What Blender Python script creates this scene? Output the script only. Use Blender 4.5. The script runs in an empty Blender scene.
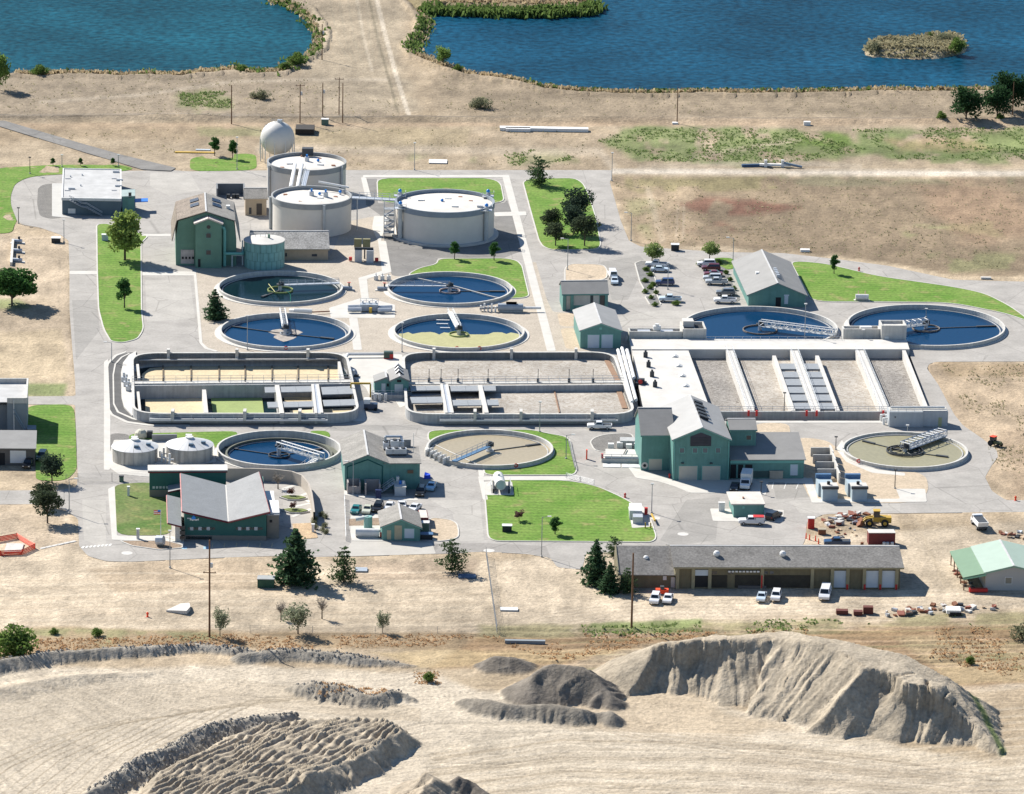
import bpy, math, random
import numpy as np
from mathutils import Vector, Matrix
from mathutils.geometry import delaunay_2d_cdt
random.seed(7)
SC = bpy.context.scene
COL = SC.collection
R = math.radians
NTH = 'first second third fourth fifth sixth seventh eighth ninth tenth eleventh'.split()

# ------------------------------------------------------------------ camera
FPX, CX, CY = 5133.0, 512.0, 397.0
PITCH, ROLL, HC = R(16.0), R(1.0), 327.0
_f = np.array([0, math.cos(PITCH), -math.sin(PITCH)])
_r0 = np.array([1.0, 0, 0]); _u0 = np.cross(_r0, _f)
_r = math.cos(ROLL)*_r0 + math.sin(ROLL)*_u0
_u = -math.sin(ROLL)*_r0 + math.cos(ROLL)*_u0
CAMP = np.array([0, -HC/math.tan(PITCH), HC])
cd = bpy.data.cameras.new("camera"); cam = bpy.data.objects.new("camera", cd); COL.objects.link(cam)
cd.sensor_width = 36; cd.lens = FPX*36/1024; cd.clip_start = 5; cd.clip_end = 30000
cam.matrix_world = Matrix(((_r[0], _u[0], -_f[0], CAMP[0]), (_r[1], _u[1], -_f[1], CAMP[1]), (_r[2], _u[2], -_f[2], CAMP[2]), (0, 0, 0, 1)))
SC.camera = cam

# ------------------------------------------------------------------ daylight
SUN = np.array([-0.70, 0.70, 0.80]); SUN /= np.linalg.norm(SUN)
sd = bpy.data.lights.new("sun", 'SUN'); so = bpy.data.objects.new("sun", sd); COL.objects.link(so)
sd.energy = 5.0; sd.angle = R(0.5); sd.color = (1.0, 0.955, 0.88)
so.rotation_euler = Vector(SUN).to_track_quat('Z', 'Y').to_euler(); so.location = (-300, 300, 400)
W = bpy.data.worlds.new("World"); SC.world = W; W.use_nodes = True
_n = W.node_tree.nodes; _bg = _n['Background']; _sk = _n.new('ShaderNodeTexSky')
_sk.sky_type = 'NISHITA'; _sk.sun_disc = False
_sk.sun_elevation = math.asin(SUN[2]); _sk.sun_rotation = math.atan2(SUN[0], SUN[1])
_sk.air_density = 1.0; _sk.dust_density = 0.2; _sk.ozone_density = 4.5
W.node_tree.links.new(_sk.outputs[0], _bg.inputs[0]); _bg.inputs[1].default_value = 0.078
SC.view_settings.view_transform = 'Standard'; SC.view_settings.look = 'None'
SC.view_settings.exposure = 0.78; SC.view_settings.gamma = 1.0
SC.render.engine = 'CYCLES'
SC.cycles.max_bounces = 5; SC.cycles.diffuse_bounces = 2; SC.cycles.glossy_bounces = 2; SC.cycles.transparent_max_bounces = 4

# ------------------------------------------------------------------ pixel <-> place
def ray(px, py):
    return _f*FPX + _r*(px-CX) - _u*(py-CY)
def G(px, py, z=0.0):                       # the place on the level z seen at a pixel of the photo
    d = ray(px, py); t = (z-HC)/d[2]
    return CAMP + d*t
def G2(px, py, z=0.0):
    p = G(px, py, z); return (p[0], p[1])
def scale(px, py):                          # pixels per metre
    p = G(px, py)-CAMP; return FPX/np.dot(p, _f)
def hgt(px, ybase, ytop):                   # height in metres of an upright thing
    b = G(px, ybase); d = ray(px, ytop)
    t = (b[1]-CAMP[1])/d[1]
    return HC + d[2]*t
U = np.array([math.sin(R(-4.5)), math.cos(R(-4.5)), 0.0])   # away direction of the plant's grid
UX = np.array([U[1], -U[0], 0.0])

# ------------------------------------------------------------------ materials
MATS = {}
def M(name, col, rough=0.8, var=0.14, sc=0.6, metal=0.0, fine=0.0, fsc=9.0, bump=0.0, rib=0.0, ribsc=3.0, ribdir='X', spec=0.4, streak=0.0, edge=None):
    if name in MATS: return MATS[name]
    m = bpy.data.materials.new(name); m.use_nodes = True; nt = m.node_tree; N = nt.nodes; L = nt.links
    b = N['Principled BSDF']; b.inputs['Roughness'].default_value = rough; b.inputs['Metallic'].default_value = metal
    b.inputs['Specular IOR Level'].default_value = spec
    tc = N.new('ShaderNodeTexCoord')
    n1 = N.new('ShaderNodeTexNoise'); n1.inputs['Scale'].default_value = sc; n1.inputs['Detail'].default_value = 5; n1.inputs['Roughness'].default_value = 0.65
    L.new(tc.outputs['Object'], n1.inputs['Vector'])
    r1 = N.new('ShaderNodeMapRange'); r1.inputs['From Min'].default_value = .3; r1.inputs['From Max'].default_value = .7
    r1.inputs['To Min'].default_value = 1-var; r1.inputs['To Max'].default_value = 1+var
    L.new(n1.outputs[0], r1.inputs['Value'])
    last = r1.outputs[0]; hsrc = n1.outputs[0]
    def mul(a, c):
        k = N.new('ShaderNodeMath'); k.operation = 'MULTIPLY'; L.new(a, k.inputs[0]); L.new(c, k.inputs[1]); return k.outputs[0]
    if fine:
        n2 = N.new('ShaderNodeTexNoise'); n2.inputs['Scale'].default_value = fsc; n2.inputs['Detail'].default_value = 3
        L.new(tc.outputs['Object'], n2.inputs['Vector'])
        r2 = N.new('ShaderNodeMapRange'); r2.inputs['From Min'].default_value = .3; r2.inputs['From Max'].default_value = .7
        r2.inputs['To Min'].default_value = 1-fine; r2.inputs['To Max'].default_value = 1+fine
        L.new(n2.outputs[0], r2.inputs['Value']); last = mul(last, r2.outputs[0]); hsrc = n2.outputs[0]
    if streak:
        mp = N.new('ShaderNodeMapping'); mp.inputs['Scale'].default_value = (1.4, 1.4, 0.12)
        L.new(tc.outputs['Object'], mp.inputs[0]); n3 = N.new('ShaderNodeTexNoise'); n3.inputs['Scale'].default_value = 1.2; n3.inputs['Detail'].default_value = 4
        L.new(mp.outputs[0], n3.inputs['Vector'])
        r3 = N.new('ShaderNodeMapRange'); r3.inputs['From Min'].default_value = .4; r3.inputs['From Max'].default_value = .7
        r3.inputs['To Min'].default_value = 1; r3.inputs['To Max'].default_value = 1-streak
        L.new(n3.outputs[0], r3.inputs['Value']); last = mul(last, r3.outputs[0])
    if rib:
        wv = N.new('ShaderNodeTexWave'); wv.bands_direction = ribdir; wv.inputs['Scale'].default_value = ribsc
        L.new(tc.outputs['Object'], wv.inputs['Vector'])
        r4 = N.new('ShaderNodeMapRange'); r4.inputs['To Min'].default_value = 1-rib; r4.inputs['To Max'].default_value = 1+rib*.4
        L.new(wv.outputs[1], r4.inputs['Value']); last = mul(last, r4.outputs[0])
    vm = N.new('ShaderNodeVectorMath'); vm.operation = 'SCALE'; vm.inputs[0].default_value = col[:3]
    L.new(last, vm.inputs['Scale']); L.new(vm.outputs[0], b.inputs['Base Color'])
    if bump:
        bp = N.new('ShaderNodeBump'); bp.inputs['Strength'].default_value = bump; bp.inputs['Distance'].default_value = 0.15
        L.new(hsrc, bp.inputs['Height']); L.new(bp.outputs[0], b.inputs['Normal'])
    MATS[name] = m; return m

def leafy(name, c, var=.3, sc=.9, tr=.45):       # leaves and grass let part of the light through
    m = M(name, c, .9, var, sc, fine=.3, fsc=2.5, spec=.1); N = m.node_tree.nodes; L = m.node_tree.links
    if 'Translucent BSDF' in N: return m
    b = N['Principled BSDF']; t = N.new('ShaderNodeBsdfTranslucent'); L.new(b.inputs['Base Color'].links[0].from_socket, t.inputs[0]); x = N.new('ShaderNodeMixShader'); x.inputs[0].default_value = tr
    L.new(b.outputs[0], x.inputs[1]); L.new(t.outputs[0], x.inputs[2]); L.new(x.outputs[0], N['Material Output'].inputs[0]); return m
# ------------------------------------------------------------------ mesh building
class Fr:                                    # a local frame: origin, x along the front, y away, z up
    def __init__(s, o, ex=(1, 0, 0), ey=None):
        s.o = np.array(o, float); s.ex = np.array(ex, float)
        s.ey = np.array(ey, float) if ey is not None else np.array([-s.ex[1], s.ex[0], 0.0])
    def P(s, x, y, z): return s.o + s.ex*x + s.ey*y + np.array([0, 0, z])
def FRp(x0, y0, x1, y1, ey='U'):             # frame with the front from pixel 0 to pixel 1 on the ground; returns the frame and the front's width
    a, b = G(x0, y0), G(x1, y1); d = b-a; w = np.linalg.norm(d[:2]); ex = d/w; ex[2] = 0
    return Fr(a, ex, U if isinstance(ey, str) and ey == 'U' else ey), w
ID = Fr((0, 0, 0), (1, 0, 0), (0, 1, 0))
class MB:
    def __init__(s, fr=ID): s.v = []; s.f = []; s.fr = fr
    def pt(s, x, y, z):
        s.v.append(s.fr.P(x, y, z)); return len(s.v)-1
    def face(s, *pts):
        s.f.append([s.pt(*p) for p in pts]); return s
    def box(s, x0, x1, y0, y1, z0, z1):
        i = [s.pt(x, y, z) for z in (z0, z1) for (x, y) in ((x0, y0), (x1, y0), (x1, y1), (x0, y1))]
        for q in ((3, 2, 1, 0), (4, 5, 6, 7), (0, 1, 5, 4), (1, 2, 6, 5), (2, 3, 7, 6), (3, 0, 4, 7)): s.f.append([i[k] for k in q])
        return s
    def prism(s, poly, z0, z1, cap=True):    # poly of (x,y); z may be lists
        n = len(poly)
        za = z0 if hasattr(z0, '__len__') else [z0]*n; zb = z1 if hasattr(z1, '__len__') else [z1]*n
        a = [s.pt(p[0], p[1], za[i]) for i, p in enumerate(poly)]; b = [s.pt(p[0], p[1], zb[i]) for i, p in enumerate(poly)]
        for i in range(n): j = (i+1) % n; s.f.append([a[i], a[j], b[j], b[i]])
        if cap: s.f.append(a[::-1]); s.f.append(b)
        return s
    def xprism(s, prof, y0, y1):             # profile in x,z pushed along y
        n = len(prof); a = [s.pt(p[0], y0, p[1]) for p in prof]; b = [s.pt(p[0], y1, p[1]) for p in prof]
        for i in range(n): j = (i+1) % n; s.f.append([a[i], a[j], b[j], b[i]])
        s.f.append(a[::-1]); s.f.append(b); return s
    def yprism(s, prof, x0, x1):             # profile in y,z pushed along x
        n = len(prof); a = [s.pt(x0, p[0], p[1]) for p in prof]; b = [s.pt(x1, p[0], p[1]) for p in prof]
        for i in range(n): j = (i+1) % n; s.f.append([a[i], a[j], b[j], b[i]])
        s.f.append(a[::-1]); s.f.append(b); return s
    def tube(s, p, q, r, r2=None, n=6):
        a = s.fr.P(*p); b = s.fr.P(*q); r2 = r if r2 is None else r2
        d = b-a; l = np.linalg.norm(d)
        if l < 1e-6: return s
        d /= l; t = np.array([0, 0, 1.0]) if abs(d[2]) < .9 else np.array([1.0, 0, 0])
        e1 = np.cross(d, t); e1 /= np.linalg.norm(e1); e2 = np.cross(d, e1); k0 = len(s.v)
        for c, rr in ((a, r), (b, r2)):
            for i in range(n):
                an = 2*math.pi*i/n; s.v.append(c+(e1*math.cos(an)+e2*math.sin(an))*rr)
        for i in range(n): j = (i+1) % n; s.f.append([k0+i, k0+j, k0+n+j, k0+n+i])
        s.f.append([k0+i for i in range(n)][::-1]); s.f.append([k0+n+i for i in range(n)]); return s
    def path(s, pts, r, n=6):
        for a, b in zip(pts, pts[1:]): s.tube(a, b, r, n=n)
        return s
    def lathe(s, cx, cy, prof, n=48, a0=0, a1=2*math.pi, closed=False):
        full = abs(a1-a0-2*math.pi) < 1e-6; m = n if full else n+1; k0 = len(s.v); k = len(prof)
        for i in range(m):
            an = a0+(a1-a0)*i/n
            for (r, z) in prof: s.pt(cx+r*math.cos(an), cy+r*math.sin(an), z)
        for i in range(n):
            j = (i+1) % m
            for q in range(k if closed else k-1):
                w = (q+1) % k; s.f.append([k0+i*k+q, k0+j*k+q, k0+j*k+w, k0+i*k+w])
        return s
    def cyl(s, cx, cy, z0, z1, r, r2=None, n=16):
        r2 = r if r2 is None else r2
        return s.tube((cx, cy, z0), (cx, cy, z1), r, r2, n)
    def ball(s, cx, cy, cz, r, n=12, rz=None):
        rz = rz or r
        return s.lathe(cx, cy, [(max(1e-3, r*math.cos(t)), cz+rz*math.sin(t)) for t in np.linspace(-math.pi/2, math.pi/2, n//2+1)], n)
    def rail(s, pts, h=1.1, r=0.04, step=3.0, mid=True):   # guard rail along local points
        for a, b in zip(pts, pts[1:]):
            a = np.array(a, float); b = np.array(b, float); l = np.linalg.norm(b-a); k = max(1, int(round(l/step)))
            for hh in ((h, h*.52) if mid else (h,)): s.tube(a+[0, 0, hh], b+[0, 0, hh], r, n=4)
            for i in range(k+1):
                p = a+(b-a)*i/k; s.tube(p, p+[0, 0, h], r, n=4)
        return s
    def out(s, name, mat, parent=None, smooth=False, **props):
        o0 = np.array(parent_loc(parent)) if parent is not None else np.zeros(3)
        base = o0
        if parent is None and s.v:
            a = np.array(s.v); base = np.array([a[:, 0].mean(), a[:, 1].mean(), a[:, 2].min()])
        me = bpy.data.meshes.new(name); me.from_pydata([tuple(p-base) for p in s.v], [], s.f); me.validate()
        me.materials.append(mat)
        if smooth: me.polygons.foreach_set('use_smooth', [True]*len(me.polygons))
        o = bpy.data.objects.new(name, me); COL.objects.link(o)
        if parent is None: o.location = base
        else: o.parent = parent; o.location = (0, 0, 0)
        for k, v in props.items():
            o[k] = v
        return o
def parent_loc(p):
    l = np.array(p.location, float)
    while p.parent is not None: p = p.parent; l = l+np.array(p.location, float)
    return l
def thing(name, label, cat, loc, group=None):
    o = bpy.data.objects.new(name, None); COL.objects.link(o); o.location = tuple(loc); o.empty_display_size = 1
    o['label'] = label; o['category'] = cat
    if group: o['group'] = group
    return o
def tag(o, label, cat, group=None):
    o['label'] = label; o['category'] = cat
    if group: o['group'] = group
    return o
def dup(root, loc, rotz=0.0, label=None, group=None, sc=None):
    r = root.copy(); COL.objects.link(r); r.location = tuple(loc); r.rotation_euler = (0, 0, rotz)
    if sc: r.scale = sc if hasattr(sc, '__len__') else (sc, sc, sc)
    if label: r['label'] = label
    if group: r['group'] = group
    for ch in list(root.children):
        c = ch.copy(); COL.objects.link(c); c.parent = r
        for g in list(ch.children):
            d = g.copy(); COL.objects.link(d); d.parent = c
    return r
# ---- 2D polygons
def roundpoly(pts, r, n=5):
    out = []; m = len(pts)
    for i in range(m):
        p0, p, p1 = (np.array(pts[k % m][:2], float) for k in (i-1, i, i+1))
        a = (p0-p); b = (p1-p); la, lb = np.linalg.norm(a), np.linalg.norm(b); a /= la; b /= lb
        rr = min(r, la*.45, lb*.45)
        for t in np.linspace(0, 1, n+1):
            q = (1-t)**2*(p+a*rr)+2*t*(1-t)*p+t*t*(p+b*rr); out.append((q[0], q[1]))
    return out
def offset(poly, d):                         # inward for d > 0 on counter-clockwise loops
    P = np.array(poly, float); n = len(P); area = 0.5*np.sum(P[:, 0]*np.roll(P[:, 1], -1)-np.roll(P[:, 0], -1)*P[:, 1]); sg = 1 if area > 0 else -1
    res = []
    for i in range(n):
        a = P[i]-P[i-1]; b = P[(i+1) % n]-P[i]; a /= max(1e-9, np.linalg.norm(a)); b /= max(1e-9, np.linalg.norm(b))
        na = np.array([-a[1], a[0]])*sg; nb = np.array([-b[1], b[0]])*sg; m = na+nb; q = np.dot(m, m)
        m = m*(2/q) if q > .2 else na
        res.append(tuple(P[i]+m*d))
    return res
def ringwall(mb, outer, inner, z0, z1):
    n = len(outer); a = [mb.pt(p[0], p[1], z0) for p in outer]; b = [mb.pt(p[0], p[1], z1) for p in outer]
    c = [mb.pt(p[0], p[1], z1) for p in inner]; d = [mb.pt(p[0], p[1], z0) for p in inner]
    for i in range(n):
        j = (i+1) % n
        mb.f += [[a[i], a[j], b[j], b[i]], [b[i], b[j], c[j], c[i]], [c[i], c[j], d[j], d[i]]]
    return mb
def inpoly(x, y, poly):
    ins = np.zeros(x.shape, bool); n = len(poly)
    for i in range(n):
        x0, y0 = poly[i]; x1, y1 = poly[(i+1) % n]
        if y0 == y1: continue
        c = ((y0 > y) != (y1 > y)) & (x < (x1-x0)*(y-y0)/(y1-y0)+x0); ins ^= c
    return ins
def segdist(x, y, poly, closed=True):        # distance to a polyline and arc length of the nearest point
    best = np.full(x.shape, 1e9); arc = np.zeros(x.shape); tt = np.zeros(x.shape); s = 0.0; n = len(poly); m = n if closed else n-1
    for i in range(m):
        x0, y0 = poly[i]; x1, y1 = poly[(i+1) % n]; dx, dy = x1-x0, y1-y0; l2 = dx*dx+dy*dy+1e-12
        t = np.clip(((x-x0)*dx+(y-y0)*dy)/l2, 0, 1); d = np.hypot(x-x0-t*dx, y-y0-t*dy); k = d < best
        best = np.where(k, d, best); arc = np.where(k, s+t*math.sqrt(l2), arc); tt = np.where(k, i+t, tt); s += math.sqrt(l2)
    return best, arc, tt
def _hash(ix, iy, seed):
    h = (ix.astype(np.int64)*374761393+iy.astype(np.int64)*668265263+seed*1442695041) & 0xffffffff
    h = ((h ^ (h >> 13))*1274126177) & 0xffffffff
    return ((h ^ (h >> 16)) & 0xffff)/65535.0
def vnoise(x, y, seed=0):
    ix = np.floor(x); iy = np.floor(y); fx = x-ix; fy = y-iy; fx = fx*fx*(3-2*fx); fy = fy*fy*(3-2*fy)
    a = _hash(ix, iy, seed); b = _hash(ix+1, iy, seed); c = _hash(ix, iy+1, seed); d = _hash(ix+1, iy+1, seed)
    return (a*(1-fx)+b*fx)*(1-fy)+(c*(1-fx)+d*fx)*fy
def fbm(x, y, seed=0, o=4):
    s = 0; a = .5; t = 0
    for i in range(o): s = s+a*vnoise(x*2**i, y*2**i, seed+i*17); t += a; a *= .55
    return s/t
def sstep(a, b, x):
    t = np.clip((x-a)/(b-a), 0, 1); return t*t*(3-2*t)
def pxy(pts, z=0.0): return [G2(p[0], p[1], z) for p in pts]
# ================================================================== THE GROUND
# mounds: list of (px, py, height) along a crest (closed polygon when it has a flat top), slope, gully depth, tint
DARK = (.195, .172, .145); GREYR = (.315, .285, .24); PALE = (.43, .355, .265)
def crest(pts): return [tuple(G(a, b, h)[:2])+(h,) for a, b, h in pts]
MOUNDS = [
 dict(c=crest([(654, 643.6, 7.2), (664, 642.5, 7.8), (690, 641, 8.6), (726, 640, 9.3), (772, 637, 9.9), (812, 641.5, 10.9), (840, 651, 10.6), (868, 668, 9.8), (886, 671, 9.6), (908, 683, 9.2), (936, 688, 8.8), (972, 722, 3.8), (988, 736, 2.4), (1000, 750, 1.0), (1004, 748, .8), (945, 676, 8.0), (905, 655, 9.6), (850, 642, 10.2), (790, 632, 9.4), (720, 635, 8.4)]), closed=True, k=[.55, .8, .82, .7, .64, .63, .64, .7, .75, .72, .7, .75, .8, .7, .7, .7, .7, .7, .7, .7], sc=[0, 2.4, 2.8, 1.6, .5, .3, .3, .6, 2.2, 2.6, 2.6, 1.2, .2, .2, 0, 0, 0, 0, 0, 0], g=.75, gf=.85, col=(.385, .33, .255), gcol=.26),
 dict(c=crest([(868, 668.5, 9.7), (846, 690, 7.0), (826, 712, 3.4), (806, 731, .4)]), closed=False, k=.86, g=.5, gf=.8, col=(.385, .33, .255), gcol=.16),
 dict(c=crest([(538, 672, 4.6), (556, 664, 5.6), (572, 664, 5.8), (592, 674, 4.8), (612, 694, 2.2)]), closed=False, k=.56, g=.8, gf=.5, col=DARK, gcol=.1),
 dict(c=crest([(462, 699, 1.5), (492, 700, 2.6), (520, 705, 2.1), (548, 703, 2.8), (582, 707, 2.6), (598, 712, 1.4), (612, 711, 2.2)]), closed=False, k=.62, g=.6, gf=.5, col=(.235, .21, .175), gcol=.1),
 dict(c=crest([(495, 656, 2.4), (515, 657, 2.2)]), closed=False, k=.5, g=.5, gf=.5, col=DARK, gcol=.1),
 dict(c=crest([(240, 652, 1.7), (300, 648, 1.9), (360, 656, 1.6), (415, 664, .5)]), closed=False, k=.62, g=.5, gf=1.1, col=GREYR, gcol=.25),
 dict(c=crest([(-70, 668, 1.9), (0, 660, 2.1), (45, 652, 2.0), (120, 646, 1.7), (200, 643, 1.5), (250, 648, 1.2)]), closed=False, k=.62, g=.5, gf=1.1, col=GREYR, gcol=.25),
 dict(c=crest([(290, 688, .8), (312, 682, 2.6), (345, 686, 2.3), (372, 694, 1.9), (392, 690, 1.9), (412, 697, .9)]), closed=False, k=.55, g=1.0, gf=.7, col=(.31, .275, .225), gcol=.2),
 dict(c=crest([(78, 800, 2.6), (118, 772, 2.6), (160, 750, 2.6), (224, 722, 2.2), (290, 713, 1.4)]), closed=False, k=.6, g=1.0, gf=.8, col=GREYR, gcol=.25),
 dict(c=crest([(262, 722, 2.2), (330, 718, 3.0), (386, 718, 3.6), (402, 727, 3.4), (372, 746, 3.4), (318, 772, 3.4), (262, 804, 3.4), (120, 830, 3.0), (165, 770, 2.4)]), closed=True, k=.72, g=1.2, gf=.5, col=(.38, .325, .25), gcol=.2, furrow=1.0),
 dict(c=crest([(424, 772, 4.2), (436, 778, 3.8), (418, 800, 4.2)]), closed=False, k=.62, g=1.1, gf=.6, col=(.36, .305, .235), gcol=.15),
 dict(c=crest([(456, 775, 3.4), (474, 782, 2.4), (490, 796, 1.2)]), closed=False, k=.7, g=.7, gf=.8, col=(.17, .15, .13), gcol=.15),
 dict(c=crest([(-60, 700, 1.0), (40, 680, 1.2), (90, 673, .8), (150, 672, .3)]), closed=False, k=.22, g=.3, gf=.5, col=None, gcol=0),
]
LAKE1 = [(-160, 66), (-20, 70), (18, 71), (40, 73), (75, 71), (120, 73), (150, 72), (182, 73), (205, 70), (236, 67), (252, 71), (281, 69), (292, 62), (303, 57), (316, 47), (319, 33), (312, 22), (306, 12), (292, 4), (272, -3), (250, -30), (240, -90), (-160, -90)]
LAKE2 = [(421, 10), (426, 17), (427, 26), (421, 38), (412, 46), (418, 53), (434, 60), (455, 67), (470, 72), (490, 74), (511, 77), (530, 82), (552, 87), (580, 89.5), (603, 90), (650, 91), (700, 90), (760, 91), (830, 90), (880, 88), (930, 89), (985, 88), (1030, 87), (1180, 88), (1180, -90), (400, -90), (396, -40), (404, -10)]
PENIN = [(380, -22), (405, -4), (415, 6), (424, 10), (470, 11.5), (520, 12.5), (560, 13), (590, 11), (600, 7), (602, 2), (594, -3), (560, -4), (500, -5), (450, -8), (425, -14), (400, -26)]
ISLE = [(865, 52), (866, 44), (876, 40), (888, 38), (905, 40), (925, 36), (942, 32), (958, 33), (966, 41), (966, 49), (955, 53), (940, 55), (915, 56.5), (890, 55), (872, 54)]
def lakes_h(PX, PY):
    """signed distance (m-ish, positive on the water) from the shorelines"""
    out = np.full(PX.shape, -50.0)
    w = fbm(PX*.12, PY*.3, 3, 3)-.5
    for L in (LAKE1, LAKE2):
        d, _, _ = segdist(PX, PY*2.2, [(a, b*2.2) for a, b in L]); s = np.where(inpoly(PX, PY, L), d, -d); out = np.maximum(out, s)
    for L in (PENIN, ISLE):
        d, _, _ = segdist(PX, PY*2.2, [(a, b*2.2) for a, b in L]); s = np.where(inpoly(PX, PY, L), -d, d); out = np.where(s < out, s, out)
    return out+w*5
xs = np.arange(-150, 1176, 1.4)
ys = np.concatenate([np.arange(-70, 125, 1.6), np.arange(125, 560, 2.5), np.arange(560, 900, 1.0)])
PX, PY = np.meshgrid(xs, ys)
_d0 = _f[:, None, None]*FPX+_r[:, None, None]*(PX-CX)-_u[:, None, None]*(PY-CY)
_t = -HC/_d0[2]; GX = CAMP[0]+_d0[0]*_t; GY = CAMP[1]+_d0[1]*_t
GZ = np.zeros_like(PX)
# ---- base colour of the soil, and its patches
n_big = fbm(GX*.012, GY*.012, 1, 4); n_mid = fbm(GX*.06, GY*.035, 2, 4); n_fine = fbm(GX*.25, GY*.12, 5, 3)
C = np.zeros(PX.shape+(3,)); C[:] = (.415, .335, .238)
def mix(mask, col):
    global C

    C = C*(1-mask[..., None])+np.array(col)*mask[..., None]
mix(sstep(.42, .62, n_mid)*.55, (.335, .262, .18)); mix(sstep(.5, .7, n_fine)*.4, (.30, .235, .155))
def patch(poly, col, soft=4, nz=8, al=1.0, thr=None, seed=11):
    x0 = min(p[0] for p in poly)-30; x1 = max(p[0] for p in poly)+30; y0 = min(p[1] for p in poly)-20; y1 = max(p[1] for p in poly)+20
    s = (PX > x0) & (PX < x1) & (PY > y0) & (PY < y1)
    if not s.any(): return
    px, py = PX[s], PY[s]; d, _, _ = segdist(px, py*1.8, [(a, b*1.8) for a, b in poly]); d = np.where(inpoly(px, py, poly), d, -d)
    d = d+(fbm(GX[s]*.09, GY[s]*.06, seed, 3)-.5)*2*nz
    m = sstep(-soft, soft, d)*al
    if thr is not None: m = m*sstep(thr-.08, thr+.08, fbm(GX[s]*.13, GY[s]*.07, seed+5, 4))
    C[s] = C[s]*(1-m[:, None])+np.array(col)*m[:, None]
def line(pts, w, col, al=.8, soft=.6, nz=.5, seed=21):
    x0 = min(p[0] for p in pts)-15; x1 = max(p[0] for p in pts)+15; y0 = min(p[1] for p in pts)-12; y1 = max(p[1] for p in pts)+12
    s = (PX > x0) & (PX < x1) & (PY > y0) & (PY < y1)
    if not s.any(): return
    d, _, _ = segdist(PX[s], PY[s], pts, False); m = (1-sstep(w-soft, w+soft, d))*al*(1-nz+nz*2*fbm(GX[s]*.1, GY[s]*.05, seed, 3)); m = np.clip(m, 0, 1)
    C[s] = C[s]*(1-m[:, None])+np.array(col)*m[:, None]
GREEN = (.165, .22, .075); GREEN2 = (.215, .225, .105); DRYB = (.22, .168, .112); REDV = (.17, .07, .05)
# north shore and the strip between lakes and plant
patch([(-150, 75), (300, 72), (380, 60), (390, 118), (-150, 118)], (.30, .245, .18), 6, 10, .85)
patch([(440, 70), (560, 90), (1180, 92), (1180, 118), (480, 118), (430, 105)], (.275, .22, .155), 6, 10, .9)
patch([(300, 0), (405, 0), (400, 60), (420, 110), (330, 110), (300, 60)], (.355, .295, .215), 8, 10, .9)
patch([(-150, 123), (240, 123), (260, 140), (60, 138), (-150, 160)], (.33, .255, .17), 6, 8, .8)
patch([(178, 92), (205, 88), (230, 94), (232, 108), (200, 112), (180, 106)], GREEN2, 5, 12, .75, .45)
patch([(200, 128), (262, 127), (262, 136), (205, 136)], GREEN2, 4, 8, .6, .42)
patch([(592, 140), (630, 128), (700, 127), (790, 128), (850, 138), (872, 152), (790, 163), (700, 165), (640, 162), (610, 150)], GREEN, 5, 10, .8, .36)
patch([(790, 135), (850, 133), (850, 146), (795, 147)], (.13, .2, .04), 5, 8, .85, .38)
patch([(850, 128), (1180, 126), (1180, 150), (900, 160), (860, 146)], GREEN, 6, 14, .85, .36)
patch([(930, 152), (1000, 152), (1010, 164), (930, 164)], GREEN, 4, 6, .7, .4)
patch([(880, 138), (960, 136), (1000, 150), (900, 152)], (.37, .265, .15), 6, 8, .5)
patch([(505, 155), (560, 146), (575, 160), (510, 166)], GREEN2, 4, 8, .6, .42)
patch([(410, 152), (480, 155), (478, 164), (405, 162)], GREEN2, 4, 8, .55, .45)
patch([(255, 128), (470, 128), (470, 146), (300, 146)], (.31, .255, .155), 6, 8, .55)
line([(-150, 126), (300, 125), (620, 124), (1180, 122)], 2.2, (.46, .345, .235), .75, 1.2)
line([(-150, 118), (210, 117), (400, 118), (760, 119.5), (1180, 120)], 1.5, (.16, .14, .115), .8, .8, .3)
line([(40, 102), (140, 95), (230, 82), (300, 80), (388, 80)], 1.6, (.47, .40, .31), .6, 1)
line([(372, -20), (384, 30), (396, 75), (409, 116)], 2.2, (.53, .46, .365), .95, .6, .25)
line([(354, -20), (362, 30), (372, 70)], 1.6, (.49, .42, .325), .6, .8)
line([(365, -20), (378, 40), (398, 112)], 1.2, (.21, .18, .125), .8, .7, .3)
for k in range(6): line([(330+k*9, 0), (338+k*8, 40), (350+k*6, 62)], .7, (.31, .27, .2), .5, .5, .5, 30+k)
line([(260, 150), (420, 150), (600, 152), (612, 166)], 4.0, (.47, .40, .31), .6, 3)
line([(612, 172), (800, 172.5), (1180, 173)], 2.5, (.56, .50, .42), .97, .7, .1)
line([(690, 158), (760, 146), (800, 140)], 2.0, (.44, .37, .27), .6, 1.2)
line([(640, 168), (780, 162), (860, 166)], 2.5, (.46, .39, .30), .6, 1.5)
patch([(-150, 150), (40, 148), (130, 160), (60, 165), (-150, 166)], (.43, .35, .25), 5, 6, .7)
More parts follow.
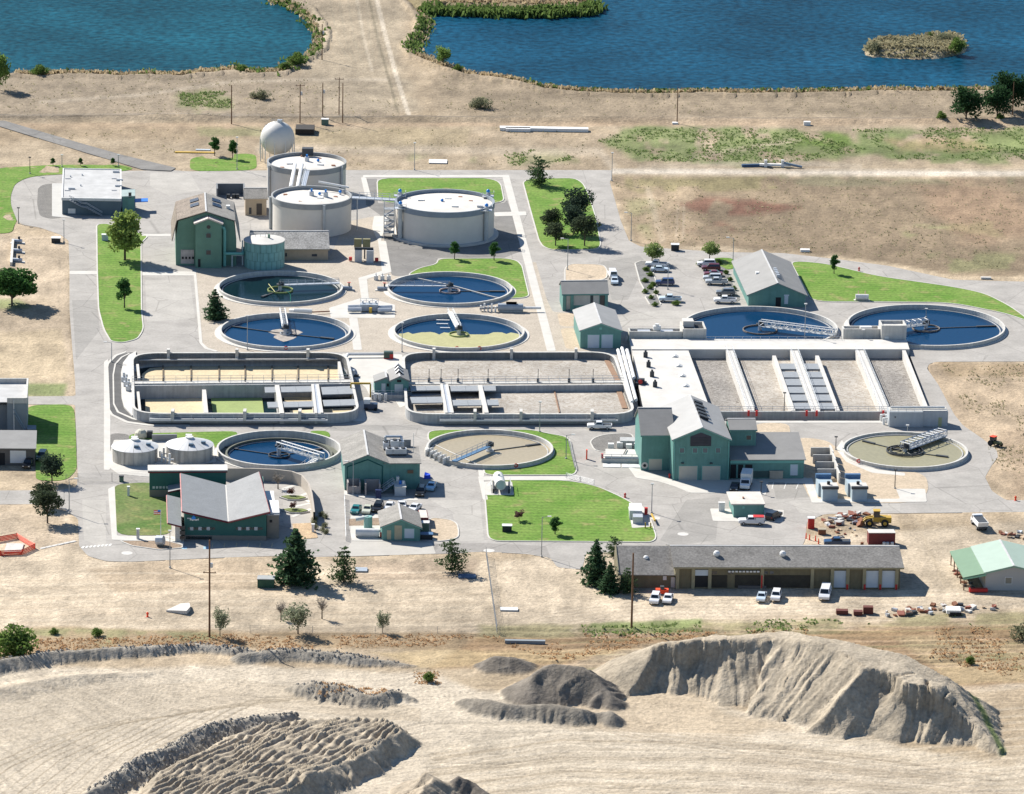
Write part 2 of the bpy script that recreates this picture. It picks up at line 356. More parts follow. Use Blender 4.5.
# the dry field east of the plant
patch([(612, 178), (1180, 178), (1180, 275), (950, 276), (840, 255), (640, 244), (622, 215)], DRYB, 4, 8, .93)
patch([(612, 180), (690, 180), (700, 240), (650, 245), (622, 215)], (.40, .31, .21), 10, 14, .6)
patch([(655, 192), (700, 198), (760, 200), (800, 206), (760, 214), (690, 212)], REDV, 6, 10, .7, .5)
patch([(680, 230), (720, 222), (740, 232), (700, 240)], REDV, 5, 8, .5, .5)
patch([(625, 200), (660, 200), (650, 235), (628, 225)], GREEN2, 6, 9, .5, .46)
patch([(600, 178), (780, 178), (780, 190), (640, 192)], (.25, .22, .11), 4, 8, .7, .46)
patch([(780, 176), (1180, 176), (1180, 186), (800, 186)], (.20, .19, .115), 4, 8, .6, .48)
patch([(900, 225), (1180, 218), (1180, 238), (910, 236)], GREEN2, 5, 10, .6, .46)
patch([(930, 255), (1180, 250), (1180, 268), (950, 270)], GREEN2, 5, 8, .6, .44)
patch([(900, 180), (1000, 185), (1080, 230), (960, 240)], (.29, .19, .125), 14, 20, .5)
line([(678, 206), (676, 238)], 1.2, (.44, .36, .27), .5, .8); line([(684, 206), (683, 238)], 1.2, (.44, .36, .27), .5, .8)
line([(648, 190), (662, 240)], 3, (.45, .375, .28), .5, 2)
line([(800, 255.5), (880, 263), (950, 277), (1180, 281)], 1.8, (.45, .36, .25), .7, 1)
patch([(925, 362), (1180, 362), (1180, 500), (1008, 500), (985, 477), (997, 457), (960, 425), (932, 386)], (.385, .30, .21), 3, 5, .85)
patch([(940, 362), (1180, 362), (1180, 378), (950, 378)], (.33, .245, .15), 4, 8, .6, .45)
patch([(1000, 430), (1180, 400), (1180, 500), (1010, 498)], (.32, .24, .165), 8, 12, .6)
# west edge
patch([(-150, 234), (68, 236), (70, 380), (-150, 380)], (.42, .34, .25), 4, 6, .8)
patch([(-150, 330), (60, 330), (68, 380), (-150, 384)], (.36, .29, .19), 4, 8, .6)
patch([(20, 383), (68, 383), (64, 396), (20, 396)], GREEN, 3, 4, .8)
patch([(-150, 300), (20, 298), (30, 308), (-150, 312)], GREEN, 3, 5, .7)
# south yard
patch([(-150, 510), (70, 512), (86, 560), (500, 560), (500, 635), (-150, 640)], (.455, .38, .285), 4, 6, .85)
patch([(-150, 500), (60, 505), (75, 545), (-150, 555)], (.38, .305, .225), 4, 8, .6)
patch([(170, 560), (290, 562), (290, 590), (120, 592), (90, 570)], (.32, .25, .175), 5, 8, .75)
patch([(330, 560), (480, 560), (470, 580), (350, 584)], (.31, .24, .175), 5, 8, .75)
for k in range(14):
    y = 575+k*4.4; line([(-150, y+6+random.uniform(-3, 3)), (100, y+random.uniform(-2, 2)), (300, y-2+random.uniform(-2, 2)), (480, y-3)], .8, (.385, .31, .225) if k % 2 else (.50, .425, .325), .45, .6, .6, 40+k)
patch([(500, 560), (1180, 512), (1180, 600), (900, 612), (620, 622), (500, 630)], (.465, .39, .295), 5, 6, .85)
for k in range(16):
    y = 596+k*1.7; line([(540, y+16), (640, y+2), (760, y), (900, y-6+k*.3), (1180, y-14)], .6, (.52, .445, .345) if k % 2 else (.40, .33, .245), .45, .5, .6, 60+k)
for k in range(8): line([(915+k*4, 520+k*9), (935+k*2, 560+k*5), (1000, 596+k*1.5)], .7, (.40, .33, .24), .4, .5, .6, 90+k)
patch([(-150, 632), (60, 628), (240, 632), (480, 634), (480, 650), (250, 648), (-150, 662)], (.29, .21, .125), 4, 7, .8)
patch([(-150, 632), (130, 630), (240, 636), (100, 646), (-150, 652)], (.18, .2, .09), 4, 8, .6, .47)
patch([(480, 625), (700, 622), (900, 616), (1180, 606), (1180, 640), (700, 636), (480, 646)], (.225, .205, .105), 5, 8, .75, .38)
patch([(480, 638), (1180, 622), (1180, 690), (960, 690), (880, 650), (660, 640), (560, 668), (430, 668)], (.28, .185, .105), 5, 9, .85)
patch([(900, 640), (1180, 640), (1180, 682), (950, 684)], (.40, .315, .19), 6, 10, .7)
patch([(960, 655), (1180, 650), (1180, 672), (970, 672)], GREEN2, 4, 8, .6, .47)
patch([(590, 622), (700, 620), (700, 632), (590, 634)], GREEN, 3, 6, .7, .42)
for k in range(11):
    y = 626+k*4.5; line([(560, y+8), (760, y+random.uniform(-2, 2)), (1180, y-10)], .9, ((.20, .155, .095), (.43, .32, .22), (.17, .18, .09))[k % 3], .5, .7, .6, 120+k)
patch([(370, 652), (640, 648), (560, 664), (420, 668)], (.43, .33, .19), 4, 6, .7)
# gravel pit floor
patch([(-150, 668), (90, 670), (240, 664), (430, 672), (480, 690), (640, 690), (700, 700), (1010, 768), (1180, 700), (1180, 960), (-150, 960)], (.50, .435, .345), 6, 8, .95)
patch([(440, 740), (1180, 760), (1180, 960), (380, 960)], (.44, .37, .278), 10, 16, .6)
for k in range(34):
    a = k/34; line([(-150, 800-a*90), (0, 745-a*60), (100, 715-a*36+8), (240, 705-a*28), (420, 722-a*14)], .7+.5*random.random(), (.36, .30, .225) if k % 3 else (.53, .46, .36), .42, .6, .8, 150+k)
for k in range(26):
    y = 712+k*3.6; line([(430, y+40-k), (600, y+random.uniform(-3, 3)+12), (800, y+20+random.uniform(-4, 4)), (1180, y-20)], .7+.6*random.random(), (.38, .315, .232) if k % 2 else (.53, .46, .36), .42, .7, .8, 200+k)
for k in range(7): line([(600+k*11, 795), (650+k*9, 766)], .8, (.37, .31, .23), .6, .5, .5, 240+k)
for k in range(6): line([(610, 772+k*4), (700, 766+k*4)], .7, (.37, .31, .23), .5, .5, .5, 250+k)
line([(960, 690), (1060, 684), (1180, 684)], 3, (.50, .43, .335), .6, 2)
patch([(0, 690), (120, 680), (200, 700), (120, 740), (0, 770)], (.40, .345, .27), 14, 22, .6); patch([(440, 725), (620, 718), (760, 735), (700, 765), (480, 760)], (.40, .345, .27), 14, 24, .6); patch([(760, 755), (960, 770), (1000, 800), (700, 800)], (.39, .33, .255), 14, 24, .6); patch([(560, 690), (640, 694), (700, 702), (790, 728), (700, 740), (560, 720)], (.43, .34, .235), 10, 16, .6)
for k in range(13): x = k*16; line([(x-70, 800), (x-20, 770-k*2), (x+50+k*2, 738-k*3.4), (x+110+k*4, 722-k*2.4)], .55, (.29, .24, .175), .75, .4, .7, 300+k)
for k in range(9):
    y = 722+k*8
    for o_ in (0, 2.6): line([(440-k*6, y+28+o_), (560, y+8+o_+random.uniform(-3, 3)), (740, y+12+o_), (900+k*12, y+30+o_)], .6, (.32, .265, .195) if k % 2 else (.56, .49, .39), .7, .4, .5, 320+k)
for k in range(4): line([(500+k*20, 690+k*8), (620, 726+k*3), (760, 745+k*5), (1000, 775+k*6)], .7, (.33, .27, .2), .6, .4, .5, 340+k)
# ---- heights
def relief():
    global GZ, C
    GZ = GZ+(fbm(GX*.08, GY*.08, 70, 3)-.5)*.35*(1-((PX > 60) & (PX < 1030) & (PY > 165) & (PY < 560)))
    for m in MOUNDS:
        c = m['c']; P = [(a, b) for a, b, _ in c]; hs = np.array([h for _, _, h in c]); ks = np.array(m['k'] if isinstance(m['k'], list) else [m['k']]*len(P)); rr = hs.max()/ks.min()+12
        s = (GX > min(p[0] for p in P)-rr) & (GX < max(p[0] for p in P)+rr) & (GY > min(p[1] for p in P)-rr) & (GY < max(p[1] for p in P)+rr)
        if not s.any(): continue
        x, y = GX[s], GY[s]
        wx = (fbm(x*.15, y*.15, 33, 3)-.5)*4*min(1, m['g']); wy = (fbm(x*.15+50, y*.15, 34, 3)-.5)*4*min(1, m['g'])
        d, arc, tt = segdist(x+wx, y+wy, P, m['closed']); i0 = np.floor(tt).astype(int) % len(P); i1 = (i0+1) % len(P); fr = tt-np.floor(tt)
        if not m['closed']:
            i0 = np.minimum(np.floor(tt).astype(int), len(P)-1); i1 = np.minimum(i0+1, len(P)-1); fr = tt-i0
        hb = hs[i0]*(1-fr)+hs[i1]*fr; kk = ks[i0]*(1-fr)+ks[i1]*fr
        if m['closed']:
            ins = inpoly(x, y, P); w = 0; hh = 0
            for (a, b, h) in c:
                q = 1/((x-a)**2+(y-b)**2+4)**1.5; w = w+q; hh = hh+q*h
            hi = hh/w; hb = np.where(ins, hi*sstep(0, 6, d)+hb*(1-sstep(0, 6, d)), hb); d = np.where(ins, 0, d)
        gul = (np.abs(fbm(arc*m['gf'], d*.04, 44, 3)-.5)*2)
        g2 = fbm(arc*m['gf']*3, d*.15, 45, 3)-.5
        if 'sc' in m: S_ = np.array(m['sc']); sv = (S_[i0]*(1-fr)+S_[i1]*fr)*(.4+1.2*fbm(arc*.35, d*0, 90, 3)); dn = d+(fbm(arc*.9, d*.2, 91, 3)-.5)*2.4; hb = hb-sv*sstep(.3, 1.3, dn); cut = sv*sstep(.2, .8, dn)*(1-sstep(1.2, 3.0, dn))
        else: cut = 0
        h = hb-kk*d-m['g']*(.55-1.3*gul)*sstep(.2, 3, d)-m['g']*.7*g2*sstep(0, 2, d)+(fbm(x*.3, y*.3, 46, 3)-.5)*.5*m['g']
        if m.get('furrow'):
            # windrows dumped side by side
            uu = x*.85-y*.53; vv = x*.53+y*.85; ph = uu*3.9+fbm(x*.16, y*.16, 47, 3)*16; h = h+np.where(d < .01, m['furrow']*(.5+.5*np.sin(ph))*(.2+1.1*fbm(vv*.3, uu*.5, 48, 3))-.5, 0)
        new = np.maximum(GZ[s], h); up = h > GZ[s]+.05
        if m['col'] is not None:
            dark = (fbm(arc*m['gf']*2, d*.1, 50, 4)-.5)*2*m['gcol']; cc = np.array(m['col'])[None, :]*(1+dark[:, None]-.06*np.minimum(3, cut+0*d)[:, None])
            k = sstep(0, .5, h-GZ[s])[:, None]; C[s] = C[s]*(1-k)+cc*k
        GZ[s] = new
    # low bank of the canal, wheel ruts and grassy banks in the strip above the pit
    d, _, _ = segdist(PX, PY, [(-150, 119), (210, 118.5), (400, 119.5), (760, 121), (1180, 121.5)], False)
    GZ = GZ+1.1*np.exp(-(d/1.6)**2)*(.6+.8*fbm(GX*.1, GY*.1, 71, 2))
    s = (PY > 622) & (PY < 672) & (PX > 420)
    GZ = GZ+np.where(s, .35*sstep(400, 560, PX)*fbm(PX*.02, PY*.2, 72, 2)*(np.sin(PY*1.25+fbm(GX*.03, GY*.03, 73, 3)*14)*sstep(622, 630, PY)*(1-sstep(664, 672, PY)))*(GZ < 1), 0)

    w = np.where(PX < 330, PY+.001*(PX-300)**2, PY+.0009*30**2+.03*np.abs(PX-330)); wob = (fbm(PX*.008, PY*.02, 80, 2)-.5)*16; st = fbm((w+wob)*.42, PX*.006, 81, 4)-.5; st2 = fbm((w+wob*1.4)*.9, PX*.012, 82, 3)-.5
    pit = sstep(655, 672, PY)*(GZ < .6); C = C*(1+pit*(st*.34+st2*.16-.22*sstep(.1, .2, st2+st*.5)+.12*sstep(.12, .2, -st)))[..., None]; GZ = GZ+pit*(st*.22+st2*.06-.12*sstep(.1, .2, st2+st*.5))
    yard = sstep(562, 575, PY)*(1-sstep(612, 622, PY)); sy = fbm(PY*.5+fbm(PX*.01, PY*.03, 83, 2)*5, PX*.012, 84, 4)-.5; C = C*(1+yard*sy*.3)[..., None]
    s = (PY > 680) & (GZ < .5)
    GZ = GZ+np.where(s, (fbm(GX*.25+GY*.2, GY*.05, 74, 3)-.5)*.25, 0)
    lk = lakes_h(PX, PY); zz = -sstep(-9, 14, lk)*3.2+.35*(1-sstep(-40, -8, lk))
    near = PY < 112
    GZ = np.where(near & (lk > -40), np.minimum(GZ, 10)*(1-sstep(-8, 4, lk))+np.where(lk > -12, zz+.7*(1-sstep(-12, 2, lk)), 0), GZ)
    mud = sstep(-7, -1, lk)*near; return lk, mud
LK, MUD = relief()
line([(940, 682), (962, 700), (980, 722), (1002, 752)], 4, (.16, .20, .075), .8, 2.5)
C = C*(1-.35*MUD[..., None])
# vegetated peninsula and island
for poly, col in ((PENIN, (.24, .20, .115)), (ISLE, (.37, .31, .21))):
    s = inpoly(PX, PY, poly); C[s] = np.array(col)*(.85+.3*n_fine[s])[:, None]; GZ[s] += .9*sstep(0, 14, -LK[s])
C *= 1+(fbm(GX*.018, GY*.075, 95, 5)-.5)[..., None]*.75*(1-sstep(600, 680, PY))[..., None]
C *= 1-.13*(1-sstep(150, 185, PY))[..., None]
C *= 1+((fbm(GX*.33, GY*.16, 97, 4)-.5)*.7*(1-.8*sstep(660, 690, PY)))[..., None]
C *= (.88+.24*n_big+.16*(n_fine-.5))[..., None]*np.array([1.0, .985, .955])
BASINS = []                                   # loops of tanks sunk into the ground; filled below by the tanks' own layout
def emit_ground():
    for loop in BASINS:
        lp = offset(loop, -3.0); s = inpoly(GX, GY, lp); GZ[s] = np.minimum(GZ[s], -6.0)
    plant = inpoly(PX, PY, PLANT); GZ[plant & (GZ > -1)] = -0.12
    ny, nx = PX.shape; V = np.stack([GX, GY, GZ], -1).reshape(-1, 3)
    idx = np.arange(ny*nx).reshape(ny, nx)
    F = np.stack([idx[1:, :-1], idx[1:, 1:], idx[:-1, 1:], idx[:-1, :-1]], -1).reshape(-1, 4)
    ring = np.concatenate([idx[0, :], idx[1:, -1], idx[-1, -2::-1], idx[-2:0:-1, 0]])
    far = V[ring].copy(); far[:, :2] = far[:, :2]*9; far[:, 2] = -1.6
    n0 = len(V); V = np.concatenate([V, far]); m = len(ring); q = np.arange(m); q2 = (q+1) % m
    F = np.concatenate([F, np.stack([ring[q], n0+q, n0+q2, ring[q2]], -1)])
    me = bpy.data.meshes.new("ground"); me.vertices.add(len(V)); me.vertices.foreach_set('co', V.astype(np.float32).ravel())
    me.loops.add(F.size); me.loops.foreach_set('vertex_index', F.astype(np.int32).ravel())
    me.polygons.add(len(F)); me.polygons.foreach_set('loop_start', np.arange(0, F.size, 4, dtype=np.int32)); me.update(calc_edges=True)
    me.polygons.foreach_set('use_smooth', np.ones(len(F), bool))
    at = me.color_attributes.new("soil", 'FLOAT_COLOR', 'POINT'); cc = np.ones((len(V), 4), np.float32); cc[:n0, :3] = C.reshape(-1, 3); cc[n0:, :3] = (.37, .30, .22)
    at.data.foreach_set('color', cc.ravel())
    m = bpy.data.materials.new("soil"); m.use_nodes = True; N = m.node_tree.nodes; L = m.node_tree.links; b = N['Principled BSDF']; b.inputs['Roughness'].default_value = .95; b.inputs['Specular IOR Level'].default_value = .15
    a = N.new('ShaderNodeVertexColor'); a.layer_name = "soil"; tc = N.new('ShaderNodeTexCoord')
    def noise(scale, det, lo, hi, x0=.32, x1=.68, stretch=None):
        n = N.new('ShaderNodeTexNoise'); n.inputs['Scale'].default_value = scale; n.inputs['Detail'].default_value = det; n.inputs['Roughness'].default_value = .6
        if stretch:
            mp = N.new('ShaderNodeMapping'); mp.inputs['Scale'].default_value = stretch; L.new(tc.outputs['Object'], mp.inputs[0]); L.new(mp.outputs[0], n.inputs['Vector'])
        else: L.new(tc.outputs['Object'], n.inputs['Vector'])
        r = N.new('ShaderNodeMapRange'); r.inputs['From Min'].default_value = x0; r.inputs['From Max'].default_value = x1; r.inputs['To Min'].default_value = lo; r.inputs['To Max'].default_value = hi
        L.new(n.outputs[0], r.inputs['Value']); return r.outputs[0], n.outputs[0]
    f1, h1 = noise(.5, 6, .88, 1.1); f2, h2 = noise(1.5, 5, .78, 1.2); f3, h3 = noise(.16, 6, .86, 1.06, .3, .62, (1, .6, 1))
    k = N.new('ShaderNodeMath'); k.operation = 'MULTIPLY'; L.new(f1, k.inputs[0]); L.new(f2, k.inputs[1])
    k2 = N.new('ShaderNodeMath'); k2.operation = 'MULTIPLY'; L.new(k.outputs[0], k2.inputs[0]); L.new(f3, k2.inputs[1])
    vm = N.new('ShaderNodeVectorMath'); vm.operation = 'SCALE'; L.new(a.outputs[0], vm.inputs[0]); L.new(k2.outputs[0], vm.inputs['Scale']); L.new(vm.outputs[0], b.inputs['Base Color'])
    bp = N.new('ShaderNodeBump'); bp.inputs['Strength'].default_value = .8; bp.inputs['Distance'].default_value = .45; L.new(h1, bp.inputs['Height']); 
    bp2 = N.new('ShaderNodeBump'); bp2.inputs['Strength'].default_value = .7; bp2.inputs['Distance'].default_value = .22; L.new(h2, bp2.inputs['Height']); L.new(bp.outputs[0], bp2.inputs['Normal']); L.new(bp2.outputs[0], b.inputs['Normal'])
    me.materials.append(m); o = bpy.data.objects.new("ground", me); COL.objects.link(o); o['kind'] = 'structure'; o['label'] = 'dry sandy ground with weeds, wheel tracks and gravel heaps'

# ------------------------------------------------------------------ lakes
def water_mat(name, col, rough=.08, wave=.5, dist=.05, scale=1.2, ior=1.33, var=.12):
    if name in MATS: return MATS[name]
    m = bpy.data.materials.new(name); m.use_nodes = True; N = m.node_tree.nodes; L = m.node_tree.links; b = N['Principled BSDF']
    b.inputs['Roughness'].default_value = rough; b.inputs['IOR'].default_value = ior
    tc = N.new('ShaderNodeTexCoord'); n = N.new('ShaderNodeTexNoise'); n.inputs['Scale'].default_value = scale; n.inputs['Detail'].default_value = 4
    L.new(tc.outputs['Object'], n.inputs['Vector']); bp = N.new('ShaderNodeBump'); bp.inputs['Strength'].default_value = wave; bp.inputs['Distance'].default_value = dist; L.new(n.outputs[0], bp.inputs['Height']); L.new(bp.outputs[0], b.inputs['Normal'])
    n2 = N.new('ShaderNodeTexNoise'); n2.inputs['Scale'].default_value = .02; n2.inputs['Detail'].default_value = 3; L.new(tc.outputs['Object'], n2.inputs['Vector'])
    r = N.new('ShaderNodeMapRange'); r.inputs['From Min'].default_value = .3; r.inputs['From Max'].default_value = .7; r.inputs['To Min'].default_value = 1-var; r.inputs['To Max'].default_value = 1+var; L.new(n2.outputs[0], r.inputs['Value'])
    r2 = N.new('ShaderNodeMapRange'); r2.inputs['From Min'].default_value = .35; r2.inputs['From Max'].default_value = .65; r2.inputs['To Min'].default_value = 1-var; r2.inputs['To Max'].default_value = 1+var*1.3; L.new(n.outputs[0], r2.inputs['Value'])
    k = N.new('ShaderNodeMath'); k.operation = 'MULTIPLY'; L.new(r.outputs[0], k.inputs[0]); L.new(r2.outputs[0], k.inputs[1])
    vm = N.new('ShaderNodeVectorMath'); vm.operation = 'SCALE'; vm.inputs[0].default_value = col; L.new(k.outputs[0], vm.inputs['Scale']); L.new(vm.outputs[0], b.inputs['Base Color'])
    g = N.new('ShaderNodeBsdfGlossy'); g.inputs['Roughness'].default_value = rough; L.new(bp.outputs[0], g.inputs['Normal']); d = N.new('ShaderNodeBsdfDiffuse'); L.new(vm.outputs[0], d.inputs[0]); L.new(bp.outputs[0], d.inputs['Normal']); x = N.new('ShaderNodeMixShader'); x.inputs[0].default_value = ior-1; L.new(d.outputs[0], x.inputs[1]); L.new(g.outputs[0], x.inputs[2]); L.new(x.outputs[0], N['Material Output'].inputs[0])
    MATS[name] = m; return m
for nm, pts, col in (("lake_water", [(-260, 100), (352, 100), (352, -160), (-260, -160)], (.006, .056, .08)), ("lake_water", [(356, 110), (1300, 110), (1300, -160), (356, -160)], (.005, .047, .086))):
    mb = MB(); mb.f.append([mb.pt(*G2(a, b, -1.0), -1.0) for a, b in pts]); o = mb.out(nm, water_mat("lake_"+str(len(MATS)), col, .18, .7, .5, .42, 1.08, .34), None, kind='structure')
# ================================================================== PAVING, LAWNS AND BEDS inside the plant: one partition of sheets
PLANT = [(60, 174), (30, 176), (15, 183), (10, 196), (10, 206), (12, 216.5), (22, 224.5), (40, 227.5), (60, 234.5), (68.5, 240.6), (69.5, 271), (69.5, 310), (72, 345), (75, 380), (75.6, 396), (-60, 397), (-60, 404), (75, 404.5), (77.6, 471), (77, 487), (60, 490), (-60, 491), (-60, 505), (40, 504), (62, 508), (78, 518.6), (79, 546), (88, 556), (106, 561), (129.5, 561.7), (209, 558), (272, 556), (310, 557), (437, 553.8), (485, 551.5), (528, 554), (550.7, 558), (557.5, 567.4), (582, 569.6), (586, 553), (618, 552), (800, 550), (805, 540), (807, 522), (824, 514), (1100, 511), (1100, 501), (1005.8, 500), (992, 491), (985, 477), (992, 465), (998, 457), (996.7, 450), (983, 439), (962.7, 425), (954, 414), (938, 384), (927, 368.5), (929, 364), (936, 361.7), (1100, 361), (1100, 283.5), (984.6, 280.6), (952.5, 279.6), (888, 265.7), (840, 259.5), (783, 253), (721, 252), (641, 246.7), (629, 240.7), (620.8, 220.6), (609.8, 182), (612, 177), (612, 170), (500, 170), (345, 170), (257, 170.4), (190, 171.4), (171, 170), (121, 171)]
REG = []   # (name, label, material key, px polygon, top z, kerb)
def reg(name, label, mat, poly, z=0.0, kerb=False): REG.append([name, label, mat, poly, z, kerb])
reg('service_road', 'pale grey asphalt roads and yards of the treatment plant', 'road', PLANT)
# darker asphalt
reg('asphalt_track', 'dark asphalt track running down from the upper left corner', 'dark', [(-60, 107), (0, 120), (76, 142.5), (120, 155), (176, 168.5), (171, 171.5), (142, 170), (100, 157.5), (63.5, 146.5), (0, 127), (-60, 113)], .22)
reg('asphalt_path', 'dark asphalt apron round the large digester', 'dark', [(366, 178.5), (377, 178.5), (378, 203), (504, 203), (507, 200), (521, 235), (524, 250), (504, 258), (438, 258), (436, 264), (408, 276), (392, 276), (388, 262), (380, 215), (366, 205)])
reg('asphalt_patch', 'worn grey drive crossing the south edge', 'dark2', [(430, 554), (487, 551), (530, 553.5), (551, 558), (546, 546), (486, 543), (420, 544)])
reg('asphalt_path', 'black asphalt strip beside the west basin', 'black', [(106.5, 376), (109, 364), (117, 356), (128, 352.6), (137, 352), (137, 414), (165, 420.5), (190, 422.3), (190, 424.6), (150, 424.6), (128, 421.5), (113, 414.5), (107, 405)])
reg('gravel_bed', 'dark gravel turnaround beside the flat white-roofed building', 'grav', [(38, 188), (44, 184), (62, 183), (62, 218), (50, 219), (40, 216), (37, 205)])
for i, q_ in enumerate(([(150, 172), (190, 173), (200, 190), (170, 196), (150, 186)], [(600, 262), (640, 256), (646, 262), (628, 300), (612, 300)], [(612, 318), (660, 310), (700, 312), (694, 326), (616, 326)], [(330, 425), (420, 425), (424, 430), (330, 431)], [(430, 500), (480, 500), (484, 540), (460, 541), (452, 512)], [(686, 500), (720, 497), (716, 540), (676, 546), (660, 540)], [(792, 503), (900, 504), (900, 511), (800, 513)], [(72, 300), (97, 300), (100, 330), (76, 360)], [(82, 500), (106, 500), (106, 548), (84, 540)], [(772, 480), (806, 480), (810, 497), (776, 499)], [(145, 280), (190, 280), (195, 318), (147, 322)])): reg('asphalt_patch', NTH[i]+' resurfaced asphalt patch counted from the north-west', 'patch' if i % 2 else 'patch2', q_)
# gravel round the clarifiers
reg('gravel_bed', 'tan gravel round the four western clarifiers', 'tan', [(195, 258), (201.5, 343), (208, 349), (218, 352), (610, 352), (600, 330), (574, 330), (566, 312), (553, 312), (547, 300), (536, 262), (530, 262), (529, 299), (505, 300), (430, 285), (437, 264), (408, 277), (392, 276), (388, 262), (380, 215), (345, 222), (330, 258), (240, 268)])
reg('gravel_bed', 'tan gravel bed behind the small grey-roofed office', 'tan2', [(565, 279), (565, 269), (568, 265.5), (573, 264), (597, 264.6), (604, 266), (607, 270), (607, 281), (565, 281)], .1, True)
reg('gravel_bed', 'tan gravel beside the twin-door garage', 'tan2', [(557, 313), (575, 313), (580, 326), (560, 326.5)])
reg('gravel_bed', 'tan gravel in front of the twin-door garage path', 'tan2', [(560, 328), (580, 328), (582, 349), (566, 349)])
reg('gravel_bed', 'tan gravel bed under the aeration basin apron', 'tan2', [(755, 423), (789, 423), (791, 438), (755, 438)], .05)
reg('gravel_bed', 'tan gravel round the south-east clarifier', 'tan2', [(797, 437), (826.7, 440), (838, 449), (852, 463), (880, 472), (917, 472), (926.4, 477.4), (928.7, 488.7), (924, 497.8), (906, 503), (812, 503), (800, 478), (806, 460)], .05)
reg('gravel_bed', 'tan gravel island beside the small teal workshop', 'tan2', [(430, 517.5), (450.6, 520), (457, 524), (458.5, 530), (458.5, 539), (433.6, 542.4), (428, 530)], .1, True)
reg('gravel_bed', 'grey gravel behind the domed tanks', 'grav', [(108, 436), (114, 433), (129, 434), (129, 442), (213, 447), (214, 468), (112, 470), (108, 466)])
reg('mulch_bed', 'grey mulch bed with shrubs at the parking lot', 'mulch', [(635, 263.5), (641, 261), (650, 262), (656, 282), (654, 293), (646, 293), (640, 282)], .1, True)
reg('mulch_bed', 'small grey mulch bed at the parking lot end', 'mulch', [(645, 297), (657, 295), (661, 305), (650, 305)], .1, True)
reg('mulch_bed', 'grey mulch island under the east parking row', 'mulch', [(700, 260), (715, 258.5), (722, 262), (733, 285), (740, 300), (736, 302), (727, 283), (716, 266), (698, 264)], .08)
reg('gravel_bed', 'dark gravel triangles by the loading pit', 'grav', [(590, 442), (594, 438), (605, 434.5), (632, 433), (636, 450), (596, 453)], .05, True)
reg('mulch_bed', 'brown bark bed at the administration entrance', 'bark', [(120, 541), (165, 541), (183, 545), (182, 548), (160, 550), (132, 546)], .08, True)
reg('mulch_bed', 'sunlit soil bed beside the entrance drive', 'bark2', [(292, 523), (312, 522), (318, 538), (296, 540)], .08)  # lighter soil tone than the other bark beds
for nm_, q_ in (('outer', [(104.5, 376), (107, 363), (115, 355), (126, 351.4), (126.5, 352.4), (117, 356), (109, 364), (106.5, 376), (107, 405), (113, 414.5), (128, 421.5), (150, 424.6), (190, 424.6), (190, 426), (148, 426), (126, 423), (111, 415.5), (105, 406)]), ('inner', [(112.5, 375), (114.5, 364), (121, 357), (129, 353.2), (130, 353.8), (122.5, 357.5), (116, 364.4), (114, 375), (114.5, 404), (119, 412), (134, 418.5), (158, 421.8), (158, 422.7), (133, 419.7), (117, 412.5), (113, 404)])): reg('concrete_strip', 'white %s kerb line curving round the west basin' % nm_, 'conc', q_, .08)
# lawns
LAWN = 'mown green lawn '
reg('lawn', LAWN+'round the turning loop in the north-west corner', 'lawn', [(-60, 168), (0, 168), (55, 165), (122, 165), (135, 169), (121, 171.5), (60, 174.5), (30, 176.5), (15, 183.5), (10.5, 196), (11, 206), (17, 221), (14, 226), (12, 233.6), (-60, 234)], .08)
reg('lawn', LAWN+'strip with the large poplar by the west road', 'lawn', [(96.7, 226), (99, 224.3), (107, 224), (141, 234), (148, 236.6), (141, 243), (141.5, 310), (143.5, 330), (137, 339.5), (122, 343), (111, 341.5), (104, 330), (98.7, 310), (97.3, 271)], .1, True)
reg('lawn', LAWN+'square with two columnar trees', 'lawn', [(190, 157), (256, 153), (257, 170.4), (190, 171.5)], .05)
reg('lawn', LAWN+'behind the large digester', 'lawn', [(377, 178.3), (485, 178.3), (497, 181), (501, 185), (504.5, 203.5), (378, 203)], .1, True)
reg('lawn', LAWN+'around the north-east end of the upper clarifier', 'lawn', [(405, 276), (420, 268), (437, 264.5), (438, 259), (505, 258.5), (517, 261), (522, 266), (529.5, 298), (500, 299), (450, 285)], .1, True)
reg('lawn', LAWN+'island with the dark pines', 'lawn', [(523, 182.3), (530, 179), (574.5, 178.3), (582.6, 183.3), (588.6, 194.4), (596.7, 220.6), (600.7, 244.7), (598, 249.5), (552, 250.4), (543, 246.7), (539, 240.7), (530, 208.5)], .1, True)
reg('lawn', LAWN+'sweeping past the north-east clarifiers', 'lawn', [(790, 261), (824, 263.5), (877.5, 276.4), (952.5, 287), (984.6, 293.5), (1010, 306.3), (1030, 321), (1024, 320), (1006, 313.8), (952.5, 303), (877.5, 302), (812, 302)], .1, True)
reg('lawn', LAWN+'patch beside the gable-roofed laboratory', 'lawn', [(712, 258), (733, 258), (735, 268), (728, 270), (716, 264)], .08)
reg('lawn', LAWN+'beside the flat-roofed building on the west edge', 'lawn', [(27.7, 405.3), (63, 404.6), (71, 406), (74, 410), (75.6, 425.4), (76.8, 470.8), (65.5, 481), (36, 481), (35.3, 453), (27, 440)], .08)
reg('lawn', 'patchy green lawn west of the administration building', 'lawn2', [(114.7, 487), (119, 484.5), (150, 482), (172, 490), (171, 535.6), (117, 535.6)], .08)
reg('lawn', LAWN+'sliver behind the domed tanks', 'lawn', [(129, 434), (243, 431), (225, 442), (214, 449), (200, 441.5), (129, 441)], .08)
reg('lawn', LAWN+'corner at the south-west clarifier', 'lawn', [(308, 431), (328, 431), (331, 437), (320, 440)], .08)
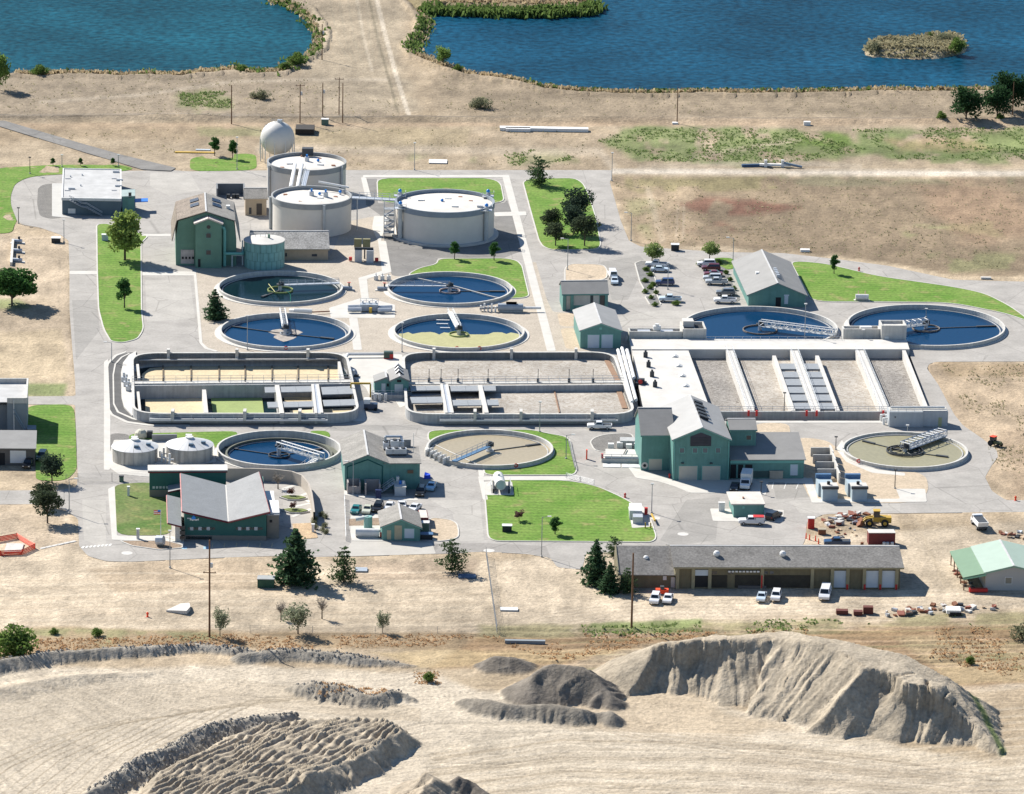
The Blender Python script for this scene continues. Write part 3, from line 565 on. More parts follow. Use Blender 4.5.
reg('lawn', LAWN+'around the brown central clarifier', 'lawn', [(428.6, 431), (452, 430), (531.7, 430), (549, 434), (566, 436.8), (570.4, 441.7), (573.6, 459), (577, 470), (574, 475.4), (484.4, 475.4), (484, 468), (427.7, 441.7)], .1, True)
reg('lawn', LAWN+'with mowing stripes in the centre of the plant', 'lawn', [(483.8, 480.5), (566.6, 480.5), (596, 486), (623, 498), (641, 509), (650, 518), (656, 536), (655, 540), (650.5, 542.4), (496, 541.3), (490, 539), (488, 535.6), (485, 497)], .1, True)
# concrete
reg('walkway', 'long white concrete walkway running away between the lawns', 'conc', [(502, 175), (509, 175), (556, 351), (547, 351)], .04)
reg('walkway', 'white concrete edge along the north road', 'conc', [(363, 175.2), (505, 175.2), (506, 177.4), (363, 177.4)], .05)
reg('walkway', 'short white path up to the digesters', 'conc', [(361, 177.4), (366, 177.4), (372, 200), (366, 200)], .04)
reg('walkway', 'white cross path east of the large digester', 'conc', [(494, 212.5), (526, 211.5), (526.5, 215.5), (495, 216.5)], .05)
reg('walkway', 'white concrete path winding between the upper clarifiers', 'conc', [(374, 216), (388, 216), (381, 241), (386, 241), (391.5, 272), (367, 279), (368.8, 298), (395, 305), (395, 318), (331, 318), (329, 308), (361.4, 298), (358.3, 278), (382, 271), (378, 241), (372, 228)], .04)
reg('walkway', 'white concrete path to the basin slab', 'conc', [(349, 318), (357.5, 318), (362, 350), (353.5, 350)], .04)
reg('concrete_slab', 'white concrete slab between the two basins', 'conc', [(342, 353.5), (402, 354.5), (405, 366), (408, 380), (408, 404), (400, 408), (395, 400), (378, 400), (370, 396), (366, 388), (352, 376)], .03)
reg('concrete_slab', 'small white pad south of the west basin', 'conc', [(353, 404), (363, 400), (366, 421), (353, 421.5)], .03)
reg('walkway', 'white concrete band along the west basin', 'conc', [(104, 362), (108, 359), (110.5, 420), (110, 470), (104, 470)], .04)
reg('walkway', 'white kerb path around the west lawn', 'conc', [(108, 489), (114.7, 486), (117, 536), (172, 536), (184, 540), (184, 546), (165, 541), (112, 540)], .06)
reg('concrete_strip', 'white concrete strip crossing the west road', 'conc', [(69.5, 271), (97, 271), (97, 274.3), (69.5, 274.3)], .03)
reg('concrete_strip', 'white concrete strip crossing to the headworks', 'conc', [(142, 271.5), (195, 271.5), (195, 275.5), (142, 275.5)], .03)
reg('concrete_strip', 'white concrete strip beside the poplar', 'conc', [(141, 234), (171, 234), (171, 236.2), (142, 236.2)], .03)
reg('walkway', 'white gutter line west of the clarifiers', 'conc', [(193.5, 271), (196, 271), (202.5, 343), (208, 348), (218, 351), (216, 352), (205, 349), (199.5, 343)], .05)
reg('concrete_slab', 'concrete loading slab beside the flat white-roofed building', 'conc2', [(52, 183.5), (63, 183.5), (63, 216), (78, 218.5), (52, 216.5)], .06)
reg('concrete_slab', 'white concrete apron in front of the aeration basins', 'conc', [(748, 415.5), (886, 415.5), (886, 423), (757, 423), (748, 420)], .05)
reg('concrete_slab', 'white concrete apron of the big teal building', 'conc', [(628, 467), (642, 470), (672, 479), (730, 480), (806, 477.5), (812, 484), (768, 482), (766, 495), (728, 493), (690, 493), (676, 487), (660, 482), (636, 478)], .05)
reg('walkway', 'white path along the top of the striped lawn', 'conc', [(478, 476.5), (566, 476.5), (572, 480.3), (483.8, 480.3), (488, 500), (483, 500)], .05)
reg('walkway', 'white path beside the brown central clarifier', 'conc', [(478, 468.5), (484, 468.5), (484.4, 476.5), (479, 476.5)], .05)
reg('concrete_slab', 'white pad of the horizontal tank', 'conc', [(483.5, 482.5), (512, 482), (514, 495.5), (485, 495.5)], .13)
reg('concrete_slab', 'white pad of the generator by the lawn', 'conc', [(628, 507), (641, 505), (648, 513), (652, 527), (632, 528.5)], .13)
reg('concrete_slab', 'white pad of the fuel station hut', 'conc', [(710, 508.5), (784, 510), (783, 522.5), (713, 521)], .04)
reg('concrete_slab', 'concrete bay edge in front of the odour units', 'conc', [(803, 479), (812, 478), (818, 499), (900, 499), (896, 489), (925, 489), (927, 502), (812, 503)], .06)
reg('walkway', 'concrete ring path of the south-east clarifier', 'conc', [(836, 449), (842, 440), (848, 450), (856, 461), (878, 470), (905, 473), (905, 476), (872, 473), (846, 462)], .06)
reg('courtyard', 'grey courtyard paving inside the curved wall', 'yard', [(266, 478), (300, 476), (309, 486), (312, 505), (314, 523), (292, 524), (283, 524), (283, 490)], .04)
reg('concrete_slab', 'sunlit slab at the south side of the central teal building', 'conc', [(344, 490), (352, 494), (382, 497), (418, 498.5), (418, 500.5), (380, 500), (344, 495)], .04)
reg('concrete_slab', 'white paving around the small teal workshop', 'conc', [(352, 513), (384, 512), (384, 519), (350, 520)], .05)
reg('concrete_slab', 'white equipment yard of the small teal workshop', 'conc', [(349, 526), (383, 525.5), (384, 541), (352, 541)], .05)
reg('mulch_bed', 'brown soil strip beside the small teal workshop', 'bark', [(349, 519), (382, 518), (382, 525.5), (349, 526)], .06)
reg('driveway', 'clean concrete driveway of the southern yard', 'conc3', [(344, 553), (352, 541), (432, 543), (436, 553.8), (345, 556.5)], .02)
reg('concrete_slab', 'white slab beneath the western domed tanks', 'conc', [(110, 452), (114, 440), (158, 440), (214, 444), (216, 462), (160, 470), (150, 477), (118, 474), (110, 468)], .05)
# ================================================================== shared materials
CONC = M('concrete_light', (.55, .53, .485), .85, .12, .5, fine=.08, streak=.18)
CONCW = M('concrete_white', (.54, .515, .47), .85, .1, .3, fine=.07)
CONCG = M('concrete_grey', (.42, .42, .41), .85, .12, .5, fine=.08, streak=.2)
TEAL = M('teal_siding', (.115, .262, .23), .6, .10, .5, fine=.05, rib=.1, ribsc=2.2, streak=.12)
TEALD = M('teal_green_wall', (.125, .235, .17), .7, .1, .5, fine=.06)
TEALL = M('pale_teal_trim', (.16, .40, .34), .6, .1)
STEEL = M('galvanised_steel', (.50, .52, .54), .45, .1, 1.0, metal=.35)
RAILM = M('rail_steel', (.55, .56, .56), .5, .05, metal=.3)
WHITE = M('white_paint', (.74, .73, .70), .6, .06)
OFFW = M('off_white_metal', (.66, .65, .62), .55, .08, streak=.08)
BLACKM = M('black_void', (.012, .013, .015), .7, .1)
DARKM = M('dark_steel', (.045, .05, .055), .6, .15)
GLASS = M('window_glass', (.015, .022, .03), .12, .1, spec=.6)
SHING = M('grey_shingles', (.25, .235, .21), .95, .22, .35, fine=.22, fsc=3.2)
SHINGB = M('brown_shingles', (.225, .185, .148), .95, .25, .35, fine=.4, fsc=3.0)
ROOFG = M('grey_metal_roof', (.235, .228, .215), .7, .1, .3, fine=.05, rib=.08, ribsc=.8, ribdir='Y')
ROOFP = M('pale_metal_roof', (.32, .312, .295), .6, .09, .3)
BEIGE = M('beige_block', (.42, .335, .24), .85, .1, .6, fine=.07)
GREYSID = M('tan_grey_siding', (.235, .21, .175), .8, .08, .5, rib=.08, ribsc=2.5)
REDP = M('red_paint', (.55, .03, .025), .5, .1)
BLUEP = M('blue_paint', (.02, .16, .55), .5, .1)
YEL = M('yellow_paint', (.48, .31, .045), .6, .12)
ORG = M('orange_plastic', (.85, .075, .02), .6, .1)
DOORL = M('pale_blue_door', (.52, .58, .63), .6, .05, rib=.1, ribsc=2.0, ribdir='Z')
DOORB = M('beige_door', (.50, .46, .38), .7, .05, rib=.08, ribsc=1.6, ribdir='Z')
WINE = M('wine_red_fascia', (.16, .025, .03), .6, .1)
BROWNP = M('creosoted_wood', (.16, .085, .045), .85, .2, 1.0)
RUST = M('rusty_steel', (.22, .09, .045), .85, .25, .8)
GRATE = M('steel_grating', (.27, .285, .295), .6, .1, 1.2, rib=.12, ribsc=1.6)
TANW = M('digester_wall', (.66, .61, .54), .8, .05, .3, fine=.03)
def wmat(n, c, rough=.1, wave=.5): return water_mat(n, c, rough, wave, .06, 1.4, 1.12, .05)
WATB = wmat('clear_dark_water', (.004, .034, .088))
WATD = wmat('dark_green_water', (.005, .018, .024))
SCUM = M('yellow_green_scum', (.36, .345, .17), .9, .1, .4, fine=.1, fsc=3)
SCUMG = M('green_duckweed', (.26, .32, .11), .9, .1, .3, fine=.1, fsc=3)
SCUMT = M('tan_foam', (.56, .455, .285), .9, .10, .3, fine=.12, fsc=2)
def foam_mat(name, c0, c1, sc):
    m = bpy.data.materials.new(name); m.use_nodes = True; N = m.node_tree.nodes; L = m.node_tree.links; b = N['Principled BSDF']; b.inputs['Roughness'].default_value = .8
    tc = N.new('ShaderNodeTexCoord'); n = N.new('ShaderNodeTexNoise'); n.inputs['Scale'].default_value = sc; n.inputs['Detail'].default_value = 6; n.inputs['Roughness'].default_value = .7; n.inputs['Distortion'].default_value = 1.2
    L.new(tc.outputs['Object'], n.inputs['Vector']); r = N.new('ShaderNodeValToRGB'); r.color_ramp.elements[0].position = .40; r.color_ramp.elements[1].position = .58
    r.color_ramp.elements[0].color = (*c0, 1); r.color_ramp.elements[1].color = (*c1, 1); L.new(n.outputs[0], r.inputs[0])
    n2 = N.new('ShaderNodeTexNoise'); n2.inputs['Scale'].default_value = .09; n2.inputs['Detail'].default_value = 4; L.new(tc.outputs['Object'], n2.inputs['Vector'])
    mr = N.new('ShaderNodeMapRange'); mr.inputs['From Min'].default_value = .35; mr.inputs['From Max'].default_value = .65; mr.inputs['To Min'].default_value = .78; mr.inputs['To Max'].default_value = 1.1; L.new(n2.outputs[0], mr.inputs['Value'])
    vm = N.new('ShaderNodeVectorMath'); vm.operation = 'SCALE'; L.new(r.outputs[0], vm.inputs[0]); L.new(mr.outputs[0], vm.inputs['Scale']); L.new(vm.outputs[0], b.inputs['Base Color'])
    bp = N.new('ShaderNodeBump'); bp.inputs['Strength'].default_value = .5; bp.inputs['Distance'].default_value = .12; L.new(n.outputs[0], bp.inputs['Height']); L.new(bp.outputs[0], b.inputs['Normal'])
    MATS[name] = m; return m
FOAM = foam_mat('frothy_liquor', (.27, .225, .175), (.43, .395, .34), 1.1)
FOAM2 = foam_mat('dark_frothy_liquor', (.14, .12, .10), (.33, .305, .27), 1.4)
def circle(c, r, n=64): return [(c[0]+r*math.cos(2*math.pi*i/n), c[1]+r*math.sin(2*math.pi*i/n)) for i in range(n)]

# ================================================================== round clarifiers
def truss(mb, a, b, w, h, bays, r=.09):
    """open walkway truss from a to b (world), width w, height h"""
    a = np.array(a, float); b = np.array(b, float); d = b-a; l = np.linalg.norm(d); d /= l; s = np.array([-d[1], d[0], 0]); z = np.array([0, 0, 1.0])
    for q in (-1, 1):
        for zz in (0, h): mb.tube(a+s*q*w/2+z*zz, b+s*q*w/2+z*zz, r, n=4)
        for i in range(bays+1):
            p = a+d*l*i/bays; mb.tube(p+s*q*w/2, p+s*q*w/2+z*h, r*.7, n=4)
            if i < bays:
                p2 = a+d*l*(i+1)/bays
                mb.tube(p+s*q*w/2+z*(h if i % 2 else 0), p2+s*q*w/2+z*(0 if i % 2 else h), r*.7, n=4)
    for i in range(bays+1):
        p = a+d*l*i/bays; mb.tube(p-s*w/2+z*h, p+s*w/2+z*h, r*.6, n=4); mb.tube(p-s*w/2, p+s*w/2, r*.6, n=4)
def beam(mb, a, b, w, t):
    a = np.array(a, float); b = np.array(b, float); d = b-a; d[2] = 0; l = np.linalg.norm(d); d /= l; s = np.array([-d[1], d[0], 0])*w/2; z = np.array([0, 0, t])
    k = [mb.pt(*p) for p in (a-s, b-s, b+s, a+s, a-s+z, b-s+z, b+s+z, a+s+z)]
    for q in ((3, 2, 1, 0), (4, 5, 6, 7), (0, 1, 5, 4), (1, 2, 6, 5), (2, 3, 7, 6), (3, 0, 4, 7)): mb.f.append([k[i] for i in q])
def clarifier(label, cx, cy, rx, hw, drop, water, to, style='walk', well=1.6, apron=1.0, arms=None, ring=None, launder=True, scum=None, wallm=None, launder_in=1.1, bridge_w=1.2, bm=None):
    c = G(cx, cy, hw); s = FPX/np.dot(c-CAMP, _f); Rr = rx/s; wz = hw-drop; x, y = c[0], c[1]
    root = thing('clarifier_tank', label, 'clarifier', (x, y, 0)); wm = wallm or CONC
    BASINS.append(circle(c, Rr, 72))
    MB().lathe(x, y, [(Rr, -.4), (Rr, hw-.25), (Rr+.08, hw-.25), (Rr+.08, hw), (Rr-.38, hw), (Rr-.38, wz-1.5)], 96).out('tank_wall', wm, root)
    if apron: MB().lathe(x, y, [(Rr+apron, -.05), (Rr+apron, .13), (Rr-.05, .15)], 96).out('footing', CONCW, root)
    mb = MB(); mb.f.append([mb.pt(q[0], q[1], wz) for q in circle(c, Rr-.3, 72)]); mb.out('water', water, root)
    if launder: MB().lathe(x, y, [(Rr-launder_in-.12, wz-.4), (Rr-launder_in-.12, wz+.18), (Rr-launder_in+.1, wz+.18), (Rr-launder_in+.1, wz-.4)], 96).out('weir_ring', CONCG, root)
    if scum:
        (ax, ay), (bx, by), sm = scum; A, B = G(ax, ay, wz), G(bx, by, wz); n = np.array([-(B-A)[1], (B-A)[0]]); pts = []
        for q in circle(c, Rr-.45, 90):
            if np.dot(np.array(q)-A[:2], n) < 0: pts.append(q)
        pts = sorted(pts, key=lambda q: (math.atan2(q[1]-y, q[0]-x)-1.57) % 6.2832)
        edge = [(B[0]+(A[0]-B[0])*t+n[0]*.02*math.sin(t*19), B[1]+(A[1]-B[1])*t+random.uniform(-1.4, 1.4)) for t in np.linspace(.03, .97, 26)]
        mb = MB(); mb.prism(pts+edge, wz-.1, wz+.03); mb.out('scum_layer', sm, root)
    # drive unit, feed well
    MB().cyl(x, y, wz-1, hw+.3, .45, n=12).out('centre_column', STEEL, root)
    if well: MB().lathe(x, y, [(well, wz-.4), (well, wz+.35), (well-.18, wz+.35), (well-.18, wz-.4)], 28).out('feed_well', ring or STEEL, root)
    mb = MB(); mb.box(x-.9, x+.9, y-.7, y+.7, hw+.3, hw+.6); mb.cyl(x, y, hw+.6, hw+1.3, .5, .35, 10); mb.box(x+.2, x+.9, y-.2, y+.25, hw+.6, hw+1.1); mb.out('drive_unit', DARKM, root)
    T = G(to[0], to[1], hw+.3); dv = T[:2]-c[:2]; dl = np.linalg.norm(dv); dv = dv/dl; L = min(dl, Rr+.6); A = np.array([x, y, hw+.15]); B = np.array([x+dv[0]*L, y+dv[1]*L, hw+.15])
    bm = bm or WHITE
    if style == 'truss':
        mb = MB(); truss(mb, A, B, bridge_w, 1.3, max(6, int(L/1.6)), .13); mb.out('truss_bridge', bm, root)
        mb = MB(); beam(mb, A, B, bridge_w-.2, .1); mb.out('bridge_deck', GRATE, root)
    else:
        mb = MB(); beam(mb, A, B, bridge_w, .25); mb.out('bridge_deck', bm, root)
        sv = np.array([-dv[1], dv[0], 0])*bridge_w/2; mb = MB()
        for q in (-1, 1): mb.rail([A+sv*q+[0, 0, .25], B+sv*q+[0, 0, .25]], 1.05, .045, 2.2)
        mb.out('handrail', RAILM, root)
    if arms:
        for (tx, ty) in arms:
            t = G(tx, ty, wz+.1); mb = MB(); beam(mb, (x, y, wz+.02), (t[0], t[1], wz+.02), .3, .16); q = np.array([t[0]-x, t[1]-y, 0])*.28; beam(mb, (t[0]-q[0], t[1]-q[1], wz+.05), (t[0], t[1], wz+.05), .7, .25); mb.out('scraper_arm', DARKM, root)
    return root, c, Rr, wz, hw
def life_ring(px, py, z, label):
    p = G(px, py, z); mb = MB(); mb.lathe(0, 0, [(.45, 0), (.5, .08), (.45, .16), (.3, .16), (.25, .08), (.3, 0)], 12, closed=True)
    mb.v = [np.array([p[0]+v[0], p[1]-.25-v[2], z+v[1]]) for v in mb.v]; tag(mb.out('life_ring', REDP), label, 'life ring', 'red life rings on the tank walls')
c1 = clarifier('open round tank with dark green water beside the pale green tank', 280.3, 286.2, 62.3, .95, 1.1, WATD, (339, 283), 'walk', 3.2, ring=SCUMG, arms=[(262, 297)], bm=STEEL)
c2 = clarifier('open round tank of blue water with a white bridge reaching back, beside a spruce', 285.3, 329.5, 65.3, .95, 1.15, WATB, (282.5, 312.5), 'truss', 1.3, 1.3, arms=[(232, 326.5), (334, 339)])
c3 = clarifier('open round tank of blue water with its thin bridge to the left, edged by lawn', 449.8, 287.2, 62.4, .95, 1.1, WATB, (388, 285.5), 'walk', 2.6, ring=M('pink_concrete', (.42, .34, .30), .9), arms=[(505, 291.5)], bridge_w=.8, bm=STEEL)
c4 = clarifier('open round tank half covered in yellow-green scum', 458.8, 330.3, 65.5, .95, 1.15, WATB, (450, 312), 'walk', 2.4, 1.3, ring=SCUMG, scum=((400, 333), (519, 334), SCUM))
c5 = clarifier('large open round tank with a long white truss bridge, in front of the gable-roofed laboratory', 760, 326, 77.5, 1.0, 1.1, WATB, (838, 334.5), 'truss', 4.2, .6, ring=M('brown_concrete', (.2, .17, .14), .9), bridge_w=1.8)
c6 = clarifier('large open round tank at the east end, rimmed by the curving lawn', 926, 324.5, 78.7, 1.0, 1.1, WATB, (890, 328), 'truss', 3.4, .8, ring=M('brown_concrete', (.2, .17, .14), .9), arms=[(996, 326)], bridge_w=2.0)
c7 = clarifier('open round tank of khaki water with a heavy steel truss bridge and black spoked ring', 905, 449, 62.6, .95, .65, wmat('khaki_water', (.29, .265, .165), .25), (948, 432), 'truss', 0, .4, arms=[(863, 441), (948, 457)], bridge_w=2.6, bm=STEEL)
c8 = clarifier('open round tank of dark blue water with double rim, south of the west basin', 279, 447.5, 62, 1.3, 1.9, WATB, (322, 459), 'truss', 2.4, .6, ring=DARKM, arms=[(222, 447), (322, 449)], launder_in=2.6, bridge_w=1.6)
c9 = clarifier('open round tank of beige water with a blue arm, surrounded by lawn', 489.8, 447, 63.2, 1.0, 1.0, wmat('beige_water', (.355, .30, .205), .3), (452, 462), 'walk', .9, .4, arms=[(540, 444)], bm=M('blue_steel', (.10, .20, .33), .5, .1))
# black spoked ring of the khaki tank; inner channel of the double-rimmed tank
root, c, Rr, wz, hw = c7; mb = MB()
for rr in (4.2, 3.4): mb.lathe(c[0], c[1], [(rr, wz+.1), (rr, wz+.45), (rr-.18, wz+.45), (rr-.18, wz+.1)], 32)
for i in range(10):
    a = i*math.pi/5; mb.tube((c[0]+1*math.cos(a), c[1]+1*math.sin(a), wz+.3), (c[0]+4.1*math.cos(a), c[1]+4.1*math.sin(a), wz+.3), .1, n=4)
mb.out('spoked_ring', DARKM, root)
root, c, Rr, wz, hw = c8; MB().lathe(c[0], c[1], [(Rr-2.3, wz+.2), (Rr-2.3, wz+.7), (Rr-1.9, wz+.7), (Rr-1.8, wz+.15), (Rr-.3, wz+.15)], 96).out('channel_floor', M('dark_channel_concrete', (.13, .135, .105), .9, .2, .4), root)  # one dark grey-green tone over the whole channel ring
root, c, Rr, wz, hw = c1; mb = MB(); mb.tube((c[0]-3, c[1]+2, hw), (c[0]-1, c[1]-6, hw+.1), .09, n=5); mb.out('scum_pipe', M('yellow_pipe', (.5, .47, .2), .6), root)
mb = MB(); mb.tube((c[0]+3.2, c[1]-14.6, hw), (c[0]+3.2, c[1]-14.6, hw+1.8), .07, n=5); mb.tube((c[0]+3.2, c[1]-14.6, hw+1.8), (c[0]+2.2, c[1]-14, hw+2.7), .07, n=5); mb.out('davit', M('green_paint', (.04, .35, .22), .5), root)
root, c, Rr, wz, hw = c2; mb = MB(); mb.f.append([mb.pt(c[0]+math.cos(t)*(3.2+1.2*math.sin(5*t)), c[1]+math.sin(t)*(5+2*math.sin(3*t)), wz+.02) for t in np.linspace(0, 6.1, 22)]); mb.out('foam_patch', M('brown_foam', (.33, .29, .25), .9, .3, .7, fine=.2), root)
for px, py, l in ((286, 347.5, 'red life ring on the rim of the tank with the white bridge'), (457, 347.7, 'left of two red life rings on the scum-covered tank'), (479.5, 347.7, 'right of two red life rings on the scum-covered tank'), (858.5, 460.5, 'red life ring on the khaki tank'), (516, 465, 'red life ring on the beige tank among the lawns')):
    life_ring(px, py, .7, l)
# stairs to the south-west clarifier and gates of the beige one
def stairs(name, label, a, b, w, n, mat, rail=True, group=None):
    a = np.array(a, float); b = np.array(b, float); root = thing(name, label, 'stairs', (a[0], a[1], 0), group)
    d = (b-a); l = np.hypot(d[0], d[1]); dx = d/max(l, 1e-6); dx[2] = 0; sv = np.array([-dx[1], dx[0], 0])*w/2
    for i in range(n):
        p = a+d*(i+.5)/n; mb = MB(); beam(mb, p-dx*l/n*.5, p+dx*l/n*.5, w, .08); mb.out('step', mat, root)
    for q in (-1, 1):
        mb = MB(); mb.tube(a+sv*q, b+sv*q, .1, n=4)
        if rail: mb.tube(a+sv*q+[0, 0, 1.05], b+sv*q+[0, 0, 1.05], .05, n=4); [mb.tube(a+sv*q+d*t, a+sv*q+d*t+[0, 0, 1.05], .045, n=4) for t in (0, .33, .66, 1)]
        mb.out('stringer', mat, root)
    return root
stairs('steel_stairs', 'white steel stairs climbing to the double-rimmed tank bridge', G(303, 469, 0), G(316, 458.5, 1.7), 1.6, 9, WHITE)
r = thing('weir_gates', 'row of white slide gates where pipes enter the beige tank', 'gates', G(437, 460))
for i in range(5):
    p = G(429+i*4.3, 455+i*2.2); mb = MB(Fr(p, (.8, -.6, 0))); mb.box(-.1, .1, -1.2, 1.2, 0, 1.5); mb.box(-.5, .5, -.1, .1, 1.1, 1.5); mb.tube((0, 0, 1.5), (0, 0, 2.3), .07, n=5); mb.out('slide_gate', OFFW, r)

# ================================================================== rectangular basins
def Lp(a, b, t, z): # point along pixel segment on level z
    A = G(*a, z); B = G(*b, z); return A+(B-A)*t
def slabline(mb, a, b, w, z0, z1):
    """upright wall or walkway between two pixels seen at its top level z1"""
    A = G(*a, z1); B = G(*b, z1); A[2] = z0; B[2] = z0; beam(mb, A, B, w, z1-z0)
def basin(name, label, corners, hw, wz, rad, wall_t=.45):
    o = roundpoly([G(a, b, hw) for a, b in corners], rad, 8)
    P = np.array(o); area = .5*np.sum(P[:, 0]*np.roll(P[:, 1], -1)-np.roll(P[:, 0], -1)*P[:, 1])
    if area < 0: o = o[::-1]
    root = thing(name, label, 'basin', (P[:, 0].mean(), P[:, 1].mean(), 0)); BASINS.append(o)
    i = offset(o, wall_t); mb = MB(); ringwall(mb, o, i, -.4, hw); n = len(i)
    ia = [mb.pt(p[0], p[1], hw-.02) for p in i]; ib = [mb.pt(p[0], p[1], wz-1.5) for p in i]
    for k in range(n): j = (k+1) % n; mb.f.append([ia[k], ia[j], ib[j], ib[k]])
    mb.out('basin_wall', CONCG, root)
    mb = MB(); cap = offset(o, -.08); ic = offset(o, .55); ringwall(mb, cap, ic, hw-.02, hw+.14); mb.out('coping', CONC, root)
    return root, o, i
def sheet(root, name, mat, px, z):
    mb = MB(); mb.prism([G2(a, b, z) for a, b in px], z-.2, z); return mb.out(name, mat, root)
HW1 = 2.2
west, wo, wi = basin('oxidation_basin', 'west rectangular aeration basin with tan foam, rounded corners and a middle walkway', [(131, 353), (347, 352.5), (360, 414), (132.5, 414)], HW1, -.9, 7)
WZ = -.9
sheet(west, 'water', WATD, [(128, 352), (346, 351.5), (362, 418), (130, 420)], WZ-.15)
sheet(west, 'foam', SCUMT, [(142, 374), (150, 368), (170, 366.3), (338, 366.3), (341, 381), (143, 381.5)], WZ+.05)
sheet(west, 'foam', SCUMT, [(145, 399), (203, 398), (205, 414), (145.5, 414.5)], WZ+.05)
sheet(west, 'duckweed', SCUMG, [(211, 398), (262, 397.5), (264, 414), (213, 414)], WZ+.05)
sheet(west, 'foam', SCUMT, [(284, 396), (311, 395.5), (313, 403), (285, 404)], WZ+.05)
sheet(west, 'foam', SCUMT, [(290, 410.5), (352, 408), (354, 414), (290, 415)], WZ+.05)
mb = MB(); slabline(mb, (133, 385.5), (351, 383.5), .5, -2, HW1); mb.out('middle_wall', CONCG, west)
mb = MB(); slabline(mb, (132, 382.3), (351, 380.5), 2.2, HW1-.25, HW1); mb.out('walkway', CONC, west)
a, b = G(132, 384, HW1), G(351, 382.2, HW1); mb = MB(); mb.rail([a, b], 1.1, .04, 2.5); a, b = G(132, 380.8, HW1), G(351, 379, HW1); mb.rail([a, b], 1.1, .04, 2.5); mb.out('handrail', RAILM, west)
mb = MB(); slabline(mb, (204, 389.5), (206.3, 412.5), .9, -2, HW1-.2); mb.out('cross_wall', CONCW, west)
for p, q in (((137.5, 364), (139, 378)), ((138, 391.5), (140, 411)), ((339, 361.5), (343, 379))):
    mb = MB(); slabline(mb, p, q, .6, -2, HW1-.1); mb.out('guide_wall', CONCW, west)
mb = MB(); slabline(mb, (133, 359.5), (341, 358.5), .5, HW1-1.3, HW1-1.0); mb.out('ledge', CONCG, west)
# grating decks in the east half of the west basin
def deck(root, pts, z, t=.25, name='grating_deck', mat=None, n=1):
    (ax, ay), (bx, by), (cx_, cy_), (dx, dy) = pts
    for i in range(n):
        t0, t1 = i/n+.004*(i > 0), (i+1)/n
        q = [(ax+(bx-ax)*t0, ay+(by-ay)*t0), (ax+(bx-ax)*t1, ay+(by-ay)*t1), (dx+(cx_-dx)*t1, dy+(cy_-dy)*t1), (dx+(cx_-dx)*t0, dy+(cy_-dy)*t0)]
        MB().prism([G2(a, b, z) for a, b in q], z-t, z).out(name, mat or GRATE, root)
deck(west, [(264.5, 387), (311, 386), (312, 391.5), (265, 392.5)], HW1, n=3)
deck(west, [(321, 387), (352, 386), (355, 393.5), (322.5, 394.5)], HW1, n=2)
deck(west, [(267, 402), (313, 401), (314, 406.5), (268, 407.5)], HW1, n=3)
deck(west, [(322.5, 400), (356, 399), (357, 405), (324, 406)], HW1, n=2)
for p, q, w in (((277, 385), (282, 413), 1.0), ((312.5, 384), (316, 413), .6), ((317.5, 384), (322, 412.5), .6)):
    mb = MB(); slabline(mb, p, q, w, -1.5, HW1+.35); mb.out('channel_wall', CONCW, west)
deck(west, [(313.5, 384.5), (318, 384.3), (321.5, 412.5), (317, 412.8)], HW1+.15, mat=STEEL, name='channel_cover', n=1)
for x in (163, 191, 219, 245, 272, 298, 328):   # baffle posts rising behind the walkway
    mb = MB(); p = G(x, 382, HW1); q = G(x, 366.5, WZ); u = G(x, 381, WZ+.2); beam(mb, (u[0], u[1], WZ+.1), (q[0], q[1], WZ+.1), .3, .2); BB = M('brown_baffle', (.15, .115, .075), .8); mb.out('baffle_arm', BB, west); MB().tube((p[0], p[1]+.4, WZ), (p[0], p[1]+.4, HW1+.9), .16, n=4).out('baffle_post', BB, west)
# outside: walkway bracket, railing and support fins along the front; fins on the far wall
def front_gallery(root, x0, x1, y, fins, hw, backfins, yb):
    for k in range(int((x1-x0)/22)):
        xa = x0+k*22; xb = min(xa+21.4, x1); A = G(xa, y, hw)+[0, -1.1, -.95]; B = G(xb, y, hw)+[0, -1.1, -.95]; mb = MB(); beam(mb, A, B, 1.7, .18); mb.out('gallery_panel', GRATE, root)
    A = G(x0, y, hw)+[0, -1.95, -.75]; B = G(x1, y, hw)+[0, -1.95, -.75]; MB().rail([A, B], 1.1, .045, 2.4).out('gallery_rail', RAILM, root)
    mb = MB(); beam(mb, A+[0, .1, -.45], B+[0, .1, -.45], .25, .3); mb.out('edge_beam', WHITE, root)
    for x in fins:
        p = G(x, y, hw); mb = MB(); mb.box(p[0]-.35, p[0]+.35, p[1]-2.0, p[1]+.4, hw-1.2, hw+1.1); mb.out('support_fin', CONC, root)
    for x in backfins:
        p = G(x, yb, hw); mb = MB(); mb.box(p[0]-.35, p[0]+.35, p[1]-.9, p[1]+.5, hw-1.6, hw+1.1); mb.out('support_fin', CONC, root)
front_gallery(west, 150, 328, 413.6, (173, 245, 300), HW1, (168.5, 237, 308), 353.2)
HW2 = 2.2; WZ2 = .7
east, eo, ei = basin('oxidation_basin', 'east rectangular aeration basin of pinkish froth with rounded corners', [(402, 352.5), (614, 352), (636, 414.5), (406, 414.5)], HW2, WZ2, 6.5)
mb = MB(); mb.prism(offset(eo, .3), WZ2-.2, WZ2); mb.out('froth', FOAM, east)
mb = MB(); slabline(mb, (407, 386), (626, 384.5), .5, -2, HW2); mb.out('middle_wall', CONCG, east)
mb = MB(); slabline(mb, (408, 383), (624, 381.2), 1.8, HW2-.25, HW2); mb.out('walkway', CONC, east)
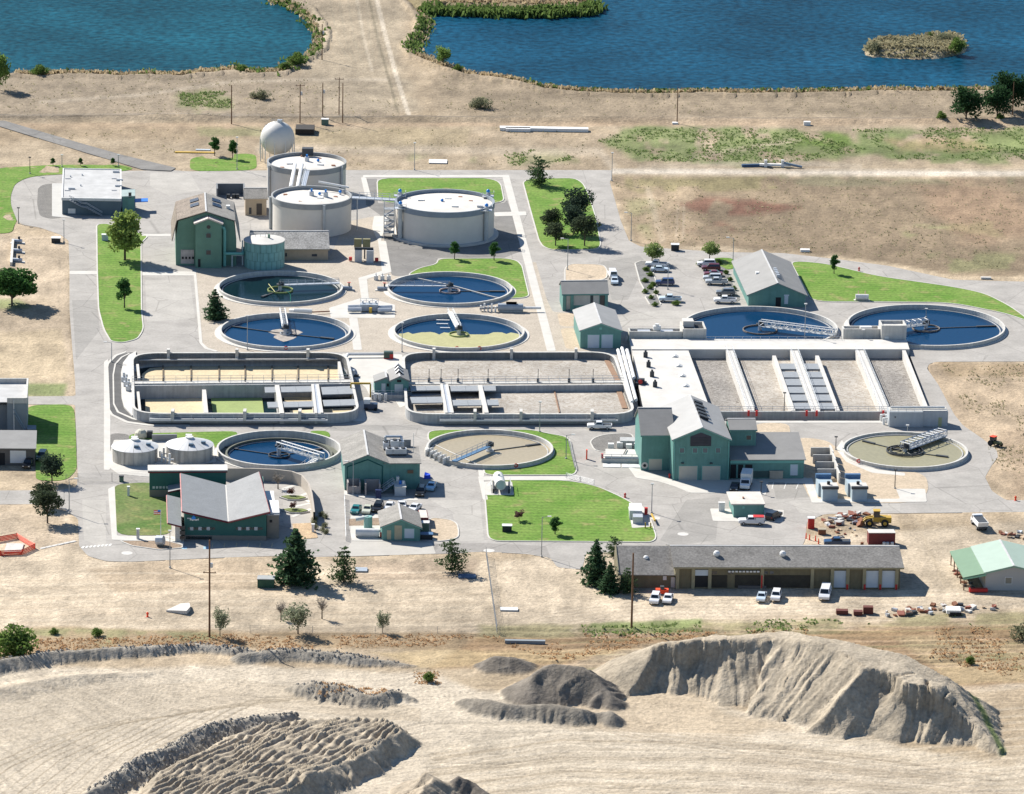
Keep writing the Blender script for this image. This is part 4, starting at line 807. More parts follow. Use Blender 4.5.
a, b = G(408, 384.5, HW2), G(625, 382.8, HW2); mb = MB(); mb.rail([a, b], 1.1, .04, 2.5); a, b = G(408, 381.8, HW2), G(624, 380, HW2); mb.rail([a, b], 1.1, .04, 2.5); mb.out('handrail', RAILM, east)
deck(east, [(410, 386.5), (441, 386), (442, 390), (411, 390.5)], HW2, n=2); deck(east, [(410, 397), (442, 396.5), (443, 402.5), (412, 403)], HW2, n=2)
deck(east, [(450, 386), (495.5, 385.5), (496, 390.5), (451, 391)], HW2, n=3); deck(east, [(452, 400), (498, 399.5), (499, 405), (453, 405.5)], HW2, n=3)
deck(east, [(410, 391), (441, 390.5), (442, 395), (411, 396)], HW2-1, n=1)
for p, q, w in (((441.5, 384), (446.5, 412.5), .6), ((446.8, 384), (452.5, 412.5), .6), ((480, 385), (486.5, 412.5), 1.0)):
    mb = MB(); slabline(mb, p, q, w, -1.5, HW2+.35); mb.out('channel_wall', CONCW, east)
deck(east, [(442.5, 384.5), (446.5, 384.4), (452, 412.3), (447, 412.5)], HW2+.15, mat=STEEL, name='channel_cover')
mb = MB(); slabline(mb, (554, 389), (559.5, 412), .3, -1, WZ2+.25); mb.out('baffle', M('rust_baffle', (.26, .16, .10), .9), east)
mb = MB(); slabline(mb, (607, 360), (618, 381), 1.2, -1, WZ2+.2); mb.out('baffle', M('rust_baffle', (.26, .16, .10), .9), east)
mb = MB(); slabline(mb, (619, 391), (625, 408), 1.2, -1, WZ2+.2); mb.out('baffle', M('rust_baffle', (.26, .16, .10), .9), east)
for x in (429, 441, 458, 488, 538, 569, 593):
    mb = MB(); p = G(x, 382.5, HW2); mb.tube((p[0], p[1]+.3, HW2), (p[0], p[1]+.3, HW2+3.2), .07, n=4); mb.box(p[0]-.3, p[0]+.3, p[1], p[1]+.6, HW2, HW2+.9); mb.out('mixer_mast', DARKM, east)
front_gallery(east, 440, 618, 413.8, (475, 521, 592), HW2, (434, 511.5, 576), 352.6)
# equipment at the west end of the west basin, and the pad between the basins
r = thing('slide_gate_actuator', 'pair of grey gate actuators on the white apron at the west basin end', 'gate actuator', G(127, 390))
for i in range(3):
    p = G(124+i*2.2, 383+i*4.5); mb = MB(Fr(p)); mb.box(-.6, .6, -.5, .5, 0, 1.5); mb.cyl(0, 0, 1.5, 2.5, .3, n=8); mb.box(.4, .9, -.2, .2, 1.5, 2.1); mb.out('actuator', STEEL, r)
mb = MB(); o2 = pxy([(121, 374), (123, 364), (129, 356), (136, 352.5), (136, 416), (150, 418.5), (172, 421.5), (150, 421), (132, 416.5), (124, 408), (121.5, 398)]); mb.prism(o2, -.05, .35); ap = mb.out('white_apron', CONCW, None, kind='structure')

# ---- the four-cell aeration basin
HA = 1.2; WA = -.8
acor = [(627, 341.5), (905.5, 341.5), (930, 412), (640, 412)]
ap_ = [G(a, b, HA) for a, b in [(629, 337.5), (907, 338), (931, 410), (688, 410)]]
aer = thing('aeration_basin', 'large four-celled aeration basin of brown froth with white concrete decks', 'basin', G(790, 380))
loop = [G2(a, b, HA) for a, b in [(628, 336.5), (906, 337), (934, 416), (640, 416)]]; BASINS.append(loop[::-1])
def deckpoly(name, px, z0, z1, mat, root=None): return MB().prism([G2(a, b, z1) for a, b in px], z0, z1).out(name, mat, root or aer)
sheet(aer, 'froth', FOAM2, [(686, 348), (735, 348), (758, 416), (690, 416)], WA)
sheet(aer, 'froth', FOAM, [(735, 348), (772, 350), (794, 416), (752, 416)], WA)
sheet(aer, 'froth', FOAM, [(817, 350), (860, 350), (888, 416), (838, 416)], WA)
sheet(aer, 'froth', FOAM2, [(858, 348), (908, 348), (934, 416), (886, 416)], WA)
sheet(aer, 'froth', FOAM, [(770, 348), (818, 348), (842, 416), (790, 416)], WA-.02)
deckpoly('north_deck', [(629, 339), (906.5, 339.5), (909.5, 349.2), (632, 349.2)], -3, HA+.25, CONCW)
deckpoly('covered_deck', [(632, 349.3), (688, 349.3), (711, 411.5), (643.5, 411.5)], -3, HA, CONCW)
for nm, q, w in (('cell_walkway', ((729, 349.4), (751, 410.5)), 1.75), ('cell_walkway', ((793.5, 349.4), (816.5, 412)), 1.9), ('cell_walkway', ((859, 349.4), (885, 410.5)), 2.0)):
    mb = MB(); slabline(mb, q[0], q[1], w, -3, HA+.02); mb.out(nm, CONCW, aer)
    A, B = G(*q[0], HA), G(*q[1], HA); d = (B-A)/np.linalg.norm(B-A); sv = np.array([-d[1], d[0], 0])*(w/2-.1); mb = MB()
    for s in (-1, 1): mb.rail([A+sv*s, B+sv*s], 1.05, .04, 2.6)
    mb.out('walkway_rail', RAILM, aer)
for q in (((774, 355.5), (793.5, 410.5)), ((817, 355.5), (838, 410.5)), ((903.5, 349.4), (927, 409))):
    mb = MB(); slabline(mb, q[0], q[1], .85, -3, HA+.05); mb.out('cell_wall', CONCW, aer)
mb = MB(); slabline(mb, (708, 411.4), (890, 411.4), .5, -3, HA+.1); mb.out('front_wall', CONCG, aer)
A, B = G(708, 411.2, HA), G(890, 411.2, HA); MB().rail([A, B], 1.1, .045, 2.4).out('front_rail', RAILM, aer)
for x in (748.5, 756.5, 806.5, 816.5, 883): p = G(x, 412.6, HA); MB(Fr(p)).box(-.25, .25, -.9, -.5, -.6, .7).out('red_valve', REDP, aer)
A, B = G(706, 341.0, HA), G(842, 341.0, HA); MB().rail([A, B], 1.1, .045, 2.2).out('north_rail', RAILM, aer)
for i, (y0, y1) in enumerate(((363.5, 369.0), (371.5, 377.3), (378.8, 385.2), (386.8, 392.8), (394.5, 400.6), (402.8, 408.8))):
    def xl(y, a=(774.5, 355), b=(794, 410)): return a[0]+(b[0]-a[0])*(y-a[1])/(b[1]-a[1])
    def xr(y): return xl(y, (791, 349), (813.5, 412))
    MB().prism([G2(a, b, HA-.2) for a, b in [(xl(y0)+1, y0), (xr(y0)-1, y0), (xr(y1)-1, y1), (xl(y1)+1, y1)]], HA-.7, HA-.2).out('grating_deck', GRATE, aer)
    def xl2(y): return xl(y, (796.5, 349), (819.5, 412))
    def xr2(y): return xl(y, (816.5, 355), (838, 410))
    MB().prism([G2(a, b, HA-.2) for a, b in [(xl2(y0)+1, y0), (xr2(y0)-1, y0), (xr2(y1)-1, y1), (xl2(y1)+1, y1)]], HA-.7, HA-.2).out('grating_deck', GRATE, aer)
for i, (x, y) in enumerate(((675, 356.5), (679, 366), (682.5, 376), (686, 386))):
    p = G(x, y, HA); mb = MB(Fr(p)); mb.xprism([(-.9, 0), (.9, 0), (0, .5)], -.8, .8); mb.out('hatch', OFFW, aer)
for i, (x, y) in enumerate(((645.5, 355.5), (648.5, 365.3), (652, 375), (655, 385.2))):
    p = G(x, y+1.6, HA); mb = MB(Fr(p)); mb.box(-.5, .5, -.4, .4, 0, 1.2); mb.cyl(.0, 0, 1.2, 1.7, .25, n=8); mb.out('air_valve_box', DARKM, aer)
# stairways and pipes between the east basin and the covered deck
r = thing('air_header_pipes', 'white air header pipes running away beside the covered concrete deck', 'pipes', G(627, 380))
for k, (a, b) in enumerate((((618, 350), (632, 402)), ((622, 348), (636, 400)), ((627, 350), (634, 378)))):
    A, B = G(*a, 2.4), G(*b, 2.4); mb = MB(); mb.tube(A, B, .4, n=8); mb.out('header_pipe', WHITE, r)
    for t in (.1, .35, .6, .85):
        p = A+(B-A)*t; mb = MB(); mb.tube((p[0], p[1], 0), (p[0], p[1], 2.4), .12, n=5); mb.out('pipe_support', STEEL, r)
r = thing('portable_mixer', 'dark machine with a red disc parked between the east basin and the deck', 'machine', G(641, 388, 0))
p = G(641, 388.5, 0); mb = MB(Fr(p)); mb.box(-1.3, 1.3, -1.0, 1.0, .4, 1.6); mb.box(-.8, .8, -.6, .6, 1.6, 2.4); mb.out('machine_body', DARKM, r); mb = MB(Fr(p)); mb.tube((-.2, -1.05, 1.9), (-.2, -1.2, 1.9), .5, n=14); mb.out('red_disc', REDP, r)
for sx in (-1, 1):
    mb = MB(Fr(p)); mb.tube((sx*1.1, -1.1, .45), (sx*1.1, -.8, .45), .45, n=12); mb.out('wheel', BLACKM, r)
# north channels
def channel(label, rect_front, depth, top_y, tall=None):
    (x0, y0), (x1, y1) = rect_front; fr, w = FRp(x0, y0, x1, y1); h = hgt((x0+x1)/2, (y0+y1)/2, top_y)
    root = thing('concrete_channel', label, 'concrete channel', fr.o); mb = MB(fr); mb.box(0, w, 0, .35, 0, h); mb.box(0, w, depth-.35, depth, 0, h); mb.box(0, .35, .352, depth-.352, 0, h-.003); mb.box(w-.35, w, .352, depth-.352, 0, h-.003); mb.box(.35, w-.35, .35, depth-.35, 0, h-.7); mb.out('channel_walls', CONC, root)
    return root, fr, w, h
G1, fr, w, h = channel('long low concrete channel by the parking lot edge', ((629, 343.5), (682, 343.5)), 3.2, 331.5)
for i in range(2):
    mb = MB(fr); mb.box(2.2+i*5.5, 5.2+i*5.5, .5, 2.7, h-.6, h-.2); mb.out('cover_plate', STEEL, G1)
mb = MB(fr); mb.box(5.9, 7.7, 1.0, 2.2, h, h+1.0); mb.cyl(6.8, 1.6, h+1.0, h+1.5, .5, n=10); mb.out('blower', OFFW, G1)
G2_, fr, w, h = channel('tall square concrete box with dark openings in front of the truss clarifier', ((682.5, 344), (706, 344)), 7, 329)
for i in range(2):
    mb = MB(fr); mb.box(.6+i*2.8, 3.0+i*2.8, 1.0, 6, h-.68, h-.5); mb.out('opening', BLACKM, G2_)
mb = MB(fr); mb.box(.4, 3.0, 3.4, 6.4, h-.5, h+1.0); mb.out('gate_box', CONCW, G2_)
G3, fr, w, h = channel('low concrete channel in front of the east round tank', ((843, 343), (880, 343)), 3.0, 329)
mb = MB(fr); mb.box(4.2, 7, .8, 2.2, h-.3, h+.25); mb.out('cover_plate', OFFW, G3)
G4, fr, w, h = channel('tall concrete block at the north-east corner of the aeration basin', ((881, 345), (906, 345)), 5, 325.5)
mb = MB(fr); mb.box(.8, 1.8, -.08, .0, .0, 2.1); mb.out('door', OFFW, G4)
# block building at the south-east corner
fr, w = FRp(889, 427, 948, 427); h = hgt(915, 427, 412)
blk = thing('concrete_blower_block', 'blue-grey flat-topped concrete block at the front corner of the aeration basin', 'concrete block', fr.o)
mb = MB(fr); mb.box(0, w*.57, 0, 4, 0, h); mb.box(w*.572, w, .5, 4, 0, h-.05); mb.out('block_wall', M('painted_concrete', (.40, .425, .44), .8, .06, .4, streak=.1), blk)
mb = MB(fr); mb.box(.2, w-.2, .7, 3.8, h, h+.12); mb.out('roof_slab', CONC, blk); mb = MB(fr); mb.tube((.6, 2.2, h+.5), (w-.6, 2.2, h+.5), .28, n=8); mb.out('roof_pipe', OFFW, blk)
mb = MB(fr); mb.box(w-2.2, w-1.4, .42, .5, 0, 2.1); mb.out('door', M('olive_panel', (.35, .36, .2), .7), blk); mb = MB(fr); mb.box(1.2, 1.45, -.12, 0, 2.2, 2.5); mb.out('wall_lamp', DARKM, blk)
for k, z in ((0, h+.3),): MB(fr).rail([(.2, .3, h), (w*.56, .3, h)], 1.0, .04, 2).out('roof_rail', RAILM, blk)
r = thing('pipe_manifold', 'white pipe manifold at the foot of the last basin walkway', 'pipes', G(886, 424))
for i in range(4):
    p = G(881+i*2.6, 421+(i % 2)*3.5); mb = MB(Fr(p)); mb.cyl(0, 0, 0, 1.6, .3, n=8); mb.tube((0, 0, 1.4), (.9, .6, 1.4), .25, n=8); mb.out('riser_pipe', WHITE, r)
# ================================================================== BUILDINGS
def toloc(fr, p):
    d = np.array(p, float)-fr.o; a = np.array([[fr.ex[0], fr.ey[0]], [fr.ex[1], fr.ey[1]]]); q = np.linalg.solve(a, d[:2]); return q[0], q[1]
def FP(fr, px, py, y=0.0):                   # pixel -> (x, z) on the upright plane at local depth y
    n = np.cross(fr.ex, np.array([0, 0, 1.0])); o = fr.P(0, y, 0); d = ray(px, py); t = np.dot(o-CAMP, n)/np.dot(d, n); p = CAMP+d*t
    return np.dot(p-o, fr.ex), p[2]
def depth_at(fr, px, py, z): return toloc(fr, G(px, py, z))[1]
def panel(root, fr, name, mat, rect, y=0.0, t=.06, frame=None):   # a door, window or sign set proud of the front plane
    x0, z1 = FP(fr, rect[0], rect[1], y); x1, z0 = FP(fr, rect[2], rect[3], y); z0 = max(z0, .02)
    mb = MB(fr); mb.box(x0, x1, y-t, y+.02, z0, z1); o = mb.out(name, mat, root)
    if frame:
        mb = MB(fr); f = .12
        mb.box(x0-f, x1+f, y-t-.04, y+.01, z1, z1+f); mb.box(x0-f, x0, y-t-.04, y+.01, z0, z1-.002); mb.box(x1, x1+f, y-t-.04, y+.01, z0, z1-.002)
        if name == 'window': mb.box(x0-f, x1+f, y-t-.06, y+.01, z0-f, z0-.002)
        f_ = mb.out('frame', frame, o)
    return o
def gable_y(root, fr, w, d, he, hr, wall, roof, x0=0.0, y0=0.0, oh=.5, apex=.5, trim=None, z0=0.0, he2=None, rib=None):
    """ridge running away from the front; he/he2 left and right eaves, hr the ridge"""
    he2 = he if he2 is None else he2; xa = x0+w*apex
    MB(fr).xprism([(x0, z0), (x0+w, z0), (x0+w, he2), (xa, hr), (x0, he)], y0, y0+d).out('wall', wall, root)
    t = .18
    for (xe, ze) in ((x0, he), (x0+w, he2)):
        sg = -1 if xe < xa else 1; k = (hr-ze)/abs(xa-xe); xo = xe+sg*oh; zo = ze-k*oh
        mb = MB(fr); prof = [(xa, hr+.03), (xo, zo+.03), (xo, zo+t+.03), (xa, hr+t+.03)]; mb.xprism(prof if sg < 0 else prof[::-1], y0-oh, y0+d+oh); mb.out('roof_slope', roof, root)
        mb = MB(fr); mb.xprism([(xa, hr-.14), (xo, zo-.14), (xo, zo+.02), (xa, hr+.02)], y0-oh-.03, y0-oh+.12); mb.out('barge_board', trim or wall, root)
    MB(fr).box(xa-.2, xa+.2, y0-oh-.01, y0+d+oh, hr+t-.02, hr+t+.07).out('ridge_cap', M('ridge_metal', (.50, .49, .47), .6), root)
def gable_x(root, fr, w, d, he, hr, wall, roof, x0=0.0, y0=0.0, oh=.5, ridge=.5, trim=None, z0=0.0, heb=None):
    heb = he if heb is None else heb; ya = y0+d*ridge
    MB(fr).yprism([(y0, z0), (y0+d, z0), (y0+d, heb), (ya, hr), (y0, he)], x0, x0+w).out('wall', wall, root); t = .18
    for (ye, ze) in ((y0, he), (y0+d, heb)):
        sg = -1 if ye < ya else 1; k = (hr-ze)/abs(ya-ye); yo = ye+sg*oh; zo = ze-k*oh
        mb = MB(fr); mb.yprism([(ya, hr+.03), (yo, zo+.03), (yo, zo+t+.03), (ya, hr+t+.03)], x0-oh, x0+w+oh); mb.out('roof_slope', roof, root)
    MB(fr).box(x0-oh, x0+w+oh, y0-oh-.06, y0-oh+.0, he-(hr-he)/abs(ya-y0)*oh-.14, he-(hr-he)/abs(ya-y0)*oh+.16).out('fascia', trim or wall, root)
    MB(fr).box(x0-oh, x0+w+oh, ya-.2, ya+.2, hr+t-.02, hr+t+.07).out('ridge_cap', M('ridge_metal', (.50, .49, .47), .6), root)
def roofpt(fr, x0, w, he, hr, apex, x): # height on a gable_y roof
    xa = x0+w*apex
    return he+(hr-he)*((x-x0)/(xa-x0) if x < xa else (x0+w-x)/(x0+w-xa))+.21

# --- flat white-roofed building, north-west
fr, w = FRp(62.2, 214.5, 121, 215.5); h = hgt(90, 215, 198.5); d = depth_at(fr, 90, 169, h)
B = thing('flat_roofed_building', 'dark-walled building with a flat white roof inside the turning loop', 'building', fr.o)
MB(fr).box(0, w, 0, d, 0, h-.3).out('wall', M('slate_wall', (.10, .14, .165), .8, .12, .4, fine=.08), B)
MB(fr).box(.25, w-.25, .25, d-.25, h-.298, h-.1).out('roof', M('white_membrane', (.43, .425, .41), .8, .16, .3, fine=.05), B)
mb = MB(fr); mb.box(-.15, w+.15, -.15, .2, h-.6, h+.12); mb.box(-.15, w+.15, d-.2, d+.15, h-.5, h+.12); mb.box(-.15, .2, .2, d-.2, h-.5, h+.118); mb.box(w-.2, w+.15, .2, d-.2, h-.5, h+.118); mb.out('parapet', OFFW, B)
for (x, y, a) in ((.12, .72, 1), (.10, .3, 0), (.32, .78, 1), (.3, .42, 1), (.92, .62, 0), (.9, .42, 0), (.86, .9, 0)):
    mb = MB(fr); mb.box(w*x, w*x+(.35 if a else 1.8), d*y, d*y+.4, h-.1, h+.35); mb.out('roof_vent', STEEL, B)
for y in (.25, .65):
    mb = MB(fr); mb.tube((w*.04, d*y, h+.05), (w*.14, d*y, h+.05), .09, n=5); mb.tube((w*.84, d*y+1, h+.05), (w*.93, d*y+1, h+.05), .09, n=5); mb.out('roof_pipe', STEEL, B)
panel(B, fr, 'door', OFFW, (68, 208.5, 75.5, 213.5)); 
mb = MB(fr); x0, z0 = w*.12, h-.1
for i in range(14): mb.box(x0+i*.62, x0+i*.62+.6, -1.4, -.25, h-.3-i*.31, h-.22-i*.31)
mb.out('stair_treads', GRATE, B); mb = MB(fr)
for y in (-1.45, -.25):
    for dz in (.0, 1.0): mb.tube((x0, y, h-.2+dz), (x0+3.3, y, h-1.95+dz), .06, n=4); mb.tube((x0+3.3, y, h-1.95+dz), (x0+4.6, y, h-2.05+dz), .06, n=4); mb.tube((x0+4.6, y, h-2.05+dz), (x0+8.7, y, .1+dz*.9), .06, n=4)
mb.out('stair_rail', RAILM, B)
an = thing('teal_annex', 'low teal annex with a blue awning beside the flat white-roofed building', 'building', fr.P(w+.6, 0, 0)); fa, wa = FRp(122.5, 214, 134.5, 213.5); ha = hgt(128, 214, 191)
MB(fa).box(0, wa, 0, 7, 0, ha-1.6).out('wall', TEAL, an); MB(fa).box(-.2, wa+.2, -.2, 7.2, ha-1.6, ha-1.4).out('roof', M('dull_teal_roof', (.30, .37, .35), .7), an)
panel(an, fa, 'window', GLASS, (128.5, 192.5, 131.5, 197.5)); MB(fa).box(wa+.1, wa+3.6, 1.5, 5, 2.6, 2.8).out('awning', BLUEP, an)

# --- gambrel headworks building
fr, w = FRp(173.6, 265.3, 238.6, 265.8); z_e = hgt(205, 265.5, 240); z_k = hgt(205, 265.5, 220.5); z_r = hgt(205, 265.5, 211.6); d = depth_at(fr, 203.8, 193.5, z_r)-.3
B = thing('headworks_building', 'tall green building with a brown gambrel roof and a projecting front tower', 'building', fr.o)
i_ = w*.035; xk = .055*w
MB(fr).xprism([(i_, 0), (w-i_, 0), (w-i_, z_e+.2), (w-xk-.3, z_k-.2), (w/2, z_r-.2), (xk+.3, z_k-.2), (i_, z_e+.2)], 0, d).out('wall', TEALD, B)
def slope(a, b, nm, mat, root, fr_, y0, y1, t=.2):
    mb = MB(fr_); n = np.array([-(b[1]-a[1]), b[0]-a[0]]); n = n/np.linalg.norm(n)*t; n = n if n[1] > 0 else -n
    mb.xprism([a, b, (b[0]+n[0], b[1]+n[1]), (a[0]+n[0], a[1]+n[1])], y0, y1); return mb.out(nm, mat, root)
slope((xk, z_k), (w/2, z_r), 'roof_slope', SHINGB, B, fr, -.5, d+.4); slope((w/2, z_r), (w-xk, z_k), 'roof_slope', SHING, B, fr, -.5, d+.4)
slope((-.3, z_e-.3), (xk, z_k), 'lower_roof_slope', SHINGB, B, fr, -.4, d+.3); slope((w-xk, z_k), (w+.3, z_e-.3), 'lower_roof_slope', SHING, B, fr, -.4, d+.3)
MB(fr).box(w/2-.2, w/2+.2, -.52, d+.42, z_r+.15, z_r+.28).out('ridge_cap', M('ridge_metal', (.50, .49, .47), .6), B)
SKYD = M('dark_blue_skylight', (.03, .06, .10), .25, .1)
def skylight(root, fr_, xa, za, xb, zb, y0, y1, n=2):
    k = math.hypot(xb-xa, zb-za); nx, nz = -(zb-za)/k, (xb-xa)/k
    if nz < 0: nx, nz = -nx, -nz
    P = [(xa, y0, za), (xb, y0, zb), (xb, y1, zb), (xa, y1, za)]; mb = MB(fr_)
    a = [mb.pt(x+nx*.2, y, z+nz*.2) for x, y, z in P]; b = [mb.pt(x+nx*.42, y, z+nz*.42) for x, y, z in P]; mb.f += [a[::-1], b]+[[a[i], a[(i+1) % 4], b[(i+1) % 4], b[i]] for i in range(4)]
    o = mb.out('skylight', SKYD, root)
    for j in range(n+1):
        y = y0+(y1-y0)*j/n; mb = MB(fr_); mb.tube((xa+nx*.44, y, za+nz*.44), (xb+nx*.44, y, zb+nz*.44), .12, n=4); mb.out('glazing_bar', STEEL, o)
def gz(x): return z_k+(z_r-z_k)*((x-xk)/(w/2-xk) if x < w/2 else (w-xk-x)/(w/2-xk))
for y in (d*.42, d*.68):
    skylight(B, fr, w*.27, gz(w*.27), w*.40, gz(w*.40), y, y+2.2); skylight(B, fr, w*.60, gz(w*.60), w*.73, gz(w*.73), y, y+2.2)
mb = MB(fr); mb.box(w*.82, w*.88, d*.5, d*.5+1.4, gz(w*.85)-.2, gz(w*.85)+1); mb.out('roof_vent', OFFW, B)
# tower
fx0 = (195.3-173.6)/(238.6-173.6)*w; fx1 = (221.4-173.6)/(238.6-173.6)*w; wt = fx1-fx0; te = hgt(208, 267.5, 223.5); tp = hgt(208, 267.5, 218.5)
MB(fr).xprism([(fx0, 0), (fx1, 0), (fx1, te), ((fx0+fx1)/2, tp), (fx0, te)], -2.6, -.01).out('tower_wall', TEALD, B)
for s in (0, 1):
    a = (fx0-.3, te-.1) if s == 0 else ((fx0+fx1)/2, tp); b = ((fx0+fx1)/2, tp) if s == 0 else (fx1+.3, te-.1); slope(a, b, 'tower_roof', M('pink_white_trim', (.55, .47, .42), .8), B, fr, -3.0, .2, .35)
for r_ in ((206.2, 233.3, 210.8, 237.7), (206.2, 250.2, 210.8, 254.7)): panel(B, fr, 'window', GLASS, r_, -2.6, frame=TEAL)
x, z = FP(fr, 208.6, 227, -2.6); mb = MB(fr); mb.tube((x, -2.66, z), (x, -2.5, z), .5, n=14); mb.out('round_window', GLASS, B)
panel(B, fr, 'door', BLACKM, (198, 259, 200.5, 267), -2.6)
bay = panel(B, fr, 'bay_door', M('pinkish_door', (.42, .37, .34), .7, .2, .8), (180.8, 249.6, 194, 263.6), t=.12)
for i in range(4): panel(B, fr, 'vent_opening', BLACKM, (181.8+i*3.4, 256.6, 183.8+i*3.4, 259), -.1, t=.08)
x, z = FP(fr, 224.5, 227, -1.2); mb = MB(fr); mb.path([(x-2.2, -1.2, z-.1), (x-.4, -1.2, z), (x, -1.2, z-.8), (x, -1.2, .2)], .42, 8); mb.out('duct', TEALL, B)
x2, z2 = FP(fr, 224, 253.5, -1.4); x3, _ = FP(fr, 243, 253, -1.4); mb = MB(fr); mb.path([(x2, -1.4, z2), (x3, -1.4, z2), (x3, 1.5, z2+.8)], .38, 8); mb.out('duct', TEALL, B)
# --- beige hut behind the headworks, its concrete bin
fr, w = FRp(245.3, 215.5, 266.5, 215.5); he = hgt(255, 215.5, 198.8); d = 9
B = thing('beige_pump_house', 'small beige block building with grey roof beside the digesters', 'building', fr.o)
gable_x(B, fr, w, d, he, he+1.7, BEIGE, SHING, oh=.3); panel(B, fr, 'door', M('brown_dark_door', (.06, .05, .045), .6), (256.5, 203.5, 262, 214.8)); panel(B, fr, 'window', GLASS, (249, 207.5, 251.5, 214))
fr, w = FRp(216.5, 199.5, 245, 199.5); B = thing('storage_bin', 'open concrete bin holding dark drums behind the gambrel building', 'bin', fr.o)
mb = MB(fr); mb.box(0, w, 5.5, 5.9, 0, 3.0); mb.box(0, .4, 0, 5.49, 0, 3.0); mb.box(w-.4, w, 0, 5.49, 0, 3.0); mb.out('bin_wall', M('shaded_bin_concrete', (.17, .18, .19), .85, .1), B)  # shade of the bin's inner faces is put into the concrete colour
for x in (3.2, 4.6, 5.6): tag(MB(fr).cyl(x, 1.5, 0, 1.1, .5, n=12).out('drum', DARKM), 'black drum inside the open concrete bin', 'drum', 'drums in the concrete bin')
# --- long beige building beside the green tank
fr, w = FRp(252, 260, 328, 260); he = hgt(300, 260, 248.8); B = thing('beige_block_building', 'long low beige building with a pale speckled grey roof behind the green tank', 'building', fr.o)
d = 13; gable_x(B, fr, w, d, he, he+2.9, BEIGE, M('pale_shingles', (.33, .315, .29), .95, .2, .4, fine=.34, fsc=2.6), oh=.4, trim=M('tan_trim', (.33, .28, .2), .8)); panel(B, fr, 'louvre', DARKM, (311.8, 254, 317, 256.4)); panel(B, fr, 'louvre', DARKM, (285.2, 253, 287, 256.5))
# --- pale green bolted tank
c = G(264.2, 270.5-5.1, 0); rr = 20.3/scale(264, 268); ht = hgt(264, 268, 242.2)
T = thing('sludge_tank', 'pale green bolted steel tank with a white lid', 'tank', c); PT = M('pale_green_panels', (.24, .45, .40), .55, .12, .5, streak=.2)
for j in range(3):
    for i in range(22):
        a0 = -math.pi+i*2*math.pi/22+(j % 2)*.14; z0 = j*ht/3-.02
        MB().lathe(c[0], c[1], [(rr-.05, z0), (rr, z0+.03), (rr, z0+ht/3-.07), (rr-.05, z0+ht/3-.04)], 3, a0+.01, a0+2*math.pi/22-.012).out('panel', PT, T)
MB().lathe(c[0], c[1], [(rr-.08, 0), (rr-.08, ht)], 40).out('seam_shell', TEALD, T)
MB().lathe(c[0], c[1], [(rr+.12, ht-.12), (rr+.12, ht+.06), (.1, ht+.75), (.01, ht+.75)], 40).out('lid', CONCW, T)
mb = MB(); mb.rail([(c[0]-3.6, c[1]+1.5, ht+.25), (c[0]+.3, c[1]+.2, ht+.7)], 1.0, .05, 1.5); mb.out('roof_rail', RAILM, T); MB().cyl(c[0]+1.2, c[1]-.4, ht+.5, ht+1.5, .3, n=8).out('vent', TEALD, T)
mb = MB(); x = c[0]-rr-.3; mb.path([(x, c[1]-1.2, ht), (x, c[1]-1.2, .3)], .2, 6); mb.path([(x, c[1]-1.6, 3.0), (x-2.6, c[1]-1.6, 3.0), (x-2.6, c[1]-1.6, 0)], .25, 6); mb.out('pipe', M('pale_pipe', (.44, .48, .47), .5), T)
# --- digesters
def digester(label, cx, cy, rx, base_y, band, skirt, extras):
    b0 = G(cx, base_y); hh = hgt(cx, base_y, 0) ; s = scale(cx, base_y); ht = (base_y-(cy+rx*.245))/(s*.966)
    c = G(cx, cy, ht); R_ = rx/(FPX/np.dot(c-CAMP, _f)); x, y = c[0], c[1]
    root = thing('digester', label, 'digester tank', (x, y, 0))
    MB().lathe(x, y, [(R_-.15, -.2), (R_-.15, ht-1.5), (R_-.15, ht-1.3)], 96).out('tank_wall', TANW, root, smooth=True)
    MB().lathe(x, y, [(R_-.14, ht-1.5), (R_, ht-1.45), (R_, ht), (R_-.45, ht), (R_-.45, ht-.9)], 96).out('parapet', band, root)
    MB().lathe(x, y, [(R_-.44, ht-.95), (R_*.5, ht-.5), (.01, ht-.25)], 96).out('roof', M('white_cream_roof', (.58, .545, .49), .85, .12, .25, fine=.05), root)
    if skirt: MB().lathe(x, y, [(R_+1.1, -.1), (R_+1.1, .5), (R_-.16, .52)], 96).out('base_ring', CONCW, root)
    return root, x, y, R_, ht
BANDG = M('grey_band', (.30, .305, .30), .8, .1, .5)
d1 = digester('rear round digester with white roof and grey rim band, next to the gas sphere', 306.7, 161, 39.8, 203.5, BANDG, False, None)
d2 = digester('middle round digester with white roof beside the beige buildings', 311.5, 195, 40.5, 237.8, BANDG, False, None)
d3 = digester('large round digester with wide white roof standing alone on dark asphalt', 445, 200.5, 49.8, 246.5, M('bluegrey_band', (.24, .275, .31), .8, .1, .5), True, None)
BLU = M('bright_blue_valve', (.02, .22, .62), .4, .05)
